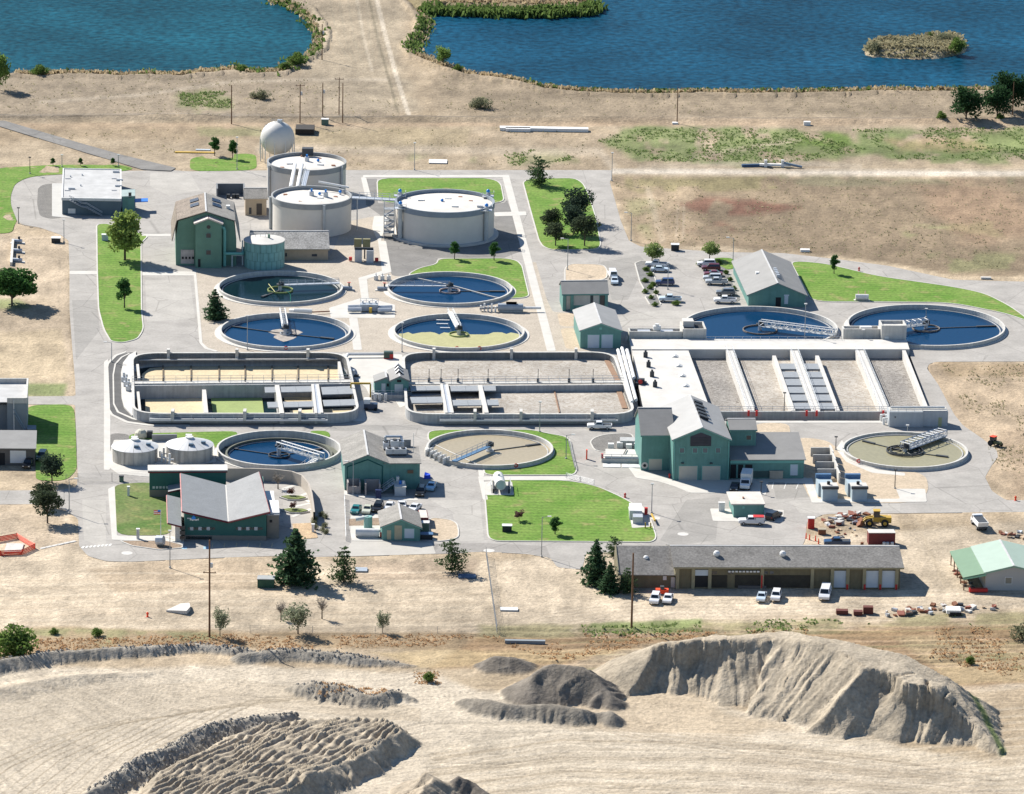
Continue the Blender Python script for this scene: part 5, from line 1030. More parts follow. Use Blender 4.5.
def rooffit(D, ang, r, kind):
    root, x, y, R_, ht = D; px, py = x+math.cos(R(ang))*r*R_, y+math.sin(R(ang))*r*R_; z = ht-.75
    if kind == 'valve': MB().ball(px, py, z+.8, .42).out('blue_valve', BLU, root, smooth=True); MB().cyl(px, py, z, z+.5, .3, n=8).out('valve_stem', STEEL, root)
    if kind == 'hatch': MB().box(px-.8, px+.8, py-.6, py+.6, z, z+.55).out('roof_hatch', OFFW, root)
    if kind == 'mixer': MB().cyl(px, py, z, z+1.6, .7, .6, 12).out('mixer', STEEL, root); MB().box(px-.25, px+.25, py-.25, py+.25, z+1.6, z+2.3).out('motor', BLU, root)
    if kind == 'rust': MB().box(px-.5, px+.5, py-.5, py+.5, z, z+.25).out('rusty_cover', RUST, root)
    if kind == 'pad': MB().box(px-1.5, px+1.5, py-1.8, py+1.2, z-.2, z+.25).out('roof_pad', CONCW, root)
for D, L in ((d1, ((90, .1, 'mixer'), (200, .45, 'hatch'), (-140, .78, 'rust'), (-15, .7, 'rust'), (60, .6, 'rust'), (100, .8, 'rust'), (20, .3, 'valve'), (-30, .4, 'hatch'))),
             (d2, ((90, .05, 'mixer'), (40, .25, 'valve'), (160, .7, 'rust'), (10, .6, 'rust'), (-60, .45, 'rust'), (30, .8, 'valve'), (0, .35, 'mixer'), (-30, .25, 'hatch'), (60, .5, 'hatch'), (-120, .5, 'rust'))),
             (d3, ((180, .05, 'pad'), (170, .06, 'valve'), (165, .5, 'hatch'), (150, .35, 'rust'), (80, .3, 'hatch'), (20, .55, 'rust'), (-60, .4, 'hatch'), (60, .6, 'rust'), (-20, .75, 'hatch')))):
    for e in L: rooffit(D, *e)
root, x, y, R_, ht = d3
for a in (152, 34, -148, -36):
    px, py = x+math.cos(R(a))*(R_+.5), y+math.sin(R(a))*(R_+.5); MB().cyl(px, py, 0, ht+.4, .6, n=12).out('draft_tube', M('steel_pipe_pale', (.46, .47, .46), .5), root); MB().ball(px, py, ht+.9, .5).out('blue_valve', BLU, root, smooth=True); mb = MB(); mb.box(px-1.5, px+1.5, py-1.2, py+1.2, ht-.5, ht-.35); mb.out('service_platform', STEEL, root)
    mb = MB(); mb.rail([(px-1.5, py-1.2, ht-.35), (px+1.5, py-1.2, ht-.35), (px+1.5, py+1.2, ht-.35)], 1.1, .05, 1.5); mb.out('platform_rail', RAILM, root)
a = R(196); px, py = x+math.cos(a)*(R_+2.0), y+math.sin(a)*(R_+2.0)
S3 = thing('stair_tower', 'galvanised stair tower against the large digester', 'stair tower', (px, py, 0))
for i in range(5): MB().box(px-1.3, px+1.3, py-1.3+i*.0, py+1.3, 1.3+i*1.55, 1.45+i*1.55).out('landing', GRATE, S3)
for sx in (-1, 1):
    for sy in (-1, 1): MB().tube((px+sx*1.3, py+sy*1.3, 0), (px+sx*1.3, py+sy*1.3, ht+.3), .1, n=5).out('post', STEEL, S3)
for i in range(4): mb = MB(); s = 1 if i % 2 else -1; mb.tube((px-1.2*s, py-1.35, 1.4+i*1.55), (px+1.2*s, py-1.35, 2.9+i*1.55), .14, n=4); mb.out('flight', STEEL, S3)
p0 = np.array([d2[1]+d2[3], d2[2]-1, ht-.6]); p1 = np.array([x-R_+.5, y+1.5, ht-.6]); BR = thing('pipe_bridge', 'pale steel footbridge linking the middle and the large digester', 'footbridge', ((p0[0]+p1[0])/2, (p0[1]+p1[1])/2, 0))
mb = MB(); beam(mb, p0, p1, 2.2, .3); mb.out('bridge_deck', STEEL, BR); mb = MB()
for s in (-1.1, 1.1): mb.rail([p0+[0, s, .3], p1+[0, s, .3]], 1.1, .06, 2.0)
mb.out('handrail', RAILM, BR); mb = MB(); q = p0+(p1-p0)*.12; mb.tube((q[0], q[1], 0), (q[0], q[1], q[2]), .16, n=6); mb.out('pier', STEEL, BR)
# stair / conveyor between the two western digesters
root1, x1, y1, R1, h1 = d1; root2, x2, y2, R2, h2 = d2
CV = thing('crossover_bridge', 'pair of steep white pipes and walkway between the rear and middle digesters', 'footbridge', (x1-2, (y1+y2)/2, 0))
for k in (-.6, 1.2): mb = MB(); mb.tube((x1-2.4+k, y2+R2-1.0, h2-.3), (x1-2.2+k, y1-R1*.55, h1+.4), .5, n=8); mb.out('pipe', WHITE, CV)
mb = MB(); beam(mb, (x1-2.9+3.2, y2+R2-1, h2), (x1+.6, y1-R1+1.2, h1-.2), 1.3, .15); mb.out('walkway', STEEL, CV); mb = MB(); mb.rail([(x1-.2, y2+R2-1, h2+.1), (x1-.0, y1-R1+1.2, h1-.1)], 1.1, .05, 2); mb.out('handrail', RAILM, CV)
for D, a in ((d1, -28), (d1, 205), (d2, -70), (d2, 190)):
    rt, xx, yy, rr_, hh_ = D; px, py = xx+math.cos(R(a))*(rr_+.2), yy+math.sin(R(a))*(rr_+.2); MB().cyl(px, py, 0, hh_-.2, .38, n=10).out('downpipe', M('steel_pipe_pale', (.46, .47, .46), .5), rt)
MB().tube((x2+1.5, y2+R2*.85, h2+1.4), (x2+R2*.9, y2+R2*.55, h2+.8), .28, n=7).out('gas_pipe', OFFW, root2)
MB().box(x1-1.6, x1+1.4, y1+R1*.7, y1+R1*.9, h1-.4, h1+1.6).out('vent_box', DARKM, root1)
# --- gas sphere
rs = 17.0/scale(277, 155); c = G(277.5, 138, 6.4); S = thing('gas_sphere', 'white spherical gas holder on slim legs', 'gas sphere', (c[0], c[1], 0)); zc = 6.4
MB().ball(c[0], c[1], zc, rs, 40).out('sphere_shell', M('sphere_white', (.60, .575, .53), .6, .05, .3), S, smooth=True)
for i in range(10):
    a = 2*math.pi*i/10+.2; MB().tube((c[0]+rs*math.cos(a), c[1]+rs*math.sin(a), 0), (c[0]+rs*.99*math.cos(a), c[1]+rs*.99*math.sin(a), zc), .14, n=6).out('leg', OFFW, S)
MB().cyl(c[0]+.6, c[1]-.3, zc+rs-.25, zc+rs+.55, .8, .7, 12).out('top_valve', STEEL, S); mb = MB(); mb.path([(c[0]-rs*1.04, c[1], 2), (c[0]-rs*1.02, c[1], zc), (c[0]-rs*.72, c[1], zc+rs*.75), (c[0], c[1], zc+rs*1.04)], .07, 5); mb.rail([(c[0]-1.6, c[1]-.3, zc+rs*.93), (c[0]+1.6, c[1]-.3, zc+rs*.93)], 1, .04, .8); mb.out('ladder', RAILM, S)

# --- small office with grey roof, twin-door garage
fr, w = FRp(562.5, 310.5, 607.6, 310); he = hgt(585, 310, 293.8); B = thing('service_office', 'small teal office with a plain grey roof and recessed front', 'building', fr.o)
d = 9; gable_x(B, fr, w, d, he, he+2.1, TEAL, ROOFG, oh=.25, trim=TEAL)
for r_, m in (((573, 295.5, 590, 305), M('cream_panel', (.47, .44, .39), .7)), ((590.5, 295.5, 593, 309), DARKM), ((593.4, 295.5, 599, 309.5), M('cream_panel', (.47, .44, .39), .7)), ((600, 295.5, 604.5, 309.8), GLASS), ((566.5, 296, 571, 309.5), M('cream_panel', (.47, .44, .39), .7))): panel(B, fr, 'recess_panel', m, r_)
for x in (.0, .17, .93): MB(fr).box(w*x, w*x+w*.07, -.5, -.07, 0, he-.25).out('pillar', TEAL, B)
fr, w = FRp(580.2, 348.3, 620.8, 348.3); he = hgt(600, 348.3, 330.6); hr = hgt(600, 348.3, 323.6); d = depth_at(fr, 574, 310.5, he); B = thing('twin_door_garage', 'teal gable garage with two pale blue roll-up doors and light roof', 'building', fr.o)
gable_y(B, fr, w, d, he, hr, TEAL, ROOFP, oh=.35, trim=TEALL)
for r_ in ((587.8, 334.8, 599, 347.9), (601.6, 334.6, 612.6, 347.9)): panel(B, fr, 'roll_up_door', DOORL, r_, frame=TEALL)
panel(B, fr, 'wall_vent', TEALL, (599.3, 327.5, 602, 329.5))
# --- laboratory
fr, w = FRp(748.3, 306.5, 805.2, 307); he = hgt(777, 306.7, 294.8); hr = hgt(777, 306.7, 283.2); d = depth_at(fr, 735, 261.8, he); B = thing('laboratory', 'teal building with a broad grey gable roof beside the parking lot', 'building', fr.o)
gable_y(B, fr, w, d, he, hr, TEAL, ROOFG, oh=.5, trim=TEAL); panel(B, fr, 'door', BLACKM, (775.8, 297.3, 780.7, 306.6)); panel(B, fr, 'window', DOORL, (784.5, 296, 788, 304)); panel(B, fr, 'sign_panel', DOORL, (784, 294.6, 789, 296))
for i in range(5): x = w*.5+.5; y = d*.18+i*1.6; MB(fr).box(x, x+.8, y, y+.7, hr-.1, hr+.65).out('roof_vent', STEEL, B)
MB(fr).box(w*.24, w*.30, d*.42, d*.42+1.2, roofpt(fr, 0, w, he, hr, .5, w*.27)-.2, roofpt(fr, 0, w, he, hr, .5, w*.27)+.35).out('roof_vent', WHITE, B)
# --- big teal dewatering building
FB, WB = FRp(641, 470.5, 755, 470.0); K = WB/114.0
B = thing('dewatering_building', 'biggest teal building: tall gable block with side wings, black louvres on its pale roof', 'building', FB.o)
he = hgt(655, 470.5, 435.3); d = 14.5; wl = 31.5*K; gable_x(B, FB, wl, d, he, he+4.0, TEAL, ROOFG, oh=.3, trim=TEAL, ridge=.52)
fx0 = 31.5*K; wf = 56.3*K; f2, wf = FRp(672.5, 480.3, 728.8, 480.1); he2 = hgt(700, 480.3, 439.6); hr2 = hgt(700, 480.3, 427.8); d2_ = depth_at(f2, 691, 396, hr2)
gable_y(B, f2, wf, d2_, he2, hr2, TEAL, ROOFP, oh=.4, trim=TEALL)
xr = 88.2*K; wr = 25.8*K; hew = hgt(740, 470, 430); gable_x(B, FB, wr, 8, hew, hew+1.3, TEAL, ROOFG, x0=xr, oh=.25, trim=TEAL)
panel(B, FB, 'window', GLASS, (746.3, 435.3, 751, 439.6), frame=TEALL); panel(B, FB, 'roll_up_door', DOORB, (649, 459, 661.7, 470), frame=TEALL)
x, z = FP(FB, 644.6, 465.4); mb = MB(FB); mb.tube((x, -.07, z), (x, .0, z), .75, n=16); o = mb.out('vent_surround', CONCW, B); mb = MB(FB); mb.tube((x, -.12, z), (x, -.06, z), .35, n=12); mb.out('round_vent', BLACKM, o)
for r_ in ((679, 466, 697, 480), (702.3, 466, 720, 480)): panel(B, f2, 'roll_up_door', DOORB, r_, frame=TEALL)
for x in (682, 695, 705.2, 718): panel(B, f2, 'window', M('grey_glass', (.12, .14, .15), .3), (x-2.2, 448, x+2.2, 452.6), frame=TEALL)
a0, z1 = FP(f2, 690.5, 436.5); a1, z0 = FP(f2, 711, 445.8); am, zt = FP(f2, 701, 432.6); mb = MB(f2); mb.xprism([(a0, z0), (a1, z0), (a1, z1), (am, zt), (a0, z1)], -.1, .02); o = mb.out('gable_louvre', M('louvre_dark', (.05, .045, .06), .6), B)
for i in range(6): zz = z0+(z1-z0)*i/6; MB(f2).box(a0, a1, -.18, -.1, zz, zz+.12).out('slat', DARKM, o)
for x in (682.5, 711): x_, z_ = FP(f2, x, 463.5); MB(f2).box(x_-.3, x_+.3, -.4, .01, z_, z_+.25).out('wall_lamp', DARKM, B)
for i in range(5):
    y = d2_*.30+i*2.9; xa, xb = wf*.53, wf*.68; za, zb = roofpt(f2, 0, wf, he2, hr2, .5, xa)-.18, roofpt(f2, 0, wf, he2, hr2, .5, xb)-.18
    mb = MB(f2); P = [(xa, za), (xb, zb), (xb, zb+.75), (xa, za+.75)]; mb.xprism(P, y, y+1.1); mb.out('roof_louvre', M('black_louvre', (.02, .022, .027), .5), B); mb = MB(f2); mb.xprism([(xa-.1, za+.75), (xb+.1, zb+.75), (xb+.1, zb+.85), (xa-.1, za+.85)], y-.1, y+1.5); mb.out('louvre_cap', DARKM, B)
for i, x in enumerate((.02, .98)): MB(f2).tube((wf*x, -.15, 0), (wf*x, -.15, he2-.3), .1, n=5).out('downpipe', TEALL, B)
# low wing
f3, w3 = FRp(729.3, 478.8, 804.4, 478.5); w3 -= .2; h3 = hgt(760, 479, 460.2); d3_ = 6.9; LW = thing('low_garage_wing', 'low teal wing with a grey roof on the right of the big teal building', 'building', f3.o)
MB(f3).yprism([(0, 0), (13, 0), (13, h3+2.2), (0, h3)], .02, w3).out('wall', TEAL, LW); MB(f3).yprism([(-.4, h3-.02), (13.3, h3+2.27), (13.3, h3+2.45), (-.4, h3+.16)], .03, w3+.4).out('roof', ROOFG, LW)
for r_ in ((730.5, 464.5, 752, 478),): panel(LW, f3, 'open_bay', BLACKM, r_)
for x in (737, 744): panel(LW, f3, 'pillar', TEAL, (x-.7, 464.5, x+.7, 478), -.02)
panel(LW, f3, 'door', DOORL, (790.5, 464.4, 797.5, 475.3), frame=TEALL); panel(LW, f3, 'base_shade', M('shadow_band', (.06, .10, .09), .8), (753.5, 471, 776, 477.5)); MB(f3).box(.1, w3, -.16, -.02, h3-.7, h3-.1).out('fascia', TEALL, LW)  # dark strip at the wall foot is shade put in as colour
# --- fuel hut
fr, w = FRp(733.5, 517.5, 764, 517.5); h = hgt(750, 517.5, 503.6); d = 8.6; B = thing('fuel_hut', 'small flat-roofed teal hut with a cream roof in the yard', 'building', fr.o)
MB(fr).box(0, w, 0, d, 0, h-.25).out('wall', TEAL, B); MB(fr).box(-.6, w+.15, -.2, d+.2, h-.248, h).out('roof', M('cream_roof', (.55, .51, .45), .85, .14, .5, fine=.1), B); MB(fr).box(w*.35, w*.4, d*.4, d*.5, h, h+.25).out('roof_vent', RUST, B); panel(B, fr, 'wall_vent', TEALL, (742.5, 506.5, 744.5, 508.5))
# --- central teal building with roof units
FC, wc = FRp(344.6, 490, 419.7, 489.6); Kc = wc/75.1; he = hgt(355, 490, 464); hr = hgt(367, 490, 455.2); d = depth_at(FC, 342, 440, he)
B = thing('pump_building', 'dark teal building with brown shingle gable and rooftop machinery, centre of the plant', 'building', FC.o)
gable_y(B, FC, 44.8*Kc, d, he, hr, TEAL, SHING, oh=.4, apex=.51, trim=TEAL)
x0 = 44.8*Kc; ww = wc-x0; MB(FC).yprism([(.3, 0), (10.5, 0), (10.5, he+.5), (.3, he)], x0+.01, x0+ww).out('wing_wall', TEAL, B); MB(FC).yprism([(-.3, he+.03), (10.8, he+.57), (10.8, he+.75), (-.3, he+.21)], x0-6*Kc, x0+ww+.3).out('wing_roof', SHING, B)
MB(FC).box(x0-1, x0+ww-1.4, 10.85, 11.1, he-.5, he+2.2).out('roof_screen', M('grey_screen', (.24, .25, .255), .7, .05, rib=.15, ribsc=2.0), B)
for i, (x, y, sz, hh) in enumerate(((.12, 4.5, 1.5, 1.5), (.36, 4.5, 1.5, 1.5), (.58, 4.5, 1.5, 1.5), (.30, 7.5, 1.8, 2.3), (.06, 8, 1.2, 1.7), (.52, 8, 1.5, 2.0))):
    xx = x0-1.4+ww*x; zr = he+.2+y*.05; b = MB(FC).box(xx, xx+sz, y, y+1.6, zr+.4, zr+hh).out('air_handler', STEEL, B); MB(FC).cyl(xx+sz/2, y+.8, zr+hh, zr+hh+.25, .5, n=10).out('fan', DARKM, b)
    MB(FC).box(xx+.1, xx+sz-.1, y+.1, y+1.5, zr-.1, zr+.4).out('curb', DARKM, b)
mb = MB(FC); mb.path([(x0-.5, 9.4, he+.7), (x0-.5, 9.4, he+3.4), (x0+3, 9.4, he+3.4), (x0+3, 8, he+2)], .3, 7); mb.out('duct', STEEL, B); MB(FC).cyl(x0+5.5, 6.4, he+.3, he+5, .06, n=5).out('antenna', RAILM, B)
mb = MB(FC); a_ = 44.8*Kc*.06; mb.tube((a_, -.08, 0), (a_, -.08, he-.6), .12, n=4); mb.tube((a_*14, -.08, 0), (a_*14, -.08, he-.5), .12, n=4); mb.tube((a_, -.08, he-.6), (44.8*Kc*.51, -.08, hr-1.0), .12, n=4); mb.tube((44.8*Kc*.51, -.08, hr-1.0), (a_*14, -.08, he-.5), .12, n=4); mb.out('wall_trim', M('dark_teal_trim', (.02, .11, .10), .6), B)
panel(B, FC, 'sign_panel', M('brown_sign', (.16, .10, .06), .7), (407.5, 470.2, 413.3, 473.3), -.0+.3-.3)
# bins in front
def bin3(label, x0, y0, x1, y1, hz, dep, mat):
    fr, w = FRp(x0, y0, x1, y1); r = thing('concrete_bin', label, 'concrete bin', fr.o); h = hz; mb = MB(fr); mb.box(0, w, dep-.3, dep, 0, h); mb.box(0, .3, 0, dep-.301, 0, h); mb.box(w-.3, w, 0, dep-.301, 0, h); mb.out('bin_wall', mat, r); return r, fr, w
r, fr, w = bin3('three-sided beige bin, left of two before the central teal building', 347.3, 494, 360.6, 494, 2.6, 3.2, M('mauve_concrete', (.36, .32, .30), .85, .08)); MB(fr).box(.301, w-.301, -.001, .25, 0, 1.7).out('gate', M('mauve_concrete', (.36, .32, .30), .85, .08), r)
r, fr, w = bin3('three-sided beige bin, right of two before the central teal building', 365, 495.8, 380.5, 495.8, 2.7, 3.6, M('mauve_concrete', (.36, .32, .30), .85, .08))
fr, w = FRp(394.7, 495.8, 405.8, 496); B2 = thing('equipment_container', 'white equipment container with a loading stair before the central teal building', 'container', fr.o); h = hgt(400, 496, 487.5)
MB(fr).box(0, w, 0, 4.2, 0, h).out('container_body', M('pale_container', (.50, .52, .53), .6, .06, rib=.1, ribsc=2), B2); MB(fr).box(-.1, w+.1, -.1, 4.3, h+.002, h+.15).out('container_roof', CONCW, B2)
for x in (.55, .8): MB(fr).cyl(w*x, 2, h+.15, h+.9, .3, n=8).out('roof_tank', BLUEP if x < .6 else WHITE, B2)
MB(fr).box(w*.2, w*.45, 2.5, 3.5, h+.15, h+1.6).out('fan_box', STEEL, B2)
stairs('metal_steps', 'blue-grey metal steps leading up to the white equipment container', fr.P(-3.4, 1.6, 0), fr.P(-.15, 2.4, 2.2), 1.1, 7, STEEL)
# --- small teal workshop
fr, w = FRp(382, 540.2, 420, 541.0); he = hgt(400, 540.5, 526.8); hr = hgt(400, 540.5, 519.2); d = depth_at(fr, 382.3, 512, he)
B = thing('small_workshop', 'small teal workshop with tan gable roof and two beige doors', 'building', fr.o); gable_y(B, fr, w, d, he, hr, TEAL, SHING, oh=.45, trim=TEALL)
panel(B, fr, 'door', M('tan_door', (.42, .37, .25), .7), (387, 530.2, 391, 539.4)); panel(B, fr, 'double_door', M('tan_door', (.42, .37, .25), .7), (394.6, 525.4, 401.8, 539.6)); panel(B, fr, 'roll_up_door', DOORL, (404.5, 528.6, 414, 538.2), frame=TEALL)
# --- equipment house between the basins
fr, w = FRp(390.3, 397.6, 408.5, 397.6); he = hgt(400, 397.6, 380.8); hr = hgt(400, 397.6, 376.8); d = depth_at(fr, 397.5, 366.5, hr)
B = thing('blower_house', 'small teal two-gabled house on a grey platform between the two basins', 'building', fr.o)
MB(fr).box(-4.4, w+.6, -1.6, d, -.02, 1.1).out('platform', CONCG, B); gable_y(B, fr, w, d, he, hr, TEAL, ROOFG, oh=.25, trim=ROOFG, z0=1.101)
panel(B, fr, 'door', M('pale_panel', (.52, .54, .53), .6), (394.7, 384.2, 403, 391.8)); panel(B, fr, 'louvre', BLACKM, (397, 379.7, 401.3, 382.2))
fq = Fr(fr.P(-3.6, .8, 0), fr.ex, fr.ey); gable_y(B, fq, 3.59, d*.55, he-.5, he+.5, TEAL, ROOFG, oh=.15, apex=.75, trim=ROOFG, z0=1.101); panel(B, fq, 'door', M('pale_panel', (.52, .54, .53), .6), (381.5, 383.5, 385.5, 391.5)); panel(B, fq, 'louvre', BLACKM, (386.8, 383.5, 388.8, 386.5))
for i in range(3):
    y = d*.30+i*2.6; xa, xb = w*.3, w*.75; mb = MB(fr); z = roofpt(fr, 0, w, he, hr, .5, w*.5); mb.xprism([(xa, z-.7), (w*.5, z+.15), (xb, z-.75), (xb, z-.45), (w*.5, z+.5), (xa, z-.4)], y, y+.9); mb.out('roof_vent', BLACKM, B); mb = MB(fr); mb.xprism([(xa, z-.38), (w*.5, z+.52), (xb, z-.43), (xb, z-.33), (w*.5, z+.64), (xa, z-.28)], y+.3, y+1.3); mb.out('vent_hood', WHITE, B)
MB(fr).rail([(-4.3, -1.5, 1.1), (w+.5, -1.5, 1.1)], 1.0, .045, 1.6).out('platform_rail', RAILM, B)
for x in (-3.6, -2.6, -1.2): MB(fr).cyl(x, -2.6, 0, 1.7, .35, n=8).out('standpipe', STEEL, B)
# yellow gantry
A = G(350, 386, 0); Bp = G(370.5, 392, 0); zt = 3.1; r = thing('yellow_gantry', 'yellow lifting beam over the white slab by the west basin', 'gantry', (A+Bp)/2)
a = G(350.5, 384.2, zt); b = G(370.5, 384.2, zt); mb = MB(); beam(mb, a, b, .35, .4); mb.out('beam', YEL, r)
for t in (a+(b-a)*.02, b): MB().tube((t[0], t[1], 0), (t[0], t[1], zt), .2, n=6).out('post', YEL, r)
# --- domed tanks
def domed(label, cx, cy, rx, by):
    c = G(cx, cy); rr = rx/scale(cx, cy); x, y = c[0], c[1]; ht = 3.1; r = thing('domed_tank', label, 'tank', (x, y, 0))
    wallm = M('silver_tank_wall', (.50, .475, .43), .45, .14, .5, metal=.2, streak=.3)
    for i in range(16): MB().lathe(x, y, [(rr-.06, .02), (rr, .06), (rr, ht-.03), (rr-.06, ht)], 3, 2*math.pi*i/16+.012, 2*math.pi*(i+1)/16-.012).out('wall_panel', wallm, r)
    MB().lathe(x, y, [(rr-.07, 0), (rr-.07, ht)], 48).out('tank_core', CONCG, r)
    for i in range(16): MB().lathe(x, y, [(rr+.2, ht), (rr+.2, ht+.12), (.3, ht+1.7), (.3, ht+1.6)], 2, 2*math.pi*i/16+.006, 2*math.pi*(i+1)/16-.006).out('roof_panel', M('silver_white_roof', (.58, .575, .56), .5, .06, .4, metal=.1), r)
    MB().lathe(x, y, [(.9, ht+1.3), (.9, ht+1.85), (.01, ht+2.0)], 12).out('roof_cap', OFFW, r)
    for a, q in ((-80, .6), (-20, .65)):
        px, py = x+math.cos(R(a))*rr*q, y+math.sin(R(a))*rr*q; mb = MB(); mb.box(px-.5, px+.5, py-.45, py+.45, ht+.3, ht+1.15); mb.out('roof_hatch', M('blue_grey_hatch', (.10, .15, .20), .5), r)
    px, py = x-.4, y+rr*.75; MB().box(px-.7, px+.7, py-.5, py+.5, ht-.2, ht+1.2).out('roof_box', OFFW, r)
    return r
domed('white domed tank standing left of its twin by the west road', 135, 460, 22.6, 466); domed('white domed tank standing right of its twin, near the double-rimmed clarifier', 189.5, 458, 23.2, 464)
r = thing('valve_cluster', 'white pipes and valves between the two domed tanks', 'pipes', G(164, 462))
for i in range(6):
    p = G(160+i*1.9, 457+(i*5 % 9)); mb = MB(Fr(p)); mb.cyl(0, 0, 0, 1.4+(i % 3)*.5, .25, n=8); mb.tube((0, 0, 1), (.9, .3, 1), .2, n=7); mb.out('valve_pipe', WHITE if i % 3 else STEEL, r)
fr, w = FRp(152, 441.5, 177, 441); r = thing('retaining_wall', 'short dark grey retaining wall behind the domed tanks', 'wall', fr.o); MB(fr).box(0, w, 0, .5, 0, 1.5).out('wall_face', M('grey_screen', (.24, .25, .255), .7), r)
p = G(141, 437.5); MB().ball(p[0], p[1], .5, 1.5).out('tank_dome', M('yellowish_dome', (.50, .47, .36), .6), r); MB().box(p[0]+1.4, p[0]+2.6, p[1]-.5, p[1]+.5, 0, 1.6).out('valve_box', DARKM, r)
# --- administration building with butterfly roof
FA, wA = FRp(184.8, 539.5, 266.4, 540.5); KA = wA/81.6; hl = hgt(186, 539.5, 511.5); hv = hgt(228, 540, 521.8); hrr = hgt(266, 540.5, 512); xv = 43.4*KA; dA = depth_at(FA, 183.2, 474.5, hl)
B = thing('administration_building', 'dark green office building with a butterfly roof in grey, edged in wine red', 'building', FA.o); GREENW = M('dark_green_siding', (.035, .13, .11), .7, .08, .5, rib=.1, ribsc=2.5)
MB(FA).xprism([(0, 1.0), (wA, 1.0), (wA, hrr-.3), (xv, hv-.3), (0, hl-.3)], 0, dA).out('wall', GREENW, B); MB(FA).box(-.02, wA+.02, -.06, dA, 0, 1.0).out('plinth', GREYSID, B)
RG = M('grey_shingle_shaded', (.215, .225, .23), .9, .08, .4, fine=.1, fsc=3); RG2 = M('grey_shingle_sunlit', (.275, .275, .27), .9, .08, .4, fine=.1, fsc=3)  # shade and sunlight of the slopes are put into two greys
dL = depth_at(FA, 183.2, 474.5, hl); dV = depth_at(FA, 225, 486, hv); dR = depth_at(FA, 261.3, 473, hrr)
def rq(name, mat, pts, t=.3):
    mb = MB(FA); a = [mb.pt(x, y, z) for x, y, z in pts]; b = [mb.pt(x, y, z+t) for x, y, z in pts]; mb.f += [a[::-1], b]+[[a[i], a[(i+1) % 4], b[(i+1) % 4], b[i]] for i in range(4)]; return mb.out(name, mat, B)
rq('roof_slope', RG, [(-.5, -.7, hl), (xv-.15, -.7, hv), (xv-.15, dV, hv), (-.5, dL, hl)]); rq('roof_slope', RG2, [(xv+.15, -.7, hv), (wA+.6, -.7, hrr), (wA-.9, dR, hrr), (xv+.15, dV, hv)])
rq('valley_gutter', CONCW, [(xv-.14, -.7, hv-.02), (xv+.14, -.7, hv-.02), (xv+.14, dV, hv-.02), (xv-.14, dV, hv-.02)])
def edge(p, q, nm='fascia', mat=WINE):
    mb = MB(FA); mb.tube(p, q, .2, n=4); mb.out(nm, mat, B)
edge((-.5, -.75, hl+.12), (xv, -.75, hv+.12)); edge((xv, -.75, hv+.12), (wA+.6, -.75, hrr+.12)); edge((-.55, -.7, hl+.15), (-.55, dL, hl+.15), 'fascia', M('sunlit_wine_fascia', (.38, .15, .14), .6)); edge((wA+.65, -.7, hrr+.15), (wA-.85, dR, hrr+.15), 'fascia', M('sunlit_wine_fascia', (.38, .15, .14), .6))  # side edges get a paler wine red with sunlight in the colour
for x0, x1, n in ((187.8, 215.5, 10), (235.8, 263, 10)):
    for i in range(n):
        a = x0+(x1-x0)*i/n; panel(B, FA, 'window', GLASS if i % 3 != 1 else M('bright_blind', (.55, .56, .55), .6), (a, 527.4, a+(x1-x0)/n*.8, 529.6), frame=M('window_frame_white', (.5, .5, .5), .6) if i % 3 == 1 else None)
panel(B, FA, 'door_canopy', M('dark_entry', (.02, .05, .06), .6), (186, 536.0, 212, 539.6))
# sign
x0, z1 = FP(FA, 187.2, 516.4); x1, z0 = FP(FA, 197.8, 521)
SGW = M('sign_white', (.80, .78, .74), .5, .02); mb = MB(FA); dz = (z1-z0)/5
for i in range(3): mb.box(x0+i*.42, x0+i*.42+.34, -.1, -.02, z1-2.5*dz, z1-1.5*dz)      # too small in the photo to read: plain white strokes
for i in range(8): mb.box(x0+.55+i*.24, x0+.55+i*.24+.2, -.1, -.02, z1-4.2*dz-(i in (2, 5))*.1, z1-2.9*dz+(i in (0, 4, 7))*.15)
mb.out('sign_strokes', SGW, B)
mb = MB(FA); xd = x0+1.35; mb.xprism([(xd-.5, z1-.3), (xd-.25, z1-.6), (xd+.25, z1-.6), (xd+.5, z1-.3), (xd+.2, z1+.05), (xd, z1+.4), (xd-.2, z1+.05)], -.12, -.02); mb.out('blue_drop_emblem', M('sign_blue', (.02, .25, .75), .5, .02), B)
# wings of the administration building
fr, w = FRp(149.5, 497, 226, 496.5); hb = hgt(160, 497, 470.5); B2 = thing('rear_office_wing', 'dark green rear wing with a white flat parapet behind the butterfly roof', 'building', fr.o)
MB(fr).box(0, w, 0, 3.6, 1.6, hb-.5).out('wall', GREENW, B2); MB(fr).box(-.02, w+.02, -.05, 3.6, 0, 1.599).out('plinth', GREYSID, B2); MB(fr).box(-.3, w+.3, -.3, 3.8, hb-.5, hb-.15).out('fascia', WINE, B2); MB(fr).box(-.35, w+.35, -.35, 3.9, hb-.148, hb+.1).out('parapet_cap', CONCW, B2)
for i in range(5): panel(B2, fr, 'window', M('bright_blind', (.55, .56, .55), .6), (152.5+i*3.4, 486.2, 154.8+i*3.4, 488.5))
fr, w = FRp(168.5, 542, 184.4, 542.5); B3 = thing('entrance_wing', 'grey lean-to entrance roof at the left end of the butterfly-roofed office', 'building', fr.o); hA, hB = hgt(170, 542, 523.5), hgt(182, 542, 525.5); dd = depth_at(fr, 169, 496, hA)
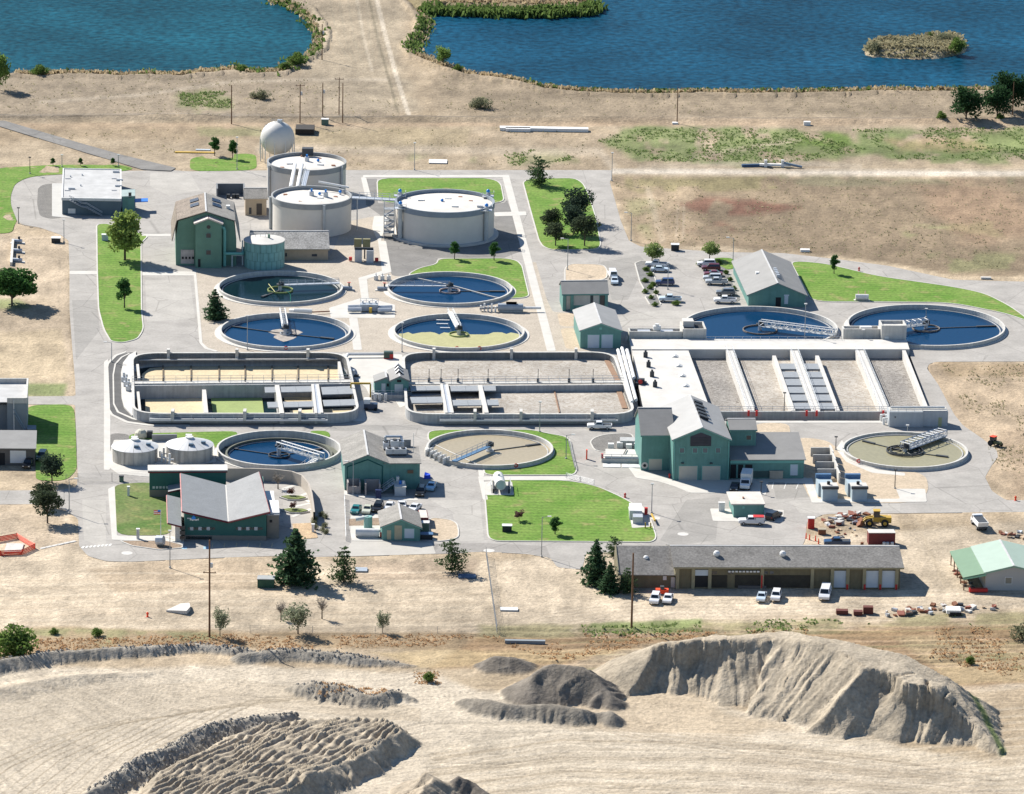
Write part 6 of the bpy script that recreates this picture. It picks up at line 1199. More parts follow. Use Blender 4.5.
mb = MB(fr); P = [(-.1, -.4, hA), (w-.6, -.4, hB-.2), (w-.6, dd, hB-.2), (-.1, dd, hA)]; a = [mb.pt(*p) for p in P]; b = [mb.pt(p[0], p[1], p[2]+.28) for p in P]; mb.f += [a[::-1], b]+[[a[i], a[(i+1) % 4], b[(i+1) % 4], b[i]] for i in range(4)]; mb.out('roof', RG, B3)
MB(fr).box(w*.42, w-.7, .4, dd-1, 0, hB-.25).out('wall', CONCW, B3); MB(fr).tube((-.1, -.45, hA+.1), (w-.6, -.45, hB-.1), .17, n=4).out('fascia', WINE, B3); MB(fr).tube((-.15, -.4, hA+.1), (-.15, dd, hA+.1), .17, n=4).out('fascia', M('sunlit_wine_fascia', (.38, .15, .14), .6), B3)
for i in range(3): MB(fr).box(w*.72, w*.72+1.1, .3, .42, .5+i*1.1, 1.3+i*1.1).out('window', GLASS, B3)
fr, w = FRp(169, 503, 183, 502); B4 = thing('link_roof', 'small grey link roof between the office and its rear wing', 'building', fr.o); hA = hgt(176, 503, 491.5); MB(fr).box(.2, w, .2, 8, 0, hA-.2).out('wall', GREENW, B4); mb = MB(fr); mb.xprism([(-.2, hA-.2), (w, hA+.3), (w, hA+.5), (-.2, hA)], -.3, 9); mb.out('roof', RG2, B4); MB(fr).tube((-.2, -.35, hA-.1), (w, -.35, hA+.4), .16, n=4).out('fascia', WINE, B4)
fr, w = FRp(266.8, 538.5, 279, 538.5); B5 = thing('brown_annex', 'brown flat-roofed annex with bright white skylight roofs at the right end of the office', 'building', fr.o); hA = hgt(272, 538.5, 514); MB(fr).box(0, w, 0, 10, 0, hA-.3).out('wall', GREYSID, B5); MB(fr).box(-.1, w+.1, -.1, 10.1, hA-.298, hA-.1).out('roof', M('annex_roof', (.33, .34, .35), .8), B5); MB(fr).box(w*.3, w+.1, .4, 9.2, hA-.098, hA+.2).out('white_roof', WHITE, B5); panel(B5, fr, 'round_window', BLACKM, (269.6, 519.8, 272.2, 522.4)); MB(fr).box(-.2, w*.75, 11, 20, 0, hA-1.3).out('rear_wall', M('blue_panel', (.22, .33, .44), .6), B5); MB(fr).box(-.2, w*.78, 11.6, 20.2, hA-1.298, hA-1.1).out('rear_white_roof', WHITE, B5)
# curved garden wall
pts = [(222, 480), (250, 480), (275, 481), (292, 483), (302, 487), (308.5, 495), (311.5, 505), (313, 515), (314, 524)]; P = [G(a, b) for a, b in pts]; r = thing('curved_wall', 'curved beige concrete wall enclosing the courtyard behind the office', 'wall', P[3]); mb = MB(); hw_ = 2.7
for k in range(len(P)-1):
    a, b = P[k], P[k+1]; dv = (b-a)/np.linalg.norm(b-a); nv = np.array([-dv[1], dv[0], 0])*.18; q = [a-nv, b-nv, b+nv, a+nv]; h0 = hw_; i = [mb.pt(p[0], p[1], z) for z in (0, h0) for p in q]
    for f in ((4, 5, 6, 7), (0, 1, 5, 4), (2, 3, 7, 6)): mb.f.append([i[x] for x in f])
mb.out('wall_face', M('beige_concrete', (.42, .37, .31), .85, .08, .4), r)
# --- long shed
fr, w = FRp(676, 588.5, 899.5, 589); he = hgt(790, 588.7, 566.3); hr = he+2.0; d = 14; B = thing('long_storage_shed', 'long tan shed with a weathered dark grey shingle roof and open bays', 'shed', fr.o); SHD = M('weathered_dark_shingles', (.19, .18, .165), .95, .22, .3, fine=.28, fsc=2.2); OLV = M('olive_wood_siding', (.175, .15, .09), .85, .14, .6, rib=.15, ribsc=2.0, streak=.15)
gable_x(B, fr, w, d, he, hr, OLV, SHD, oh=.7, trim=M('tan_fascia', (.30, .265, .165), .8))
for r_ in ((833.5, 570.7, 845.6, 587.5), (866, 570.7, 878.4, 587.5), (881.8, 570.7, 894.8, 587.5)): panel(B, fr, 'roll_up_door', DOORL, r_)
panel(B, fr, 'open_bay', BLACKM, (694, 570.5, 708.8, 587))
for a, b in ((711, 727), (735, 761), (764, 811)): panel(B, fr, 'bay_shade_panel', M('bay_shade', (.045, .04, .03), .9, .3, .8), (a, 575, b, 587.6), -.01, t=.04)  # flat dark panels put in for the shade of the recesses
panel(B, fr, 'rolled_door', DOORL, (693.6, 569.8, 709, 575.5), -.08)
for x0, x1 in ((712, 717), (728.5, 733.5), (764.5, 767.5), (770, 773.5)): panel(B, fr, 'window', GLASS, (x0, 571.2, x1, 574))
for x in (677.3, 693, 709.6, 762, 812, 832, 847.5, 864, 880, 896.5): x_, _ = FP(fr, x, 580); MB(fr).box(x_-.35, x_+.35, -.35, -.07, 0, he-.3).out('post', M('tan_fascia', (.30, .265, .165), .8), B)
for i in range(9): x_, _ = FP(fr, 728+i*3.6, 571); MB(fr).box(x_, x_+.5, -.4, -.07, he-1.2, he-.9).out('strip_light', WHITE, B)
for x in (847, 864.5, 880, 896): x_, _ = FP(fr, x, 585); MB(fr).box(x_-.2, x_+.2, -.5, -.36, 0, 1.1).out('red_post', REDP, B)
for px in (718, 785): x_ = (px-676)/226*w; mb = MB(fr); mb.ball(x_, 3.4, he+1.6, .7, 10); mb.out('roof_turbine', WHITE, B)
x_, _ = FP(fr, 761.5, 580); MB(fr).box(x_-.15, x_+.15, -.5, -.08, .3, 3).out('hose_reel', REDP, B)
fr2, w2 = FRp(620.3, 588, 675.2, 588.3); he2 = hgt(645, 588, 572.8); B2 = thing('shed_lean_to', 'lower western end of the long shed with a roof of grey shingles', 'shed', fr2.o); hr2 = he+1.85
MB(fr2).yprism([(0, 0), (d, 0), (d, he-.3), (d*.5, hr2), (0, he2)], 0, w2-.3).out('wall', OLV, B2)
MB(fr2).yprism([(-.7, he2-.35), (d*.5, hr2+.05), (d*.5, hr2+.22), (-.7, he2-.17)], -.5, w2-.31).out('roof_slope', M('weathered_grey_shingles', (.225, .21, .19), .95, .22, .3, fine=.26, fsc=2.2), B2); MB(fr2).yprism([(d*.5, hr2+.05), (d+.6, he-.5), (d+.6, he-.32), (d*.5, hr2+.22)], -.5, w2-.31).out('roof_slope', SHD, B2)
for x in (-.62, w2-.3): MB(fr2).yprism([(-.8, he2-.4), (d*.5, hr2), (d*.5, hr2+.4), (-.8, he2+.0)], x, x+.25).out('barge_board', M('tan_fascia', (.30, .265, .165), .8), B2)
panel(B2, fr2, 'door', M('cream_panel', (.47, .44, .39), .7), (671, 577, 675, 587.5)); panel(B2, fr2, 'window_unit', OFFW, (663, 576, 666.5, 580)); panel(B2, fr2, 'beam_line', M('tan_fascia', (.30, .265, .165), .8), (625, 574.8, 668, 575.8)); mb = MB(fr2); mb.ball((647-620)/55*w2, 4, he2+1.9, .6, 10); mb.out('roof_turbine', WHITE, B2)
# --- green barn
fr, w = FRp(985, 590.5, 1040, 590.5); he = hgt(990, 590.5, 572.5); hr = hgt(1012, 590.5, 566); d = depth_at(fr, 1001, 541, hr); B = thing('green_roofed_barn', 'pale barn with a mint green metal roof and open lean-to at the east edge', 'barn', fr.o); MINT = M('mint_metal_roof', (.335, .42, .345), .6, .05, .4, rib=.06, ribsc=1.2, ribdir='Y'); MINTD = M('green_metal_roof', (.155, .25, .155), .65, .06, .4, rib=.06, ribsc=1.2, ribdir='Y'); BW = M('barn_wall', (.44, .42, .39), .75, .05, .4, rib=.08, ribsc=2.5)
gable_y(B, fr, w, d, he, hr, BW, MINT, oh=.4, trim=M('mint_trim', (.2, .4, .27), .6)); panel(B, fr, 'window', M('tan_glass', (.25, .23, .18), .3), (1005.5, 577.5, 1011.5, 583.5), frame=OFFW)
zl = hgt(970, 590, 576)-.3; dl = 4.7; MB(fr).xprism([(-dl, zl), (-.42, he-.25), (-.42, he-.05), (-dl, zl+.2)], -.4, d+.4).out('lean_to_roof', MINTD, B); MB(fr).xprism([(-dl, zl-.3), (0, he-.6), (0, he-.2), (-dl, zl)], -.5, -.35).out('lean_to_fascia', M('mint_trim', (.2, .4, .27), .6), B)
for k in range(5): MB(fr).box(-dl+.2, -dl+.4, d*k/4-.1, d*k/4+.1, 0, zl).out('post', BROWNP, B)
tag(MB(fr).box(-3.5, .3, -1.6, -.6, .15, .8).out('red_trailer_bed', REDP), 'low red flatbed lying before the barn lean-to', 'flatbed')
# --- building on the west edge
fr, w = FRp(7.4, 434.3, 27.2, 434.3); hb = hgt(17, 434, 399.5); B = thing('west_flat_building', 'grey flat-roofed building with a tall parapet cut by the left edge of the view', 'building', fr.o); d = 16; GB = M('blue_grey_wall', (.22, .25, .27), .8, .08, .4)
MB(fr).box(0, w, 0, d, 0, hb-.8).out('wall', GB, B); MB(fr).box(-14, -.01, 3, d, 0, hb-2).out('rear_wall', GB, B); MB(fr).box(-14, w-.3, .3, d-.3, hb-.798, hb-.6).out('roof', M('white_membrane', (.60, .59, .56), .8), B)
mb = MB(fr); mb.box(-14, w+.1, d-.3, d+.1, hb-.8, hb+.5); mb.box(w-.3, w+.1, -.1, d-.31, hb-.8, hb+.5); mb.box(0, w-.31, -.1, .25, hb-.8, hb+.45); mb.out('parapet', CONC, B); MB(fr).box(-5, -2.4, 6, 9, hb-.6, hb-.2).out('red_hatch', REDP, B); MB(fr).cyl(1.5, -.4, 0, hb, .12, n=6).out('downpipe', OFFW, B)
mb = MB(fr); mb.tube((1.5, -.6, hb-2), (w, -.6, .6), .12, n=4); mb.tube((1.5, -.6, hb-3), (w, -.6, 0), .12, n=4); mb.out('stair_stringer', M('blue_grey_steel', (.18, .24, .30), .6), B); MB(fr).box(w, w+2, -1.2, 2, 0, hb-6.5).out('side_block', GB, B)
fr, w = FRp(-40, 465, 35, 465.5); h = hgt(10, 465, 448.5); B2 = thing('west_garage', 'low grey-roofed garage with a white door cut by the left edge of the view', 'building', fr.o); MB(fr).box(0, w, 0, 10, 0, h).out('wall', M('brown_grey_wall', (.13, .12, .11), .8), B2); MB(fr).yprism([(-.4, h+.02), (10.8, h+.9), (10.8, h+1.1), (-.4, h+.22)], -.4, w+.3).out('roof', ROOFG, B2)
panel(B2, fr, 'garage_door', WHITE, (10, 450.5, 26, 463)); panel(B2, fr, 'door', BLACKM, (-3, 453, 5, 465))
# ================================================================== VEHICLES
TYRE = M('tyre_rubber', (.018, .018, .02), .85, .1); RIM = M('wheel_rim', (.42, .43, .44), .4, .05, metal=.5); LAMP = M('headlight', (.7, .7, .68), .2, .02); TAIL = M('tail_lamp', (.4, .02, .02), .3, .02)
CARP = {}
def paint(name, c):
    return M('car_paint_'+name, c, .28, .04, 1.0, metal=.05, spec=.6)
PAL = dict(white=(.72, .72, .72), silver=(.42, .44, .45), navy=(.02, .045, .14), maroon=(.10, .012, .02), darkred=(.14, .015, .02), black=(.015, .016, .018), teal=(.03, .20, .20), lightblue=(.28, .48, .62), darkgreen=(.03, .07, .055), cream=(.55, .56, .44), grey=(.16, .17, .18), blue=(.012, .05, .12), paleblue=(.52, .60, .66))
# side profile points run front (x+) to rear; body below, glasshouse above
KIND = dict(
 sedan=dict(L=4.7, W=1.8, body=[(2.35, .35), (2.35, .72), (2.15, .86), (1.1, .98), (-1.6, 1.0), (-2.3, .95), (-2.35, .4)], cab=[(1.05, .97), (.35, 1.42), (-.9, 1.44), (-1.65, 1.0)]),
 suv=dict(L=4.8, W=1.9, body=[(2.4, .4), (2.4, .85), (2.2, 1.02), (1.15, 1.1), (-2.35, 1.12), (-2.4, .45)], cab=[(1.1, 1.09), (.5, 1.72), (-2.0, 1.76), (-2.33, 1.11)]),
 pickup=dict(L=5.6, W=1.95, body=[(2.8, .45), (2.8, .95), (2.6, 1.1), (1.3, 1.17), (-.75, 1.18), (-.78, .85), (-2.65, .85), (-2.65, 1.15), (-2.8, 1.15), (-2.8, .5)], cab=[(1.25, 1.16), (.7, 1.8), (-.55, 1.82), (-.75, 1.17)], bed=True),
 van=dict(L=5.6, W=2.0, body=[(2.8, .45), (2.8, .95), (2.3, 1.2), (1.9, 1.3), (-2.75, 1.32), (-2.8, .5)], cab=[(1.9, 1.29), (1.2, 2.15), (-2.6, 2.2), (-2.75, 1.31)]))
def car(kind, col, px, py, ang, label, group='cars parked in the plant', extras=None, sc=1.0, loc=None):
    k = KIND[kind]; p = G(px, py) if loc is None else loc; root = thing({'pickup': 'pickup_truck', 'suv': 'parked_car', 'sedan': 'parked_car', 'van': 'parked_van'}[kind], label, {'pickup': 'pickup truck', 'van': 'van'}.get(kind, 'car'), (p[0], p[1], .03), group)
    a = R(ang); fr = Fr((p[0], p[1], .03), (math.cos(a)*sc, math.sin(a)*sc, 0)); hw = k['W']/2; P = paint(col, PAL[col])
    b = MB(fr); b.xprism(k['body'][::-1], -hw, hw); b.out('body', P, root)
    c = k['cab']; t = .22; mb = MB(fr); n = [(x, s*(hw-.05 if z < c[1][1]-.2 else hw-t), z) for s in (-1, 1) for x, z in c]
    i = [mb.pt(*q) for q in n]; mb.f += [[i[0], i[1], i[2], i[3]], [i[7], i[6], i[5], i[4]], [i[1], i[5], i[6], i[2]], [i[0], i[4], i[5], i[1]], [i[2], i[6], i[7], i[3]]]; mb.out('cabin', P, root)
    def glass(q):
        m_ = MB(fr); m_.f.append([m_.pt(*v) for v in q]); m_.out('window', GLASS, root)
    def lerp(u, v, s): return tuple(u[j]+(v[j]-u[j])*s for j in range(3))
    for (ia, ib) in ((0, 1), (3, 2)):
        A, Bq, C_, D = n[ia], n[ia+4], n[ib+4], n[ib]; off = .03 if ia == 0 else -.03
        q = [lerp(lerp(A, Bq, .08), lerp(D, C_, .08), .12), lerp(lerp(A, Bq, .92), lerp(D, C_, .92), .12), lerp(lerp(A, Bq, .92), lerp(D, C_, .92), .9), lerp(lerp(A, Bq, .08), lerp(D, C_, .08), .9)]; glass([(v[0]+off, v[1], v[2]+.02) for v in q])
    if 1:
        for s in (0, 4):
            sg = -1 if s == 0 else 1; A, Bq, C_, D = n[s], n[s+1], n[s+2], n[s+3]; q = [lerp(lerp(A, D, .12), lerp(Bq, C_, .05), .2), lerp(lerp(A, D, .9 if kind != 'van' else .3), lerp(Bq, C_, .95 if kind != 'van' else .25), .2), lerp(lerp(A, D, .9 if kind != 'van' else .3), lerp(Bq, C_, .95 if kind != 'van' else .25), .85), lerp(lerp(A, D, .12), lerp(Bq, C_, .05), .85)]; glass([(v[0], v[1]+sg*.03, v[2]) for v in q])
    wx = k['L']*.31
    for x in (wx, -wx):
        for s in (-1, 1):
            w_ = MB(fr).tube((x, s*(hw-.2), .34), (x, s*(hw+.03), .34), .36, n=12).out('wheel', TYRE, root); MB(fr).tube((x, s*(hw+.02), .34), (x, s*(hw+.05), .34), .2, n=10).out('rim', RIM, w_)
    x = k['L']/2
    for s in (-1, 1): MB(fr).box(x-.05, x+.02, s*.65-.18, s*.65+.18, .62, .8).out('headlight', LAMP, root); MB(fr).box(-x-.02, -x+.04, s*.75-.1, s*.75+.1, .7, .95).out('tail_lamp', TAIL, root)
    if k.get('bed'): MB(fr).box(-2.62, -.8, -hw+.12, hw-.12, .86, .9).out('bed_floor', DARKM, root); [MB(fr).box(-2.8, -.75, s*(hw-.06)-.06, s*(hw-.06)+.06, .86, 1.17).out('bed_side', P, root) for s in (-1, 1)]
    if extras: extras(root, fr)
    return root
E, WE, N_, S_ = 0, 180, 90, 270
PK = 'cars in the parking lot'
car('pickup', 'white', 656.5, 266.8, 170, 'white car nearest the round tree in the west parking row', PK); car('sedan', 'paleblue', 660, 271.5, 0, 'pale blue sedan parked just in front of the white one by the round tree', PK)
car('suv', 'navy', 665, 284.8, 180, 'dark blue car standing alone in the middle of the west parking row', PK); car('pickup', 'paleblue', 670, 301.5, 180, 'pale pickup by the parking island at the near end of the west row', PK)
car('suv', 'white', 706.5, 266, 180, 'white car at the far end of the east parking row', PK); car('suv', 'maroon', 711, 270.3, 180, 'maroon car, farther of the two dark red ones in the east row', PK); car('sedan', 'darkred', 713, 276, 180, 'dark red car, nearer of the two red ones in the east row', PK)
car('suv', 'silver', 712.5, 280.2, 180, 'silver car, farther of the two silver ones in the east row', PK); car('pickup', 'silver', 716.5, 284.3, 180, 'silver pickup, nearer of the two silver ones in the east row', PK)
car('suv', 'grey', 725.5, 295, 180, 'grey car half hidden behind the white pickup in the east row', PK); car('pickup', 'white', 725, 302.8, 180, 'white pickup nearest the laboratory corner in the east row', PK)
car('van', 'white', 612.5, 277.5, 96, 'white van driving past the small grey-roofed office'); car('sedan', 'paleblue', 614.5, 283, 270, 'pale car parked behind the white van by the small office')
car('pickup', 'white', 599.5, 429, 180, 'white pickup driving past the front of the east basin')
def rack(root, fr): MB(fr).box(-2.6, -.3, -.85, .85, 1.75, 1.85).out('ladder_rack', REDP, root); MB(fr).box(-2.75, -.8, -.95, .95, .9, 1.72).out('service_body', WHITE, root)
car('pickup', 'white', 751.5, 524.2, 180, 'white service truck with a red rack in front of the fuel hut', extras=rack)
car('suv', 'black', 773.5, 518.5, 60, 'dark car in the shade at the right of the fuel hut'); car('sedan', 'black', 734.5, 489.5, 262, 'black car beside the white box truck')
car('sedan', 'teal', 356, 512, 262, 'teal car, first from the left behind the small workshop'); car('sedan', 'cream', 367.5, 512, 262, 'pale green car, second from the left behind the small workshop'); car('suv', 'black', 378, 510.5, 262, 'black car, third from the left behind the small workshop')
car('sedan', 'white', 389.5, 509, 262, 'white car showing just above the workshop roof on its left'); car('sedan', 'white', 402, 507.3, 90, 'white car hidden behind the workshop ridge'); car('sedan', 'white', 414.5, 510.5, 250, 'white car at the right rear corner of the small workshop')
car('suv', 'black', 420.5, 494.5, 265, 'black truck at the right front corner of the central teal building'); car('sedan', 'lightblue', 431.3, 489, 262, 'light blue car in the shadow of the central teal building')
car('suv', 'white', 655, 602, 262, 'white hatchback with a black rear, left of two by the shed lean-to'); car('sedan', 'white', 668, 601.3, 262, 'white car, right of two by the shed lean-to')
car('sedan', 'paleblue', 761.5, 599.5, 262, 'small pale blue-grey car before the long shed'); car('suv', 'white', 776, 599, 262, 'white car before the long shed, next to the pale blue one')
car('van', 'white', 825, 597, 262, 'white van before the roll-up doors of the long shed', sc=1.1); car('pickup', 'blue', 837, 545.5, 180, 'dark blue pickup behind the long shed roof', extras=lambda r, f: MB(f).box(-2.6, -.9, -.8, .8, .92, 1.2).out('load', DARKM, r))
car('suv', 'black', 28.5, 466.5, 262, 'black car beside the white garage door on the west edge'); car('suv', 'darkgreen', 42, 459, 265, 'dark vehicle parked on the lawn edge by the west garage')
# box truck, farm truck, loader, trailer
def truck(px, py, ang, label, kind):
    p = G(px, py); a = R(ang); fr = Fr((p[0], p[1], .03), (math.cos(a), math.sin(a), 0)); r = thing('box_truck' if kind == 'box' else 'dump_truck', label, 'truck', (p[0], p[1], .03)); Wm = paint('white', PAL['white'])
    MB(fr).box(-3.3, 2.7, -1.0, 1.0, .6, .95).out('chassis', DARKM, r)
    mb = MB(fr); mb.xprism([(3.3, .6), (3.3, 1.3), (2.7, 1.55), (2.2, 2.3), (1.2, 2.35), (1.2, .6)][::-1], -1.05, 1.05); mb.out('cab', Wm, r); mb = MB(fr); mb.f.append([mb.pt(2.71, -.9, 1.62), mb.pt(2.71, .9, 1.62), mb.pt(2.26, .85, 2.24), mb.pt(2.26, -.85, 2.24)]); mb.out('window', GLASS, r)
    for s in (-1, 1): MB(fr).box(1.5, 2.2, s*1.06-.01, s*1.06+.01, 1.55, 2.1).out('window', GLASS, r)
    if kind == 'box': MB(fr).box(-3.3, 1.1, -1.15, 1.15, .96, 3.3).out('cargo_box', OFFW, r); MB(fr).box(-3.36, -3.3, -1.0, 1.0, 1.0, 3.2).out('rear_door', STEEL, r)
    else: mb = MB(fr); mb.xprism([(1.1, 1.0), (1.1, 2.0), (-3.5, 2.0), (-3.2, 1.0)], -1.15, 1.15); mb.out('dump_bed', WHITE, r); MB(fr).box(-3.2, 1.0, -1.0, 1.0, 1.9, 2.06).out('load', DARKM, r)
    for x in (2.1, -2.1):
        for s in (-1, 1): w_ = MB(fr).tube((x, s*.75, .48), (x, s*1.1, .48), .5, n=14).out('wheel', TYRE, r); MB(fr).tube((x, s*1.09, .48), (x, s*1.13, .48), .26, n=10).out('rim', RIM, w_)
    for s in (-1, 1): MB(fr).box(3.28, 3.34, s*.8-.15, s*.8+.15, .8, 1.0).out('headlight', LAMP, r)
truck(746, 487, 262, 'white box truck parked nose-out at the open bay of the low teal wing', 'box'); truck(979, 527, 100, 'white dump truck with a dark load on the bare ground by the green-roofed barn', 'dump')
p = G(876, 525.5); fr = Fr((p[0], p[1], .03), (-1, 0, 0)); r = thing('wheel_loader', 'yellow wheel loader standing behind the red container', 'wheel loader', (p[0], p[1], .03))
MB(fr).xprism([(-3.2, .8), (-3.2, 2.0), (-.8, 2.1), (-.8, .8)], -.9, .9).out('engine_hood', YEL, r); MB(fr).box(-.75, .7, -.8, .8, 1.0, 2.0).out('frame', YEL, r); c_ = MB(fr).box(-.7, .6, -.75, .75, 2.0, 3.3).out('cab_glass', GLASS, r); MB(fr).box(-.8, .7, -.85, .85, 3.3, 3.45).out('cab_roof', YEL, r)
for s in (-1, 1): MB(fr).path([(.6, s*.55, 1.9), (2.2, s*.55, 1.6), (3.1, s*.55, .7)], .2, 5).out('lift_arm', YEL, r)
MB(fr).xprism([(3.0, .2), (4.2, .15), (3.5, .6), (3.3, 1.4), (3.0, 1.4)], -1.4, 1.4).out('bucket', RUST, r)
for x in (1.5, -1.8):
    for s in (-1, 1): w_ = MB(fr).tube((x, s*.75, .8), (x, s*1.3, .8), .82, n=16).out('wheel', TYRE, r); MB(fr).tube((x, s*1.29, .8), (x, s*1.33, .8), .4, n=10).out('rim', YEL, w_)
p = G(995, 446); fr = Fr((p[0], p[1], .03), (math.cos(R(-40)), math.sin(R(-40)), 0)); r = thing('tractor', 'small dark tractor standing in the dry field east of the loop road', 'tractor', (p[0], p[1], .03))
MB(fr).box(-1.2, 1.6, -.4, .4, .6, 1.2).out('tractor_body', M('tractor_green', (.10, .11, .05), .6), r); MB(fr).box(-1.1, 0, -.6, .6, 1.2, 2.1).out('cab', GLASS, r); MB(fr).box(-1.2, .1, -.7, .7, 2.1, 2.2).out('cab_roof', ORG, r)
for x, q in ((1.2, .4), (-.8, .65)):
    for s in (-1, 1): MB(fr).tube((x, s*.55, q), (x, s*.9, q), q, n=12).out('wheel', TYRE, r)

# ================================================================== LAMP POSTS AND UTILITY POLES
POLEM = M('pole_grey', (.36, .37, .37), .5, .05, metal=.3); POLED = M('pole_dark', (.05, .05, .05), .6)
LPS = [(541.5, 557, 517, 'at the south edge of the striped lawn', 1), (566, 459, 435, 'on the lawn right of the beige round tank', 1), (539.6, 432, 402, 'between the east basin and the beige round tank', 0), (111.7, 362, 342.5, 'at the west end of the west basin', -1), (30, 174, 157.5, 'on the north-west lawn', 2), (64, 242.6, 220, 'at the south end of the turning loop', 0), (18.5, 223.5, 208, 'on the west side of the turning loop', 2), (62, 167, 155, 'behind the left corner of the flat white roof', 0), (118.4, 166, 155, 'behind the right corner of the flat white roof', 0), (237, 169.5, 137.5, 'on the square lawn with two columnar trees', 0), (414.5, 170, 143, 'on the north road behind the large digester', 0), (611.8, 181, 153, 'at the bend of the north road', 0), (631, 240.7, 213, 'at the corner of the dry field', -1), (567.5, 270, 239, 'by the tan gravel bed of the small office', -1), (733, 261.6, 238, 'behind the parking lot near the laboratory', -1), (667.7, 289.5, 263, 'in the middle of the west parking row', 0), (804.5, 341, 304, 'in front of the laboratory at the truss clarifier', 0), (247.3, 350, 316, 'before the tank with the white bridge', 0), (402, 352, 323, 'at the left of the scum-covered tank', 0), (353, 495, 462, 'before the central teal building', -1), (835.7, 450, 437, 'left of the khaki tank', 2), (894.8, 488.7, 470, 'south of the khaki tank', 2), (761, 494, 482, 'before the low teal wing', 2), (170, 568, 531, 'south of the administration entrance', 0), (69.3, 513.6, 479, 'beside the pines at the west gate', 1), (651.6, 513, 484, 'at the right edge of the striped lawn', 0), (784, 415, 393, 'in front of the middle aeration cell', 2), (907.3, 433, 425.5, 'on the far rim of the khaki tank', 0), (863, 344, 330, 'on the deck before the east round tank', 0), (926, 318, 309, 'in the middle of the east round tank rim', 0)]
for px, yb, yt, lab, arm in LPS:
    p = G(px, yb); h = hgt(px, yb, yt); m = POLED if arm == 2 else POLEM
    r = thing('lamp_post', ('dark lamp post ' if arm == 2 else 'slim grey lamp post ')+lab, 'lamp post', (p[0], p[1], 0), 'lamp posts of the plant')
    MB().tube((p[0], p[1], 0), (p[0], p[1], h), .12, .08, 6).out('pole', m, r); MB().cyl(p[0], p[1], -.05, .35, .25, n=8).out('base', CONC, r)
    if arm in (1, -1): MB().tube((p[0], p[1], h-.1), (p[0]+arm*1.5, p[1], h+.15), .06, n=5).out('arm', m, r); MB().box(p[0]+arm*1.5-.4, p[0]+arm*1.5+.4, p[1]-.2, p[1]+.2, h+.08, h+.25).out('lamp_head', OFFW, r)
    else: MB().box(p[0]-.35, p[0]+.35, p[1]-.2, p[1]+.2, h-.05, h+.18).out('lamp_head', OFFW if arm == 0 else m, r)
UPS = [(209.5, 637, 540, 'tall brown utility pole in the south yard, left of the shed', .19), (631.5, 628, 553, 'tall reddish utility pole before the shed lean-to', .2), (231.5, 124, 85, 'brown utility pole on the north track, near the two columnar trees', .16), (300, 123, 84, 'brown utility pole, left one of the cluster behind the gas sphere', .15), (322.6, 119, 83, 'brown utility pole, middle one of the cluster behind the gas sphere', .15), (339, 115, 77.5, 'utility pole with crossarm, third in the cluster behind the gas sphere', .14), (342.6, 122.6, 83, 'brown utility pole, right one of the cluster behind the gas sphere', .15), (322, 60, 24, 'utility pole on the left shore of the causeway', .15), (677, 123.6, 87, 'grey utility pole on the north shore of the field', .14), (1012.5, 115, 82, 'utility pole beside the dark trees at the lake', .15)]
for px, yb, yt, lab, rr in UPS:
    p = G(px, yb); h = hgt(px, yb, yt); r = thing('utility_pole', lab, 'utility pole', (p[0], p[1], 0), 'utility poles'); MB().tube((p[0], p[1], -.5), (p[0], p[1], h), rr*1.15, rr*.8, 8).out('pole', BROWNP, r)
    if px in (209.5, 339, 300): z = h*.66 if px == 209.5 else h*.95; MB().box(p[0]-1.3, p[0]+1.3, p[1]-.08, p[1]+.08, z, z+.16).out('crossarm', BROWNP, r); [MB().cyl(p[0]+d, p[1], z+.16, z+.42, .07, n=6).out('insulator', DARKM, r) for d in (-1.1, 0, 1.1)]
    if px in (209.5, 322, 322.6, 300): MB().cyl(p[0]+.4, p[1]-.1, h*.72, h*.72+.9, .28, n=8).out('transformer', STEEL, r)
p = G(160.8, 535.6); h = hgt(160.8, 535.6, 509.6); r = thing('flagpole', 'white flagpole with a small striped flag on the patchy lawn', 'flagpole', p); MB().tube((p[0], p[1], 0), (p[0], p[1], h), .09, .05, 6).out('pole', WHITE, r)
for i in range(5): MB().box(p[0]-1.5, p[0]-.06, p[1]-.02, p[1]+.02, h-1.1+i*.2, h-.92+i*.2).out('flag_stripe', REDP if i % 2 == 0 else WHITE, r)
MB().box(p[0]-.65, p[0]-.05, p[1]-.04, p[1]+.04, h-.5, h-.1).out('canton', BLUEP, r)

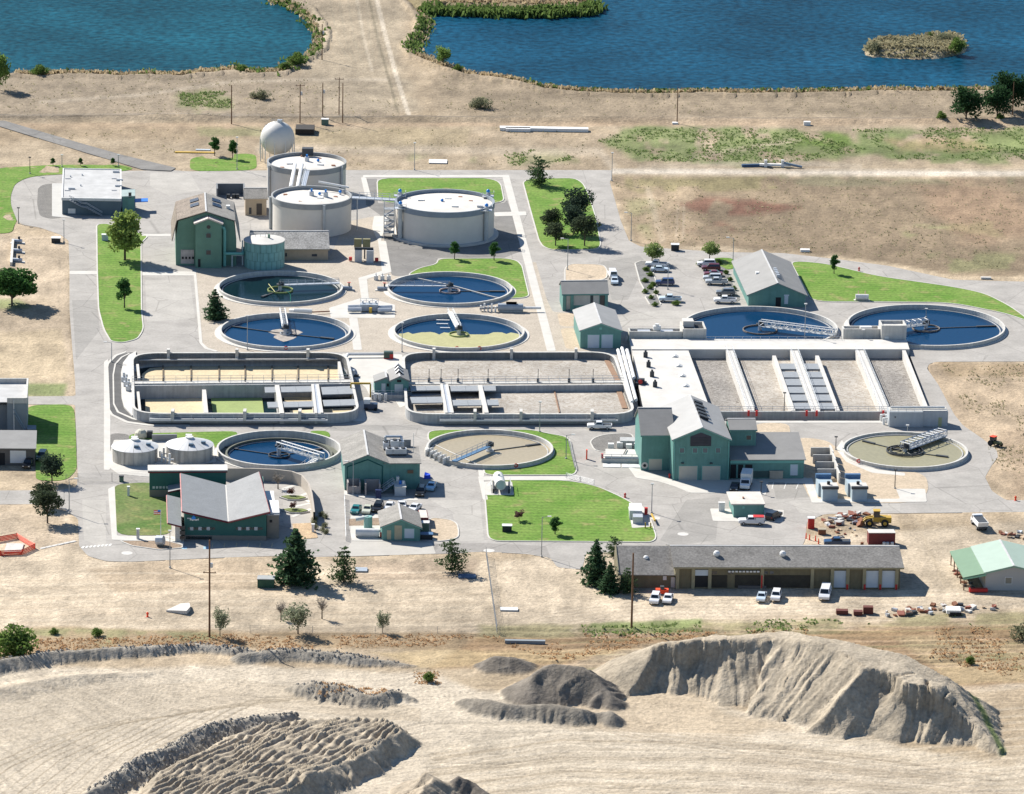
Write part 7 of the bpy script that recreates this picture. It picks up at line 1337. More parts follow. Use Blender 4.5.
# ================================================================== TREES
def leafmat(name, c, var=.35): return leafy('leaf_'+name, c, var)
BARK = M('bark', (.10, .075, .055), .9, .25, 2.0)
def leaves(mb, p, size, rng, flat=.0):
    n = rng.normal(size=3); n[2] = abs(n[2])+flat; n /= np.linalg.norm(n); t = np.cross(n, rng.normal(size=3)); t /= np.linalg.norm(t); b = np.cross(n, t); s = size*(.6+.8*rng.random()); k = len(mb.v)
    mb.v += [p+t*s, p+b*s*.55, p-t*s, p-b*s*.55]; mb.f.append([k, k+1, k+2, k+3])
def conifer(seed, mat, H=10., Rr=2.6, tiers=13, per=9, droop=.25, ragged=.38, top=.08):
    rng = np.random.default_rng(seed); tr = MB(); tr.tube((0, 0, -.3), (0, 0, H*.5), .26, .16, 7); tr.tube((0, 0, H*.5), (0, 0, H*.96), .16, .03, 6); cr = MB()
    for i in range(tiers):
        t = i/(tiers-1); z = H*(.10+.86*t); rad = Rr*((1-t)**.62*.92+top)*(1+rng.uniform(-ragged, ragged)*.6); k = max(4, int(per*(1-t*.5)))
        for j in range(k):
            if rng.random() < .08: continue
            a = 2*math.pi*(j+rng.random()*.7)/k+i*.7; L = rad*(1+rng.uniform(-ragged, ragged)); d = np.array([math.cos(a), math.sin(a), 0]); q = np.array([0, 0, z]); e = q+d*L+np.array([0, 0, -droop*L+rng.uniform(-.2, .2)])
            tr.tube(tuple(q), tuple(q+(e-q)*.8), .05, .02, 4); m = max(5, int(L*13))
            for s in range(m):
                f = .18+.82*(s+rng.random())/m; w = .16+.34*(1-abs(f-.55))*L*.38; leaves(cr, q+(e-q)*f+rng.normal(size=3)*np.array([w, w, w*.45]), .31+.12*rng.random(), rng, .5)
    return tr, cr, mat
def broad(seed, mat, H=8., Rr=3., clumps=22, n=70, low=.25, leaf=.3, shape=1.0):
    rng = np.random.default_rng(seed); tr = MB(); tr.tube((0, 0, -.3), (0, 0, H*.42), .22, .15, 7); cr = MB()
    for i in range(clumps):
        u = rng.normal(size=3); u /= np.linalg.norm(u); rr_ = rng.random()**.45; c = np.array([u[0]*Rr*rr_*.78, u[1]*Rr*rr_*.78, H*(low+1)/2+u[2]*H*(1-low)/2*rr_*.78]); tz = (c[2]/H-low)/(1-low); c[:2] *= (1.08-.55*max(0, tz)**1.5*shape)
        if i % 2 == 0: tr.tube((0, 0, H*(low*.6+.1)+rng.random()*H*.12), tuple(c), .09, .03, 4)
        s = Rr*(.26+.2*rng.random())
        for j in range(n):
            v = rng.normal(size=3); v /= np.linalg.norm(v); leaves(cr, c+v*s*(.55+.5*rng.random())*np.array([1, 1, .8]), leaf, rng)
    return tr, cr, mat
PROTO = {}
def proto(key, builder, *a, **k): tr, cr, mat = builder(*a, **k); PROTO[key] = (tr, cr, mat, None, k)
PROTOD = dict(
 spruce=lambda: conifer(3, leafmat('spruce', (.06, .115, .055)), 10, 3.0, 15, 11), spruce2=lambda: conifer(5, leafmat('spruce', (.06, .115, .055)), 10, 2.7, 14, 10, ragged=.35),
 pine=lambda: conifer(8, leafmat('pine', (.07, .115, .05)), 10, 3.3, 9, 8, droop=-.1, ragged=.45, top=.25), pine2=lambda: conifer(11, leafmat('pine', (.07, .115, .05)), 10, 3.6, 8, 8, droop=-.15, ragged=.5, top=.3),
 darkpine=lambda: broad(21, leafmat('dark_pine', (.042, .066, .044)), 10, 4.6, 30, 75, .2, .34, .7), blackpine=lambda: broad(22, leafmat('olive_pine', (.062, .082, .045)), 10, 4.6, 26, 75, .22, .34, .7),
 poplar=lambda: broad(31, leafmat('poplar', (.25, .33, .09)), 10, 3.6, 44, 95, .12, .34, .9), oak=lambda: broad(33, leafmat('deep_green', (.055, .13, .035)), 10, 5.0, 40, 110, .12, .44, .5),
 oval=lambda: broad(35, leafmat('garden_green', (.065, .15, .045)), 10, 3.0, 26, 70, .2, .34, .8), round=lambda: broad(37, leafmat('light_green', (.21, .28, .09)), 10, 4.6, 30, 70, .22, .36, .6),
 olive=lambda: broad(39, leafmat('grey_olive', (.24, .26, .17)), 10, 4.8, 26, 55, .12, .34, .5), bush=lambda: broad(41, leafmat('bush_green', (.13, .20, .05)), 10, 7.0, 30, 60, -.15, .6, .4), greybush=lambda: broad(43, leafmat('sage', (.20, .205, .125)), 10, 8.0, 24, 55, -.2, .6, .3),
 willow=lambda: broad(45, leafmat('willow', (.18, .27, .07)), 10, 4.4, 30, 65, .05, .36, .5), redleaf=lambda: broad(47, leafmat('red_leaf', (.15, .085, .075)), 10, 4.2, 16, 45, .3, .5, .4), grove=lambda: broad(49, leafmat('grove', (.035, .08, .032)), 10, 4.6, 36, 75, .02, .36, .5))
TG = dict(pine='pines of the plant', spruce='spruces of the plant')
def tree(kind, px, yb, yt, wpx, label, cat='tree', group=None, name=None):
    p = G(px, yb); h = hgt(px, yb, yt); wid = wpx/scale(px, yb)
    if kind not in PROTO: PROTO[kind] = PROTOD[kind]()
    tr, cr, mat = PROTO[kind][:3]; nm = name or {'spruce': 'spruce_tree', 'spruce2': 'spruce_tree', 'pine': 'pine_tree', 'pine2': 'pine_tree', 'darkpine': 'pine_tree', 'blackpine': 'pine_tree', 'bush': 'bush', 'greybush': 'bush', 'poplar': 'poplar_tree'}.get(kind, 'broadleaf_tree')
    r = thing(nm, label, cat, (p[0], p[1], -.05), group); key = kind+'_done'
    if key not in PROTO:
        ext = np.array(cr.v); W_ = np.percentile(np.abs(ext[:, :2]), 99.3)*2; ms = []
        for mb, n2, m2 in ((tr, 'trunk', BARK), (cr, 'crown', mat)):
            me = bpy.data.meshes.new(n2); me.from_pydata([tuple(v) for v in mb.v], [], mb.f); me.materials.append(m2); ms.append((n2, me))
        PROTO[key] = (ms, W_, ext[:, 2].max())
    ms, W_, H_ = PROTO[key]
    for n2, me in ms: o = bpy.data.objects.new(n2, me); COL.objects.link(o); o.parent = r
    r.scale = (wid/W_, wid/W_, h/H_); r.rotation_euler = (0, 0, random.uniform(0, 6.28)); return r
T_ = tree
T_('spruce', 295, 583, 527, 46, 'tallest dark spruce in the south yard beside the green bin'); T_('pine', 344, 582, 546, 30, 'pine in the south yard, just left of the small workshop'); T_('pine2', 452, 572, 538, 28, 'pine in the south yard near the wire fence'); T_('spruce2', 215, 319, 289, 25, 'bluish spruce left of the tank with the white bridge')
T_('darkpine', 52, 483, 453, 27, 'uppermost of three dark conifers by the west gate'); T_('blackpine', 43, 507, 481, 27, 'middle, leftmost of three dark conifers by the west gate'); T_('blackpine', 47.5, 523, 489, 33, 'lowest of three dark conifers by the west gate')
T_('spruce', 596, 584, 538, 30, 'tallest spruce of the group at the west end of the long shed'); T_('pine2', 614, 556, 536, 19, 'pine behind the west corner of the shed lean-to'); T_('spruce2', 610, 592, 562, 24, 'short spruce in front of the tall one by the shed lean-to'); T_('pine', 627, 593, 567, 22, 'bushy young pine at the front corner of the shed lean-to')
T_('pine2', 538.5, 185, 155.5, 27, 'lone pine at the top of the lawn island'); T_('darkpine', 577, 222, 187, 33, 'largest, rearmost dark pine of the clump on the lawn island'); T_('darkpine', 574, 234, 204, 26, 'dark pine in the middle of the clump on the lawn island'); T_('blackpine', 551, 233, 207.5, 22, 'small dark pine at the left of the clump on the lawn island'); T_('blackpine', 555.5, 246, 221, 25, 'brownish pine at the lower left of the clump on the lawn island'); T_('blackpine', 584.5, 246, 213.5, 29, 'olive-green pine at the lower right of the clump on the lawn island')
T_('poplar', 125, 260.5, 208.5, 35, 'large light green poplar on the western lawn strip'); T_('oval', 124.5, 308, 277, 16, 'small tree on the western lawn strip below the poplar'); T_('oak', 12, 306, 266, 46, 'dark green broad tree at the west edge of the view')
T_('oval', 214.5, 156, 136.5, 11, 'left of two columnar trees on the square lawn'); T_('oval', 232.5, 159, 139.5, 10, 'right of two columnar trees on the square lawn')
for x, l in ((53, 'left of three saplings'), (80.5, 'middle of three saplings'), (113, 'right of three saplings')): T_('oval', x, 166, 157.5, 5.5, l+' behind the flat white roof', group='saplings behind the white roof')
T_('oval', 454.5, 259.5, 240.8, 11.5, 'left of two small trees before the large digester'); T_('oval', 494, 260.5, 241.5, 11.5, 'right of two small trees before the large digester')
T_('round', 652, 263, 241, 23, 'round light green tree at the west parking row'); T_('round', 709.5, 259.5, 240, 19, 'light green tree at the east parking row'); T_('oval', 834, 274, 254, 10.5, 'small dark tree alone on the sweeping north-east lawn')
T_('redleaf', 519, 521, 509.5, 12, 'low brownish round tree on the striped lawn'); T_('oval', 555, 534.5, 516.5, 14, 'small dark green tree on the striped lawn')
T_('olive', 298, 634, 601, 32, 'grey-green olive-like tree in the south yard'); T_('olive', 382.5, 633, 609, 15, 'slender grey-green bush tree in the south yard'); T_('olive', 220, 636, 605, 19, 'grey-green tree beside the tall brown utility pole')
T_('bush', 15, 656, 623, 48, 'large green bush at the lower left edge', 'bush'); T_('bush', 54, 634, 627, 10, 'small green shrub in the strip above the gravel pit, left one', 'bush'); T_('bush', 97, 636, 627, 13, 'small green shrub in the strip above the gravel pit, right one', 'bush')
T_('grove', 966, 121, 84, 33, 'broad dark tree at the lake, left one of the group'); T_('grove', 997, 118, 83, 29, 'dark tree at the lake, middle one of the group'); T_('grove', 1006, 110, 68, 32, 'tallest dark tree at the lake, right of the group'); T_('grove', 1024, 110, 71, 20, 'dark tree at the lake cut by the right edge'); T_('bush', 941, 121, 110, 11, 'small green bush left of the dark lake trees', 'bush'); T_('bush', 1000, 121, 112, 9, 'small bush at the foot of the dark lake trees', 'bush')
T_('willow', -1, 90, 50, 22, 'pale green tree at the left lake shore edge'); T_('bush', 40, 75, 63.5, 19, 'green bush at the left lake shore', 'bush'); T_('bush', 243, 72, 64, 12, 'green bush on the left lake shore near the causeway', 'bush'); T_('bush', 297, 66, 51, 20, 'green bush at the inner corner of the left lake', 'bush'); T_('bush', 285, 70, 61, 14, 'low green bush at the tip of the left lake corner', 'bush')
T_('willow', 443, 65.5, 45, 18, 'bright green tree on the shore right of the causeway'); T_('bush', 458, 71, 63, 11, 'dark bush on the shore beside the bright green tree', 'bush'); T_('greybush', 480, 108, 95, 26, 'grey-green bush in the dry ground below the right lake', 'bush'); T_('greybush', 262, 99, 87, 16, 'dark scrubby bush left of the utility pole cluster', 'bush'); T_('greybush', 254, 98, 91, 10, 'grey scrub beside the dark scrubby bush', 'bush')
T_('bush', 957, 52, 36, 18, 'green bush at the right end of the island', 'bush'); T_('bush', 930, 40, 31, 8, 'small bright bush on the back of the island', 'bush'); T_('greybush', 944, 43, 31, 26, 'grey shrubs on the back of the island', 'bush'); T_('greybush', 875, 51, 40, 18, 'grey shrubs at the left end of the island', 'bush'); T_('greybush', 897, 44, 36.5, 18, 'grey shrub in the middle of the island', 'bush')
T_('greybush', 1022, 639, 622, 26, 'grey-green shrub at the right edge above the pit', 'bush'); T_('bush', 429, 681, 671, 12, 'small green shrub among reddish weeds in the gravel pit', 'bush'); T_('bush', 970, 664, 655, 10, 'small green shrub on the slope right of the big mound', 'bush')
T_('redleaf', 291, 497, 487, 8, 'reddish shrub tree in the courtyard, upper one'); T_('redleaf', 293, 511, 501, 8, 'reddish shrub tree in the courtyard, lower one')
def bare(px, yb, yt, wpx, label, seed):
    p = G(px, yb); h = hgt(px, yb, yt); w = wpx/scale(px, yb)/2; rng = np.random.default_rng(seed); r = thing('bare_tree', label, 'tree', p); MB().tube((p[0], p[1], -.2), (p[0], p[1], h*.45), .16, .1, 6).out('trunk', BARK, r); mb = MB()
    for i in range(46):
        a = rng.uniform(0, 6.28); z0 = h*rng.uniform(.3, .6); q = np.array([p[0], p[1], z0]); e = q+np.array([math.cos(a)*w*rng.uniform(.4, 1), math.sin(a)*w*rng.uniform(.4, 1), h*rng.uniform(.15, .45)]); mb.tube(q, e, .05, .02, 3)
        for k in range(3): f = q+(e-q)*rng.uniform(.4, .9); mb.tube(f, f+rng.normal(size=3)*.45*np.array([1, 1, .7])+[0, 0, .25], .03, .015, 3)
    mb.out('crown', M('pale_twigs', (.30, .26, .215), .9), r)
bare(278, 489, 472, 14, 'leafless grey tree in the courtyard by the office', 4); bare(281, 620, 602, 12, 'bare sapling left of the grey-green tree', 6); bare(322, 619, 597, 13, 'bare sapling right of the grey-green tree', 9)
for k, (x, y, w) in enumerate(((646, 268, 8), (650, 273, 8), (645, 279, 8), (653, 283, 7), (650, 286, 7), (645, 290, 7), (656, 291, 6), (655, 303, 7), (651, 296, 6))): T_('bush', x, y+3, y-2, w, NTH[k]+' green shrub from the far end of the grey mulch bed at the parking lot', 'shrub', 'shrubs in the parking lot beds', 'shrub')
for k, (x, y, w) in enumerate(((700, 263, 8), (718, 262, 9), (726, 272, 6), (730, 279, 6), (734, 288, 6), (676, 303, 9))): T_('bush', x, y+2, y-3, w, NTH[k]+' low green shrub from the far end along the laboratory side of the parking lot', 'shrub', 'shrubs along the laboratory', 'shrub')
for k in range(9): T_('greybush', 314+random.uniform(-1, 14), 516+k*2.2, 510+k*2.2, 7, NTH[k]+' dry yellowish shrub from the top in the bed at the curved wall', 'shrub', 'dry shrubs at the curved wall', 'shrub')
for k in range(10): T_('bush', 217+k*5.2, 537.5, 533.8, 5, NTH[k]+' small shrub from the left in the row before the office front', 'shrub', 'shrub row before the office', 'shrub')

# ================================================================== EQUIPMENT AND SMALL THINGS
def skid(px, py, label, ang=0):
    p = G(px, py); fr = Fr(p, (math.cos(R(ang)), math.sin(R(ang)), 0)); r = thing('pump_skid', label, 'pump station', p); return r, fr
r, fr = skid(363, 262, 'pair of grey boilers with brown heat exchangers on top, on gravel near the middle digester')
for x in (-2.1, .9): MB(fr).box(x, x+1.8, -1+.6*(x < 0), .9, 0, 3.2).out('boiler_cabinet', M('boiler_grey', (.40, .42, .44), .5), r)
for x in (-2.4, -.2): MB(fr).box(x, x+1.9, 3, 4, 3.0, 5.2).out('heat_exchanger', M('olive_brown', (.22, .20, .10), .7), r); MB(fr).tube((x+.5, 3.4, 0), (x+.5, 3.4, 3), .2, n=6).out('leg', DARKM, r)
MB(fr).tube((-2.2, .2, 3.5), (2.6, .2, 3.5), .35, n=8).out('manifold', DARKM, r); MB(fr).box(-3.6, -2.8, .2, .9, .2, 1.1).out('red_pump', REDP, r); MB(fr).box(3.0, 3.9, .2, .9, .2, 1.0).out('red_pump', REDP, r)
r, fr = skid(369, 312, 'grey pump and valve station with an orange motor between the four western tanks')
for i, x in enumerate((-5.2, 2.2)): MB(fr).tube((x, .8, .9), (x+3.4, 1.6, .9), .55, n=10).out('pump_barrel', STEEL, r); MB(fr).tube((x, -1.2, .8), (x+3.4, -.8, .8), .55, n=10).out('pump_barrel', STEEL, r)
MB(fr).box(-2.2, 2.2, -.3, 1.8, .3, 1.9).out('pump_housing', M('steel_blue', (.34, .38, .42), .5), r); MB(fr).cyl(.4, -1.1, .1, 1.4, .4, n=10).out('orange_motor', YEL, r)
for x in (-1.6, 0, 1.6): MB(fr).cyl(x, 1.2, 1.9, 2.6, .25, n=8).out('valve', WHITE, r)
MB(fr).rail([(-2.2, 2, 1.9), (2.2, 2, 1.9)], 1.0, .05, 1.4).out('handrail', RAILM, r)
for (x, y, l) in ((347, 290, 'small pump with red handwheel at the right rim of the dark green tank'), (382.5, 290.5, 'small pump with red handwheel at the left rim of the upper blue tank')):
    r, fr = skid(x, y, l); MB(fr).tube((-1.3, 0, .6), (1.3, 0, .6), .45, n=8).out('pump_body', M('steel_blue', (.34, .38, .42), .5), r); MB(fr).cyl(.5, 0, 1.0, 1.9, .2, n=8).out('valve_stem', DARKM, r); MB(fr).lathe(.5, 0, [(.4, 1.9), (.45, 2.0), (.3, 2.0)], 10).out('handwheel', REDP, r); MB(fr).box(-1.8, 1.8, -.6, .6, 0, .2).out('base', CONC, r)
r, fr = skid(382, 280, 'white valve boxes beside the winding concrete path')
for i in range(3): MB(fr).box(-2+i*1.6, -1+i*1.6, -.4, .5, 0, 1.1).out('valve_box', OFFW, r); MB(fr).cyl(-1.5+i*1.6, 0, 1.1, 1.7, .15, n=6).out('stem', STEEL, r)
r, fr = skid(506, 311.5, 'horizontal grey filter vessel with a white pipe running to the long walkway')
MB(fr).tube((-2, 0, 1.1), (4.2, 0, 1.1), .95, n=14).out('vessel', M('steel_blue', (.34, .38, .42), .5), r); MB(fr).tube((4.2, 0, 1.0), (8.6, .2, 1.0), .35, n=8).out('pipe', WHITE, r); MB(fr).box(-1.6, 4, -.5, .5, 0, .4).out('saddle', CONC, r)
for i in range(5): MB(fr).cyl(-2.6-i*.9, -.6+i*.2, 0, 1.4+(i % 2)*.6, .22, n=7).out('riser', WHITE, r); MB(fr).tube((-6.5, -.3, .7), (-2, 0, 1.0), .3, n=7).out('pipe', OFFW, r); MB(fr).box(0, 2.6, -.4, .4, 2.0, 2.4).out('walk_plate', OFFW, r)
r, fr = skid(303, 314, 'white pump with pipes between the two left-hand tanks'); MB(fr).tube((-2.2, 0, .8), (2.2, -.3, .8), .6, n=10).out('pump_barrel', OFFW, r); MB(fr).box(-3.4, -1.8, -.5, .7, 0, 1.1).out('pump_box', WHITE, r); MB(fr).tube((2, -.3, .6), (6.5, 1.2, .5), .15, n=6).out('pipe', RUST, r)
r, fr = skid(372, 358.2, 'white air pipe laid along the concrete slab between the basins'); A, B_ = G(348, 354.2, .8), G(384, 354, .8); mb = MB(); mb.path([(A[0]-.6, A[1]-3.5, .6), tuple(A), tuple(B_)], .35, 8); mb.out('pipe', OFFW, r)
r, fr = skid(388.5, 358.3, 'dark green portable generator with red trim on the slab between the basins'); MB(fr).box(-1.1, 1.1, -.7, .7, .2, 1.7).out('generator_body', M('dark_machine_green', (.045, .075, .06), .5), r); MB(fr).box(.3, 1.15, -.75, .2, .25, 1.2).out('red_panel', REDP, r); MB(fr).box(-1.1, 1.1, -.75, .75, 0, .2).out('skid_base', REDP, r)
r, fr = skid(371, 409.5, 'dark motorised machine with white top parked on the yard between the basins'); MB(fr).box(-1.6, 1.5, -.9, .9, .3, 1.5).out('machine_body', M('blue_black', (.03, .05, .09), .4), r); MB(fr).box(-1.6, -.2, -.8, .8, 1.5, 2.6).out('white_cab', WHITE, r); [MB(fr).tube((x, s*.7, .35), (x, s, .35), .4, n=10).out('wheel', TYRE, r) for x in (-1, 1) for s in (-1, 1)]
r, fr = skid(352, 376.5, 'blue-grey blower with pipes on the slab at the right end of the west basin'); MB(fr).cyl(0, 0, 0, 1.6, .7, n=12).out('blower_drum', M('steel_blue', (.34, .38, .42), .5), r); MB(fr).tube((-.6, 3.2, .5), (-1.2, 8.5, .5), .4, n=8).out('hose', M('blue_hose', (.08, .17, .30), .6), r); MB(fr).box(-1.2, 1.6, -.5, .5, 0, .5).out('skid_base', DARKM, r)
# horizontal tank, generator pad, solar box on the central lawn
r, fr = skid(502, 493, 'white horizontal tank in a frame on its pad at the striped lawn'); MB(fr).tube((-.3, -.4, 1.9), (-.9, 6.2, 1.9), 1.15, n=18).out('vessel', OFFW, r); MB(fr).tube((-.28, -.46, 1.9), (-.27, -.5, 1.9), .9, n=16).out('end_cap', M('pale_blue_grey', (.50, .56, .60), .5), r)
for s in (-1, 1): MB(fr).box(-2.1 if s < 0 else 1.3, -1.7 if s < 0 else 1.7, -.6, 5.2, 0, 1.1).out('saddle_frame', DARKM, r); MB(fr).rail([(s*2.1-.2, -.8, 0), (s*2.1-.4, 5.5, 0)], 2.0, .06, 2).out('guard_rail', RAILM, r)
MB(fr).cyl(-.8, 3, 3.0, 3.5, .3, n=8).out('manway', OFFW, r)
r, fr = skid(638, 525, 'white generator cabinet with yellow bollards at the right corner of the striped lawn'); MB(fr).box(-1.8, .9, 3.5, 9.0, 0, 2.1).out('generator_cabinet', OFFW, r); MB(fr).box(-1.1, 1.0, .5, 3.0, 0, 1.6).out('switch_cabinet', STEEL, r); MB(fr).box(1.5, 2.2, 7, 7.8, 0, 1.6).out('red_box', REDP, r); MB(fr).tube((3.0, 5, .9), (3.6, .5, .9), .25, n=6).out('yellow_pipe', YEL, r); [MB(fr).cyl(x, -2.4, 0, 1.3, .15, n=6).out('bollard', YEL, r) for x in (1.5, 2.6)]
def cabinet(px, py, w, d, h, label, mats, name='utility_box', cat='utility box', ang=0):
    p = G(px, py); fr = Fr(p, (math.cos(R(ang)), math.sin(R(ang)), 0)); r = thing(name, label, cat, p); MB(fr).box(-w/2, w/2, -d/2, d/2, 0, h-.15).out('box_body', mats[0], r); MB(fr).box(-w/2-.08, w/2+.08, -d/2-.08, d/2+.08, h-.149, h).out('box_lid', mats[1], r); MB(fr).box(-w/2+.15, -.05, -d/2-.06, -d/2+.01, .25, h-.35).out('door_panel', mats[0], r); return r
BLKB = M('black_front', (.02, .025, .03), .6)
cabinet(507, 531.5, 2.0, 1.3, 1.5, 'white-topped dark box at the lower left of the striped lawn', (BLKB, WHITE)); cabinet(56, 242.5, 2.2, 1.6, 1.4, 'white-topped dark box on the dirt beside the west road', (BLKB, WHITE)); cabinet(675, 250.2, 2.0, 1.5, 1.7, 'white-topped box at the edge of the dry field above the parking lot', (BLKB, WHITE)); cabinet(325, 124.5, 2.0, 1.5, 1.7, 'green utility box below the pole cluster behind the gas sphere', (M('utility_green', (.10, .17, .13), .6), OFFW)); cabinet(105, 240.5, 1.6, 1.0, 1.7, 'blue-white cabinet left of the large poplar', (M('pale_blue_grey', (.50, .56, .60), .5), WHITE)); cabinet(266, 586, 3.4, 2.4, 1.9, 'dark green dumpster with grey lid left of the tallest spruce', (M('dumpster_green', (.02, .075, .045), .6), M('grey_lid', (.33, .34, .33), .7)), 'dumpster', 'dumpster')
cabinet(776, 478.3, 2.9, 1.5, 1.9, 'beige dumpster against the low teal wing', (M('beige_dumpster', (.42, .37, .29), .7), M('beige_dumpster', (.42, .37, .29), .7)), 'dumpster', 'dumpster'); cabinet(721.5, 511, 1.3, .8, 2.0, 'white fuel pump left of the fuel hut', (WHITE, OFFW), 'fuel_pump', 'fuel pump'); cabinet(378.5, 497.5, 1.2, 1.0, 1.8, 'dark blue bin before the right beige bin', (M('navy_bin', (.015, .03, .10), .5), M('navy_bin', (.015, .03, .10), .5)), 'wheeled_bin', 'bin')
cabinet(811, 528, 1.35, 1.35, 2.4, 'red portable toilet with a white roof at the rubble yard', (REDP, WHITE), 'portable_toilet', 'portable toilet'); cabinet(822, 534, 1.6, 1.2, 1.2, 'rusty brown crate beside the portable toilet', (RUST, M('tan_trim', (.33, .28, .2), .8)), 'crate', 'crate')
cabinet(128.5, 496, .5, .5, 2.2, 'white slender sampling post on the patchy lawn, upper one', (WHITE, WHITE), 'sampling_post', 'post'); cabinet(138, 539, .6, .6, 2.3, 'pale grey sculpture post in the bark bed, lower one', (STEEL, WHITE), 'sampling_post', 'post'); cabinet(313, 532, .6, .6, 1.8, 'white column in the pale bed by the entrance drive', (WHITE, OFFW), 'sampling_post', 'post'); cabinet(121.5, 481.5, .9, .8, 1.3, 'dark green gate keypad at the west gate', (M('utility_green', (.10, .17, .13), .6), BLKB), 'gate_keypad', 'gate keypad')
for (x, y, l) in ((828.5, 498, 'left'), (858, 498, 'right')):
    fr, w = FRp(x-6, y+3.5, x+9, y+3.5); r = thing('odour_scrubber', 'tall pale blue-grey scrubber box, %s of two by the south-east clarifier' % l, 'scrubber', fr.o); h = hgt(x, y+3.5, 488)
    MB(fr).box(0, w, 0, 3.4, 0, h).out('box_wall', M('pale_blue_siding', (.36, .44, .48), .6, .06, rib=.12, ribsc=2.4), r); MB(fr).box(-.2, w+.15, -.4, .4, h-.2, h+.35).out('front_hood', DARKM, r); MB(fr).box(-.5, w-.6, 3.41, 8, 0, h).out('rear_box', M('pale_blue_siding', (.36, .44, .48), .6, .06, rib=.12, ribsc=2.4), r); MB(fr).box(-.2, w+.15, .41, 3.4, h+.002, h+.22).out('roof', CONCW, r); MB(fr).cyl(w*.45, 2, h+.2, h+.9, .35, n=8).out('stack', BLACKM, r); MB(fr).box(-.6, w-.5, 7.2, 8.1, h+.002, h+.9).out('rear_hood', M('blue_hood', (.07, .15, .27), .5), r)
for i in range(4):
    fr, w = FRp(819.5-i*2.2, 483.5-i*7.2, 841.5-i*2.2, 483.5-i*7.2); r = thing('material_bay', 'concrete material bay, '+('nearest', 'second nearest', 'second farthest', 'farthest')[i]+' of four in a row', 'material bay', fr.o, 'row of concrete material bays'); MB(fr).box(0, w-.7, 4.0, 4.35, 0, 2.1).out('back_wall', CONCG, r); MB(fr).box(w-.7, w-.3, 0, 5.1, 0, 2.4).out('side_wall', CONC, r); mb = MB(fr); mb.lathe(w*.5, 2.2, [(1.9, 0), (1.2, .7), (.01, 1.0)], 10); mb.out('sand_heap', M('heap_sand', (.36, .28, .19), .95, .2), r)
fr, w = FRp(868.5, 545.5, 895, 545.5); r = thing('shipping_container', 'dark red container with a white roof behind the shed', 'container', fr.o); hc = 2.7; MB(fr).box(0, w, 0, 2.5, .1, hc).out('container_side', M('container_red', (.17, .028, .03), .6, .15, rib=.25, ribsc=2.5), r); MB(fr).box(-.03, w+.03, -.03, 2.53, hc+.001, hc+.12).out('container_roof', CONCW, r)
for k, (x, c_) in enumerate(((862, RUST), (884, WHITE), (887.5, M('pale_blue_grey', (.50, .56, .60), .5)), (892, WHITE))): p = G(x, 546.5); tag(MB(Fr(p)).cyl(0, 0, 0, .95, .35, n=10).out('drum', c_), ('rust-brown drum at the left of the red container', 'white drum before the red container, left one', 'pale blue drum before the red container', 'white drum before the red container, right one')[k], 'drum', 'drums at the red container')
fr, w = FRp(419.4, 527, 428.4, 527); r = thing('red_bin', 'dark red open bin at the right side of the small workshop', 'bin', fr.o); MB(fr).box(0, w, 0, 5.8, 0, 2.0).out('bin_body', M('container_red', (.17, .028, .03), .6), r); MB(fr).box(.15, w-.15, .15, 5.65, 2.001, 2.05).out('bin_fill', M('cream_roof', (.55, .51, .45), .85), r)
for i, (x, y, l) in enumerate(((425, 532, 'green machine behind the black box at the small workshop'), (426.5, 538.5, 'black flat box at the right front of the small workshop'))): cabinet(x, y, 2.6 if i else 1.7, 1.6, 1.2 if i else 2.3, l, (BLKB if i else M('utility_green', (.10, .17, .13), .6), M('blue_hood', (.07, .15, .27), .5) if i else OFFW), 'machine_box', 'machine')
r, fr = skid(367, 537, 'white horizontal tank with red fittings in the workshop yard'); MB(fr).tube((-2.4, 0, 1.0), (2.6, 0, 1.0), .9, n=14).out('vessel', OFFW, r); MB(fr).box(2.7, 3.4, -.4, .4, .2, 1.0).out('red_fitting', REDP, r); MB(fr).box(-2, 2.2, -.5, .5, 0, .4).out('saddle', CONC, r)
r, fr = skid(368, 528, 'pale green exhaust hood in the workshop yard'); MB(fr).cyl(0, 0, 0, 2.6, .9, n=12).out('hood_drum', M('pale_green_panels', (.15, .36, .33), .55), r); MB(fr).tube((0, 0, 2.4), (-2.6, -.2, 1.9), .45, n=8).out('hood_duct', M('pale_pipe', (.44, .48, .47), .5), r)
fr, w = FRp(424, 479, 430.5, 479); tag(MB(fr).prism([(0, 0), (w, .3), (w*.9, 2.2), (.3, 2.0)], 0, [.7, .9, .6, 1.0]).out('blue_tarp', M('blue_tarp_sheet', (.01, .06, .62), .5)), 'bright blue tarpaulin heap right of the central teal building', 'tarp')
p = G(161.5-1.8, 545.5); fr = Fr(p); r = thing('boulder_sculpture', 'round grey dish-shaped sculpture in the bark bed', 'sculpture', p); MB(fr).tube((-.6, 0, 1.1), (.9, -.4, 1.3), 1.1, 1.0, 16).out('dish', STEEL, r); MB(fr).box(-.6, .7, -.4, .4, 0, .5).out('plinth', CONC, r)
r, fr = skid(614, 462, 'white sludge loading pit with pipes and hoppers beside the big teal building', 0)
MB(fr).box(-2.8, 6.2, -.5, 2.8, 0, .9).out('pit_curb', CONCW, r); MB(fr).box(-2.0, 5.8, -.53, 1.0, .901, 1.0).out('pit_shade_slab', M('pit_shadow', (.04, .06, .08), .7), r); MB(fr).box(-1.8, 6.4, 3.4, 8.5, 0, .5).out('hopper_slab', CONCW, r)  # solid dark slab on the curb gives the shade inside the pit
for x, y in ((-1.2, 9.5), (.8, 10.5), (2.8, 9.2), (4.6, 10.2)): MB(fr).box(x, x+1.3, y, y+1.2, 0, 1.3).out('hopper', OFFW, r)
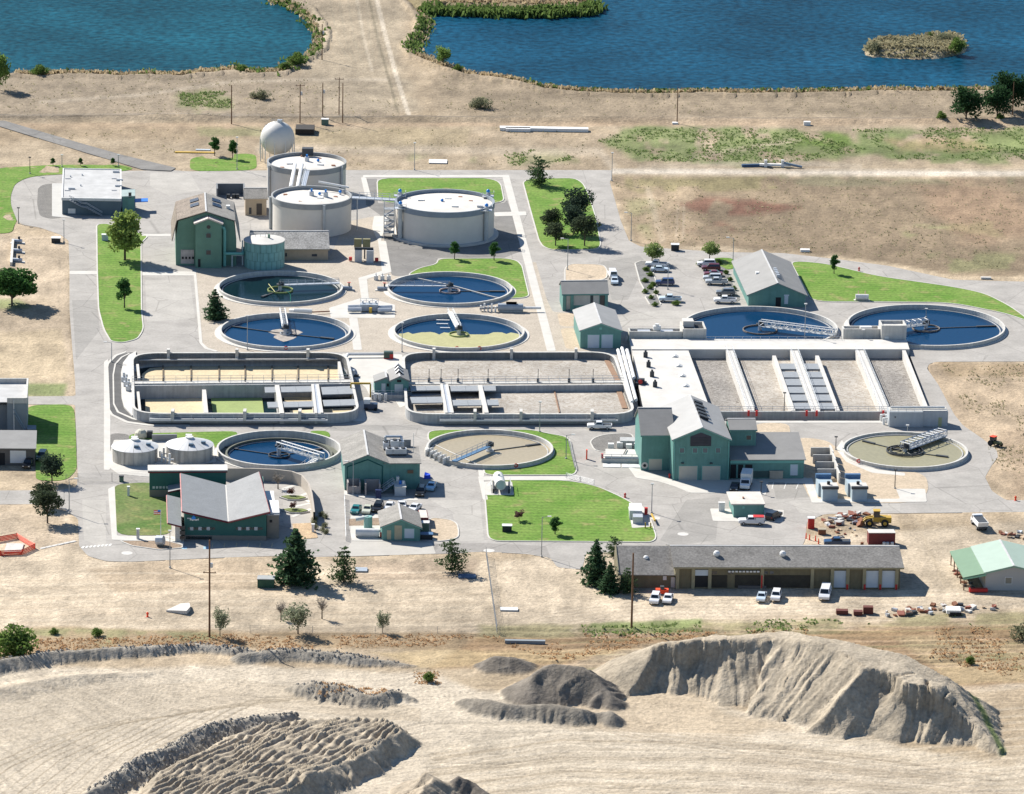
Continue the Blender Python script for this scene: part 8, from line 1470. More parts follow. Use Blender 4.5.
MB(fr).box(1.5, 6.6, 11.2, 14.2, 0, 1.6).out('tank_box', CONCG, r); MB(fr).tube((2.2, 3.6, .8), (2.9, 7.8, .8), .12, n=5).out('rod', DARKM, r); MB(fr).box(-2.9, -2.4, -.4, .1, .9, 1.9).out('red_post', REDP, r); MB(fr).box(-6.2, -5.9, 1.5, 2.2, 0, 2.2).out('orange_post', ORG, r); MB(fr).box(-2.5, 1.4, -4.2, -1.6, .0, .12).out('steel_plate', OFFW, r); MB(fr).box(1.7, 5.8, -4.2, -1.6, .0, .12).out('steel_plate', OFFW, r); MB(fr).rail([(-2.8, -.5, .9), (6.2, -.5, .9)], 1, .05, 2).out('pit_rail', RAILM, r)
for (x, y, l) in ((669.5, 478, 'red safety barrel at the corner of the big teal block'), (625, 497.5, 'red hydrant at the upper edge of the striped lawn'), (859, 271, 'red hydrant on the north-east lawn'), (1015.5, 500.5, 'orange marker post by the east road'), (147.5, 617, 'orange cone in the south yard')): p = G(x, y); mb = MB(Fr(p)); mb.lathe(0, 0, [(.3, 0), (.3, .08), (.2, .1), (.18, .8), (.22, .82), (.22, .95), (.01, 1.1)], 10); mb.tube((-.3, 0, .7), (.3, 0, .7), .08, n=6); tag(mb.out('hydrant' if 'hydrant' in l else 'marker_post', REDP if 'red' in l else ORG), l, 'hydrant' if 'hydrant' in l else 'marker')
r, fr = skid(861.5, 300.5, 'white horizontal tank with two red-capped stands on the north-east lawn'); MB(fr).tube((-1.5, 0, .9), (1.7, 0, .9), .75, n=12).out('vessel', OFFW, r); [MB(fr).cyl(x, .6, 0, 2.3, .1, n=5).out('stand', M('red_white_pole', (.6, .35, .3), .6), r) for x in (-.8, .9)]; MB(fr).box(-1.9, 2.1, -.6, .6, 0, .2).out('pad', CONC, r)
for k in range(3): p = G(17.5, 243+k*9.5); fr = Fr(p); r = thing('well_head', ('farthest', 'middle', 'nearest')[k]+' of three grey valve heads by the fenced plot on the west edge', 'valve head', p, 'row of valve heads'); MB(fr).tube((-1.2, 0, .6), (1.2, -.3, .6), .5, n=8).out('valve_body', STEEL, r); MB(fr).cyl(.4, 0, .8, 1.7, .3, n=8).out('valve_bonnet', DARKM, r); MB(fr).box(-1.8, 1.9, -.9, .7, 0, .1).out('pad', CONC, r)
tag(MB(Fr(G(11.2, 266), (1, 0, 0), U)).box(-.3, .3, 0, 24, 0, 1.0).out('low_wall', CONCW), 'low white wall along the fenced plot on the west edge', 'wall')
fr, w = FRp(0, 556.5, 28, 556); r = thing('safety_fence', 'orange safety fence round a dug pit on the west edge', 'safety fence', fr.o)
for (a, b) in (((0, 556), (22, 555)), ((22, 555), (35, 549)), ((35, 549), (17, 538.5)), ((17, 538.5), (-8, 543)), ((-8, 543), (0, 556))):
    A, B_ = G(*a), G(*b); mb = MB(); 
    for z in (.15, .45, .75, 1.05): mb.tube(A+[0, 0, z], B_+[0, 0, z], .12, n=4)
    mb.tube(A, A+[0, 0, 1.3], .08, n=4); mb.out('fence_side', ORG, r)
MB(Fr(G(14, 549))).box(-1.8, 1.8, -3, 3, 0, .3).out('pit_cover', CONC, r)
for i in range(6): A, B_ = G(40+i*6, 549-i*1.3), G(45.5+i*6, 547.7-i*1.3); mb = MB(); beam(mb, A, B_, .8, .12); tag(mb.out('stepping_slab', CONCW), NTH[i]+' pale slab from the left in the winding path to the dug pit', 'paving slab', 'slabs leading to the dug pit')
# wire fences and gates
def fence(label, pts, h=2.0, step=6, name='wire_fence', mat=None):
    P = [G(a, b) for a, b in pts]; r = thing(name, label, 'fence', P[0]); m = mat or M('fence_wire', (.30, .30, .29), .5, metal=.3)
    for A, B_ in zip(P, P[1:]):
        l = np.linalg.norm(B_-A); n = max(1, int(l/step)); mb = MB(); [mb.tube(A+[0, 0, h*z], B_+[0, 0, h*z], .025, n=3) for z in (.05, .2, .35, .5, .65, .8, .98)]; mb.out('wires', m, r)
        for i in range(n+1): p = A+(B_-A)*i/n; MB().tube(p, p+[0, 0, h], .05, n=5).out('post', m, r)
fence('wire fence running away in the south yard, right of the pine', [(497, 634), (486, 556)]); fence('wire fence along the strip above the gravel pit, western part', [(500, 634), (250, 633)], 1.6, 10); fence('fence across the west road at the gate', [(66, 483), (78, 482), (112, 481.5), (150, 480)], 2.0, 5); fence('long fence line along the northern canal', [(-20, 119.5), (160, 118.5), (360, 119.5)], 1.5, 14)
fence('dark handrail along the path at the central lawn edge', [(568, 441), (575, 470)], 1.0, 3, 'handrail_fence', DARKM); fence('pale railing at the upper right end of the striped lawn', [(566, 478), (594, 485)], 1.2, 3, 'handrail_fence', STEEL); fence('railing along the kerb of the workshop yard', [(344.5, 499), (346, 541)], 1.2, 4, 'handrail_fence', STEEL)
# loose things around the yards
r = thing('concrete_culvert', 'white pointed concrete slab lying in the south yard', 'slab', G(180, 612)); MB(Fr(G(178, 612.5))).prism([(-2.4, .3), (1.8, -1.2), (2.4, 1.2), (2.0, 4.2), (.2, 4.6)], 0, [.35, .8, .9, .7, .4]).out('slab_body', CONCW, r)
def plank(px, py, w, d, label, mat=OFFW, h=.3, ang=0, name='board', cat='board'): p = G(px, py); fr = Fr(p, (math.cos(R(ang)), math.sin(R(ang)), 0)); tag(MB(fr).box(-w/2, w/2, -d/2, d/2, .02, .02+h).out(name, mat), label, cat)
plank(509, 610, 3.6, 1.8, 'pale board lying right of the wire fence in the south yard'); plank(361, 570.5, 2.6, 2.4, 'blue-grey drain cover below the pine by the workshop', M('steel_blue', (.34, .38, .42), .5)); plank(467, 577, 3.6, 2.4, 'dark blue patch right of the pine near the fence', M('dark_blue_sheet', (.05, .10, .18), .6)); plank(544, 130.6, 25, 2.4, 'long white pipe section lying north of the road', WHITE, .9, 0, 'pipe_section', 'pipe'); plank(518, 131, 7, 2.2, 'short white pipe section lying left of the long one', WHITE, .9, 0, 'pipe_section', 'pipe'); plank(305, 132.5, 5.2, 6, 'dark rack of stacked pipes beside the gas sphere', M('black_pipes', (.03, .025, .02), .8), 1.6, 0, 'pipe_rack', 'pipe rack'); plank(438, 162, 5, 4, 'white sheet lying on the dry ground behind the large digester', WHITE, .25); plank(195, 153, 11, 1.2, 'yellow pipe lying behind the square lawn', YEL, .3, 0, 'pipe_section', 'pipe'); plank(203, 150.5, 4, 1, 'bluish pipe lying behind the yellow one', M('pale_blue_grey', (.50, .56, .60), .5), .3, 0, 'pipe_section', 'pipe'); plank(525, 643.5, 8, .9, 'grey culvert pipe in the weedy strip left of the big mound', M('blue_grey_wall', (.22, .25, .27), .8), .7, 0, 'pipe_section', 'pipe'); plank(675, 124, 1.6, 1.2, 'small white stone at the foot of the grey utility pole', WHITE, .5); plank(807, 125.3, 1.9, 1.4, 'white car-sized box by the canal track', WHITE, 1.1)  # the patch by the pine is a flat dark blue slab
r = thing('white_gate', 'white barrier gate with a slanting blue pipe on the gravel road at the right', 'gate', G(775, 166)); MB(Fr(G(774, 167))).box(-4, 4.6, -.4, .4, .3, .9).out('rail', WHITE, r); [MB(Fr(G(x, 167))).box(-.4, .4, -.4, .4, 0, 2.0).out('post', WHITE, r) for x in (765.5, 782.5)]; MB().tube(G(784, 163, 1.2), G(802, 167, .4), .35, n=7).out('pipe', M('blue_grey_steel', (.18, .24, .30), .6), r)
plank(756, 166.5, 8, .8, 'dark blue pipe on the gravel road left of the white gate', M('dark_blue_sheet', (.05, .10, .18), .6), .7, 10, 'pipe_section', 'pipe'); plank(986, 279, 2.6, 1.0, 'white rock pile edge beside the eastern road bend', CONCW, .5); plank(805, 251.5, 2.4, 1.4, 'white stone at the field edge behind the laboratory', WHITE, .6)
random.seed(19)
JC = [CONCW, RUST, M('tan_junk', (.40, .30, .2), .9), STEEL, DARKM, M('brick_red', (.25, .09, .06), .9)]
JN = dict(zip([m.name for m in JC], ('white concrete ', 'rusty brown ', 'tan earthy ', 'grey steel ', 'black ', 'brick red ')))
def junk(n, poly, label, grp, smin, smax, name='rubble_piece', cat='rubble piece'):
    xs_, ys_ = [p[0] for p in poly], [p[1] for p in poly]; c = 0
    while c < n:
        x, y = random.uniform(min(xs_), max(xs_)), random.uniform(min(ys_), max(ys_))
        if not inpoly(np.array([x]), np.array([y]), poly)[0]: continue
        c += 1; p = G(x, y); s = random.uniform(smin, smax); fr = Fr(p, (math.cos(c*1.7), math.sin(c*1.7), 0)); mb = MB(fr); a, b = s*random.uniform(.5, 1.3), s*random.uniform(.4, .9); mb.prism([(-a, -b), (a*.8, -b*.9), (a, b*.7), (-a*.6, b)], 0, [s*random.uniform(.3, .9) for _ in range(4)]); m = random.choice(JC); tag(mb.out(name, m), JN[m.name]+label, cat, grp)
junk(46, [(824, 521), (842, 515), (866, 514), (880, 519), (872, 525), (845, 524), (828, 527)], 'chunk in the rubble pile behind the shed', 'rubble pile behind the shed', .5, 1.1); junk(14, [(826, 528), (850, 524), (862, 535), (838, 540)], 'scrap on the tan ground before the rubble pile', 'scraps before the rubble pile', .3, .7)
junk(44, [(882, 612), (930, 606), (978, 604), (998, 608), (990, 611), (930, 614), (888, 617)], 'piece of junk in the long row south of the shed', 'junk row south of the shed', .4, .9, 'junk_piece', 'junk piece'); junk(20, [(954, 568), (960, 570), (975, 590), (968, 590), (958, 580)], 'scrap piled under the edge of the barn lean-to', 'scrap by the barn lean-to', .4, .8, 'junk_piece', 'junk piece'); junk(16, [(1000, 533), (1024, 532), (1030, 540), (1012, 541)], 'rubble beside the barn on the right edge', 'rubble beside the barn', .4, .8)
for x, y, w in ((842, 613.5, 2.4), (858, 614.5, 1.8), (868, 613, 2.0)): plank(x, y, w, 1.4, 'rusty red steel bin at the left end of the junk row, %s' % {842: 'left one', 858: 'middle one', 868: 'right, taller one'}[x], M('dark_red_rust', (.12, .035, .025), .8), .8 if x < 868 else 1.4, 0, 'steel_bin', 'bin')
p = G(953, 614.5); r = thing('derelict_car_shell', 'white car shell with a dark front in the junk row', 'car shell', p); MB(Fr(p)).box(-1.4, 1.5, -1, 1.8, .45, 1.2).out('shell', WHITE, r); MB(Fr(p)).box(-.7, 1.6, -1.1, -.9, .05, .8).out('dark_front', BLACKM, r)
for k, (x, y) in enumerate(((806, 538.5), (809.5, 540), (815.5, 541), (818.5, 544))): p = G(x, y); tag(MB(Fr(p)).cyl(0, 0, 0, 1.2, .16, .1, 8).out('traffic_delineator', ORG), NTH[k]+' orange delineator post from the left by the rubble yard corner', 'delineator', 'orange posts at the rubble yard')
p = G(662, 594); r = thing('orange_sweeper', 'orange machine between the two white cars by the shed', 'machine', p); MB(Fr(p)).box(-1.3, 1.3, -.6, .6, .2, 1.1).out('machine_body', ORG, r); MB(Fr(p)).box(-.4, .4, -.5, .5, 1.1, 1.7).out('seat', DARKM, r)
p = G(692.5, 586.5); tag(MB(Fr(p)).box(-1, 1, -.6, .5, 0, 1.5).out('blue_crate', M('blue_white_crate', (.10, .26, .60), .6, .4, 2)), 'blue and white stack at the open bay of the long shed', 'crate')
for i in range(4): mb = MB(Fr(G(738+i*.3, 588.8-i*1.1))); mb.box(0, 5.8, 0, .5, 0, .7+.25*i); tag(mb.out('timber_stack', M('grey_timber', (.13, .12, .11), .9)), NTH[i]+' dark timber stack from the left along the front of the long shed', 'timber stack', 'timber along the shed front')
# parking bay lines, accessible bays and hoops
LINE = M('road_paint_white', (.62, .60, .55), .8, .15); LINEY = M('road_paint_tan', (.52, .43, .28), .8, .15); LBL = M('road_paint_blue', (.28, .45, .55), .8, .15)
def mark(px0, py0, px1, py1, w, label, mat, name='bay_line', grp='painted bay lines'):
    a, b = G(px0, py0), G(px1, py1); mb = MB(); beam(mb, a+[0, 0, .012], b+[0, 0, .012], w, .006); tag(mb.out(name, mat), label, 'road marking', grp)
for i in range(6): mark(212+i*11.9, 547.5, 213+i*11.9, 543, .22, NTH[i]+' short tan bay line from the left before the office', LINEY)
for i, x in enumerate((184.5, 206)): mark(x-2.6, 547.8, x+2.6, 547.8, 1.6, ('left', 'right')[i]+' pale blue accessible bay sign painted before the office', LBL, 'accessible_bay', 'accessible bays')
for i in range(4): mark(772+i*12, 489, 774+i*13, 480.5, .2, NTH[i]+' white bay line from the left by the low teal wing', LINE, grp='bay lines at the teal wing')
for i in range(8): mark(82+i*3.9, 548.2-i*.35, 84+i*3.9, 546.2-i*.35, .5, NTH[i]+' white crosswalk bar from the left across the entrance road', LINE, 'crosswalk_bar', 'crosswalk bars')
for x, y, l in ((683, 534, 'in the yard right of the striped lawn'), (127, 553, 'on the bend south-west of the office'), (489, 550.5, 'below the lower left of the striped lawn'), (655, 518, 'right of the generator cabinet')): p = G(x, y); mb = MB(); mb.lathe(p[0], p[1], [(1.2, .005), (1.2, .012), (.01, .012)], 14); tag(mb.out('manhole_ring', CONCW), 'pale ring round a manhole '+l, 'manhole', 'manhole patches in the roads')
# white courtyard path and planters
for i, (a, b) in enumerate((((283, 489), (302, 483)), ((288, 501), (311, 492)), ((289, 508), (312, 503)), ((292, 517), (311, 509)), ((283, 489), (296, 500)), ((300, 497), (312, 503)))): A, B_ = G(*a), G(*b); mb = MB(); beam(mb, A+[0, 0, .045], B_+[0, 0, .045], 1.0, .02); o = mb.out('courtyard_path', CONCW, None, kind='structure')
for x, y, l in ((292, 499.5, 'upper'), (294, 512.5, 'lower')): p = G(x, y); r = thing('planter_bed', 'lens-shaped planted bed in the courtyard, %s one' % l, 'planter', p); fr = Fr(p); MB(fr).prism([(-2.8, .8), (-1, -1), (1.5, -1.2), (3.4, .2), (2, 1.6), (-1, 2)], 0, .35).out('planter_edge', CONC, r); MB(fr).prism([(-2.4, .75), (-.9, -.8), (1.4, -1.0), (3.0, .2), (1.8, 1.4), (-.9, 1.7)], .351, .5).out('planting', M('planting_green', (.14, .17, .05), .9, .4, 1), r)
for i, (dx, y) in enumerate(((0, 320.3), (-1.5, 324), (.5, 328))): p = G(447+dx, y, -.05); tag(MB(Fr(p)).box(-2.6+i*.4, .6, -.18, .18, 0, .12).out('spray_bar', WHITE), ('upper', 'middle', 'lower')[i]+' white spray bar in the scum-covered tank', 'spray bar', 'spray bars')
# ================================================================== paving partition
def lawn_mat(name, c0, c1, stripe=0.0):
    m = bpy.data.materials.new(name); m.use_nodes = True; N = m.node_tree.nodes; L = m.node_tree.links; b = N['Principled BSDF']; b.inputs['Roughness'].default_value = .9; b.inputs['Specular IOR Level'].default_value = .15
    tc = N.new('ShaderNodeTexCoord')
    def nz(sc, d, x0, x1, lo, hi):
        n = N.new('ShaderNodeTexNoise'); n.inputs['Scale'].default_value = sc; n.inputs['Detail'].default_value = d; L.new(tc.outputs['Object'], n.inputs['Vector']); r = N.new('ShaderNodeMapRange'); r.inputs['From Min'].default_value = x0; r.inputs['From Max'].default_value = x1; r.inputs['To Min'].default_value = lo; r.inputs['To Max'].default_value = hi; L.new(n.outputs[0], r.inputs['Value']); return r.outputs[0], n
    f, _ = nz(.10, 6, .33, .70, 0, 1); mx = N.new('ShaderNodeMix'); mx.data_type = 'RGBA'; mx.inputs[6].default_value = (*c0, 1); mx.inputs[7].default_value = (*c1, 1); L.new(f, mx.inputs[0])
    f2, n2 = nz(1.4, 5, .3, .7, .72, 1.25); last = f2; f4, _ = nz(.23, 6, .56, .68, 0, .75); my = N.new('ShaderNodeMix'); my.data_type = 'RGBA'; L.new(f4, my.inputs[0]); L.new(mx.outputs[2], my.inputs[6]); my.inputs[7].default_value = (.25, .235, .09, 1)
    if stripe:
        w = N.new('ShaderNodeTexWave'); w.bands_direction = 'Y'; w.inputs['Scale'].default_value = .16; w.inputs['Distortion'].default_value = 1.0; L.new(tc.outputs['Object'], w.inputs['Vector']); r = N.new('ShaderNodeMapRange'); r.inputs['To Min'].default_value = 1-stripe; r.inputs['To Max'].default_value = 1+stripe; L.new(w.outputs[1], r.inputs['Value']); k = N.new('ShaderNodeMath'); k.operation = 'MULTIPLY'; L.new(f2, k.inputs[0]); L.new(r.outputs[0], k.inputs[1]); last = k.outputs[0]
    vm = N.new('ShaderNodeVectorMath'); vm.operation = 'SCALE'; L.new(my.outputs[2], vm.inputs[0]); L.new(last, vm.inputs['Scale']); L.new(vm.outputs[0], b.inputs['Base Color']); bp = N.new('ShaderNodeBump'); bp.inputs['Strength'].default_value = .5; bp.inputs['Distance'].default_value = .12; L.new(n2.outputs[0], bp.inputs['Height']); L.new(bp.outputs[0], b.inputs['Normal']); MATS[name] = m; return m
def road_mat(name, c, crack=True, var=.12):
    m = M(name, c, .9, var, .16, fine=.09, fsc=1.7); N = m.node_tree.nodes; L = m.node_tree.links; b = N['Principled BSDF']; src = b.inputs['Base Color'].links[0].from_socket; tc = [n for n in N if n.type == 'TEX_COORD'][0]
    mp = N.new('ShaderNodeMapping'); mp.inputs['Scale'].default_value = (.12, .3, 1); L.new(tc.outputs['Object'], mp.inputs[0]); n3 = N.new('ShaderNodeTexNoise'); n3.inputs['Scale'].default_value = 1; n3.inputs['Detail'].default_value = 4; L.new(mp.outputs[0], n3.inputs['Vector']); r = N.new('ShaderNodeMapRange'); r.inputs['From Min'].default_value = .35; r.inputs['From Max'].default_value = .68; r.inputs['To Min'].default_value = 1.02; r.inputs['To Max'].default_value = .96; L.new(n3.outputs[0], r.inputs['Value'])
    v = N.new('ShaderNodeTexVoronoi'); v.feature = 'DISTANCE_TO_EDGE'; v.inputs['Scale'].default_value = .075; L.new(tc.outputs['Object'], v.inputs['Vector']); r2 = N.new('ShaderNodeMapRange'); r2.inputs['From Min'].default_value = 0; r2.inputs['From Max'].default_value = .012; r2.inputs['To Min'].default_value = .72; r2.inputs['To Max'].default_value = 1; L.new(v.outputs['Distance'], r2.inputs['Value'])
    k = N.new('ShaderNodeMath'); k.operation = 'MULTIPLY'; L.new(r.outputs[0], k.inputs[0]); L.new(r2.outputs[0], k.inputs[1]); vm = N.new('ShaderNodeVectorMath'); vm.operation = 'SCALE'; L.new(src, vm.inputs[0]); L.new(k.outputs[0], vm.inputs['Scale']); L.new(vm.outputs[0], b.inputs['Base Color']); return m
RM = dict(road=road_mat('road_asphalt_pale', (.335, .312, .28), var=.16), dark=road_mat('dark_asphalt', (.185, .175, .16), var=.2), patch=road_mat('asphalt_patch_grey', (.275, .258, .232)), patch2=road_mat('asphalt_patch_pale', (.38, .355, .315)), dark2=road_mat('worn_asphalt', (.27, .25, .225)), black=M('black_asphalt', (.085, .083, .08), .9, .2, .3, fine=.1), grav=M('dark_gravel', (.165, .155, .14), .95, .18, .5, fine=.3, fsc=3), tan=M('tan_gravel', (.40, .345, .275), .95, .12, .25, fine=.18, fsc=2.2, bump=.4), tan2=M('tan_soil', (.45, .36, .255), .95, .14, .3, fine=.18, fsc=1.8, bump=.4), mulch=M('grey_mulch', (.17, .165, .155), .95, .2, .5, fine=.3, fsc=3), bark=M('bark_mulch', (.26, .19, .13), .95, .25, .6, fine=.3, fsc=3), bark2=M('pale_soil', (.46, .33, .2), .95, .25, .6, fine=.3, fsc=3),
    lawn=lawn_mat('lawn_green', (.095, .195, .024), (.175, .255, .055), .09), lawn2=lawn_mat('lawn_patchy', (.08, .15, .03), (.20, .20, .085)), conc=M('walk_concrete', (.515, .49, .44), .85, .09, .3, fine=.05), conc2=M('slab_concrete', (.46, .445, .415), .85, .08, .3, fine=.05), conc3=M('driveway_concrete', (.42, .395, .35), .85, .08, .3, fine=.05), yard=M('courtyard_paving', (.36, .335, .30), .85, .1, .4, fine=.06))
def ccw(p):
    P = np.array(p); return p if np.sum(P[:, 0]*np.roll(P[:, 1], -1)-np.roll(P[:, 0], -1)*P[:, 1]) > 0 else p[::-1]
def emit_regions():
    V = []; Fc = []; kinds = []
    for k, (nm, lab, mat, poly, z, kerb) in enumerate(REG):
        pw = pxy(poly)
        pw = roundpoly(pw, 5.0 if mat in ('lawn', 'grav', 'tan2') and len(poly) < 14 else (4.0 if nm in ('lawn', 'gravel_bed') else 1.2 if nm == 'service_road' else .6), 4); pw = ccw(pw); REG[k].append(pw)
        i0 = len(V); V += [Vector(p) for p in pw]; Fc.append(list(range(i0, i0+len(pw)))); kinds.append(k)
    for lp in BASINS:
        lp = offset(ccw(lp), .12); i0 = len(V); V += [Vector(p) for p in lp]; Fc.append(list(range(i0, i0+len(lp)))); kinds.append(-1)
    vo, eo, fo, ov, oe, of = delaunay_2d_cdt(V, [], Fc, 1, 1e-3, True)
    groups = {}
    for f, src in zip(fo, of):
        if not src: continue
        ks = [kinds[s] for s in src]
        if -1 in ks: continue
        groups.setdefault(max(ks), []).append(f)
    for k, fs in groups.items():
        nm, lab, mat, poly, z, kerb, pw = REG[k]; mp = {}; vs = []; F2 = []; ec = {}
        for f in fs:
            q = []
            for i in f:
                if i not in mp: mp[i] = len(vs); vs.append((vo[i][0], vo[i][1], z))
                q.append(mp[i])
            a, b, c = [vs[i] for i in q[:3]]
            if (b[0]-a[0])*(c[1]-a[1])-(b[1]-a[1])*(c[0]-a[0]) < 0: q = q[::-1]
            F2.append(q)
            for u, v in zip(q, q[1:]+q[:1]): ec[(u, v)] = 1
        low = {}
        for (u, v) in list(ec):
            if (v, u) not in ec:
                for w in (u, v):
                    if w not in low: low[w] = len(vs); vs.append((vs[w][0], vs[w][1], -.25))
                F2.append([v, u, low[u], low[v]])
        me = bpy.data.meshes.new(nm); me.from_pydata(vs, [], F2); me.materials.append(RM[mat]); o = bpy.data.objects.new(nm, me); COL.objects.link(o); o['kind'] = 'structure'; o['label'] = lab
        if kerb:
            P = np.array(pw); ar = .5*np.sum(P[:, 0]*np.roll(P[:, 1], -1)-np.roll(P[:, 0], -1)*P[:, 1]); pp = pw if ar > 0 else pw[::-1]; mb = MB(); ringwall(mb, offset(pp, -.16), offset(pp, .14), -.2, z+.05); ko = mb.out('kerb', RM['conc'], None, kind='structure'); ko['label'] = 'concrete kerb round the '+lab[:60]
emit_regions(); emit_ground()

# ================================================================== shore reeds, weeds, dry tufts
def stuff(name, label, mat, pts, size, hgt_, k=4, seed=1, lean=.35):
    rng = np.random.default_rng(seed); n = len(pts); P = np.array(pts)
    q = np.repeat(P, k, 0); m = len(q); ang = rng.uniform(0, 6.28, m); s = size*(.5+rng.random(m)); h = hgt_*(.5+rng.random(m)); ln = rng.normal(size=(m, 2))*lean*h[:, None]
    q[:, :2] += rng.normal(size=(m, 2))*size*.8; dx = np.cos(ang)*s*.5; dy = np.sin(ang)*s*.5
    v = np.zeros((m, 4, 3)); v[:, 0] = q-np.stack([dx, dy, np.full(m, .05)], -1); v[:, 1] = q+np.stack([dx, dy, np.full(m, -.05)], -1); t = q+np.concatenate([ln, h[:, None]], -1); v[:, 2] = t+np.stack([dx, dy, 0*dx], -1)*.6; v[:, 3] = t-np.stack([dx, dy, 0*dx], -1)*.6
    me = bpy.data.meshes.new(name); me.vertices.add(m*4); me.vertices.foreach_set('co', v.astype(np.float32).ravel()); me.loops.add(m*4); me.loops.foreach_set('vertex_index', np.arange(m*4, dtype=np.int32)); me.polygons.add(m); me.polygons.foreach_set('loop_start', np.arange(0, m*4, 4, dtype=np.int32)); me.update(calc_edges=True); me.materials.append(mat); o = bpy.data.objects.new(name, me); COL.objects.link(o); o['kind'] = 'stuff'; o['label'] = label
rng = np.random.default_rng(5)
def gzat(x, y):   # nearest ground height
    px = np.asarray(x); d = np.stack([px, np.asarray(y), np.zeros_like(px)], -1)-CAMP; X = d@_r; Y = d@_u; Z = d@_f; ix = (CX+FPX*X/Z-xs[0])/1.4; yy = CY-FPX*Y/Z
    i = np.clip(np.round(ix).astype(int), 0, len(xs)-1); j = np.clip(np.searchsorted(ys, yy), 0, len(ys)-1); return GZ[j, i]
def scatter_px(poly, n, thr=None, seed=3):
    x0, x1 = min(p[0] for p in poly), max(p[0] for p in poly); y0, y1 = min(p[1] for p in poly), max(p[1] for p in poly); out = []
    X = rng.uniform(x0, x1, n*3); Y = rng.uniform(y0, y1, n*3); s = inpoly(X, Y, poly); X, Y = X[s][:n], Y[s][:n]; d = _f[:, None]*FPX+_r[:, None]*(X-CX)-_u[:, None]*(Y-CY); t = -HC/d[2]; gx, gy = CAMP[0]+d[0]*t, CAMP[1]+d[1]*t
    if thr is not None: k = fbm(gx*.11, gy*.07, seed, 4) > thr; gx, gy = gx[k], gy[k]
    return np.stack([gx, gy, gzat(gx, gy)], -1)
def along(px, n, jx=2, jy=1.0):
    P = np.array(px, float); seg = np.hypot(*(P[1:]-P[:-1]).T); c = np.concatenate([[0], np.cumsum(seg)]); t = rng.uniform(0, c[-1], n); X = np.interp(t, c, P[:, 0])+rng.normal(size=n)*jx; Y = np.interp(t, c, P[:, 1])+rng.normal(size=n)*jy; o = [G(a, b) for a, b in zip(X, Y)]; o = np.array(o); o[:, 2] = np.maximum(gzat(o[:, 0], o[:, 1]), -1.0); return o
TUFT = leafy('dry_grass', (.44, .35, .22)); TUFTO = leafy('orange_grass', (.46, .30, .17)); WEED = leafy('green_weeds', (.18, .24, .085)); REED = leafy('green_reeds', (.12, .18, .05)); SAGE = leafy('sage_scrub', (.33, .295, .18))
L1 = [p for p in LAKE1 if p[1] > -5 and p[0] > -20]; L2 = [p for p in LAKE2 if p[1] > 2 and p[0] < 1100]
stuff('shore_grass', 'dry tan grass along both lake shores', TUFT, np.concatenate([along(L1, 800, 3, 1.2), along(L2, 1300, 3, 1.2)]), .7, .7, 4, 1); stuff('shore_reeds', 'green reeds and low scrub along the lake shores', REED, np.concatenate([along([p for p in L1 if p[0] > 230], 150, 4, 2.5), along(L1, 90, 2, .8), along([(424, 8), (427, 20), (420, 36), (412, 45), (418, 53)], 170, 4, 2), along([p for p in L2 if p[0] > 500], 300, 2, .6)]), .9, .9, 4, 2)
stuff('peninsula_reeds', 'dense green reed edge of the narrow peninsula', REED, along([(424, 10), (470, 11.5), (520, 12.5), (560, 12.5), (588, 10.5), (600, 6)], 900, 2, 1.0), 1.0, 1.7, 5, 3); stuff('peninsula_grass', 'dry grass on top of the narrow peninsula', TUFT, scatter_px([(410, -8), (430, 5), (520, 8), (590, 6), (598, 0), (500, -6)], 700), .9, .7, 4, 4)
stuff('island_scrub', 'grey-brown scrub covering the island', SAGE, scatter_px([(866, 51), (868, 44), (890, 39), (925, 38), (958, 36), (964, 45), (950, 53), (915, 55.5), (880, 54)], 900), .8, .6, 5, 5)
stuff('dry_tufts', 'dry grass tufts on the bare land north and east of the plant', SAGE, np.concatenate([scatter_px([(0, 75), (300, 75), (400, 100), (400, 116), (0, 116)], 700, .42), scatter_px([(440, 75), (1024, 95), (1024, 115), (450, 115)], 600, .42), scatter_px([(612, 180), (1024, 180), (1024, 272), (860, 258), (640, 242)], 1500, .38), scatter_px([(0, 130), (600, 128), (600, 165), (260, 165), (100, 160)], 700, .5), scatter_px([(940, 365), (1024, 365), (1024, 495), (1000, 470)], 900, .5)]), .32, .26, 2, 6)
stuff('green_weeds', 'low green weeds in the field north of the gravel road', WEED, np.concatenate([scatter_px([(595, 140), (640, 129), (700, 128), (790, 129), (870, 150), (790, 163), (650, 161)], 1500, .42), scatter_px([(850, 129), (1024, 128), (1024, 160), (900, 160)], 900, .46), scatter_px([(180, 92), (230, 92), (232, 108), (182, 106)], 420, .42), scatter_px([(505, 155), (560, 146), (575, 160), (510, 166)], 260, .45), scatter_px([(500, 628), (700, 623), (1024, 612), (1024, 625), (700, 634), (500, 640)], 700, .44)]), .42, .28, 3, 7)
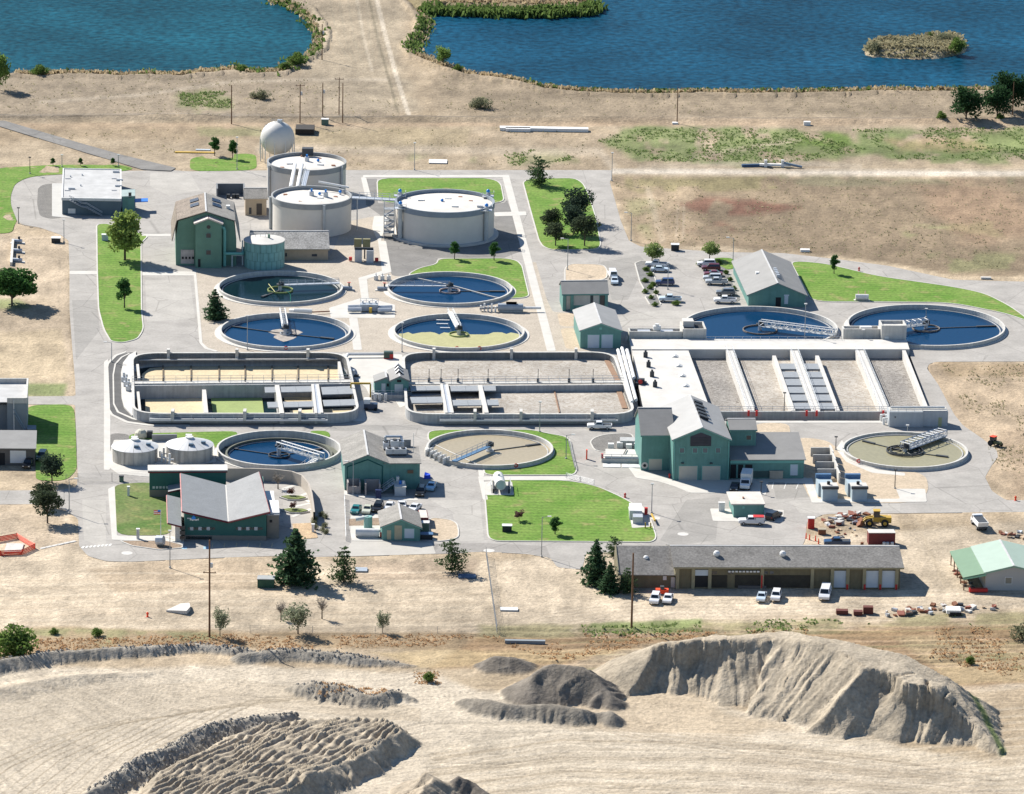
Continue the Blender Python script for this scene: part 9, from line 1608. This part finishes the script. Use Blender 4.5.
stuff('orange_weeds', 'rusty orange dry weeds in the strip above the gravel pit', TUFTO, np.concatenate([scatter_px([(480, 636), (1024, 626), (1024, 680), (900, 652), (660, 640), (560, 662)], 1800, .4), scatter_px([(0, 640), (240, 634), (480, 636), (440, 646), (0, 656)], 1200, .42), scatter_px([(310, 684), (395, 690), (380, 700), (320, 700)], 220, .4), scatter_px([(415, 672), (440, 672), (440, 684), (418, 684)], 90)]), .34, .24, 3, 8)
def on_mound(pts): 
    o = np.array([G(a, b) for a, b in pts]); return o
# rocks on the rubble banks
def rocks(name, label, mat, n, poly, smin, smax, seed):
    P = scatter_px(poly, n); P = P[P[:, 2] > .35]; r2 = np.random.default_rng(seed); mb = MB()
    for p in P:
        s = r2.uniform(smin, smax); k = len(mb.v); c = p+[0, 0, s*.2]
        for d in ((1, 0, 0), (0, 1, 0), (-1, 0, 0), (0, -1, 0), (0, 0, .9), (0, 0, -.8)): mb.v.append(c+np.array(d)*s*r2.uniform(.6, 1.2, 3))
        for f in ((0, 1, 4), (1, 2, 4), (2, 3, 4), (3, 0, 4), (1, 0, 5), (2, 1, 5), (3, 2, 5), (0, 3, 5)): mb.f.append([k+i for i in f])
    o = mb.out(name, mat, None, kind='stuff'); o['label'] = label
rocks('riprap_stones', 'grey stones covering the low banks at the top of the pit', M('riprap_grey', (.24, .225, .20), .9, .3, .4), 1500, [(0, 654), (50, 646), (130, 641), (240, 640), (300, 644), (370, 650), (420, 660), (400, 666), (240, 658), (100, 654), (0, 668)], .15, .42, 3)
rocks('rubble_stones', 'broken grey stones on the banks in the lower left', M('riprap_grey', (.24, .225, .20), .9, .3, .4), 1500, [(85, 794), (150, 748), (224, 716), (300, 706), (310, 716), (230, 738), (170, 770), (130, 800)], .15, .5, 4)
rocks('clods', 'clods of grey earth on the small heap in the middle of the pit', M('riprap_grey', (.24, .225, .20), .9, .3, .4), 500, [(290, 686), (330, 678), (390, 686), (414, 696), (380, 706), (310, 700)], .12, .35, 5)
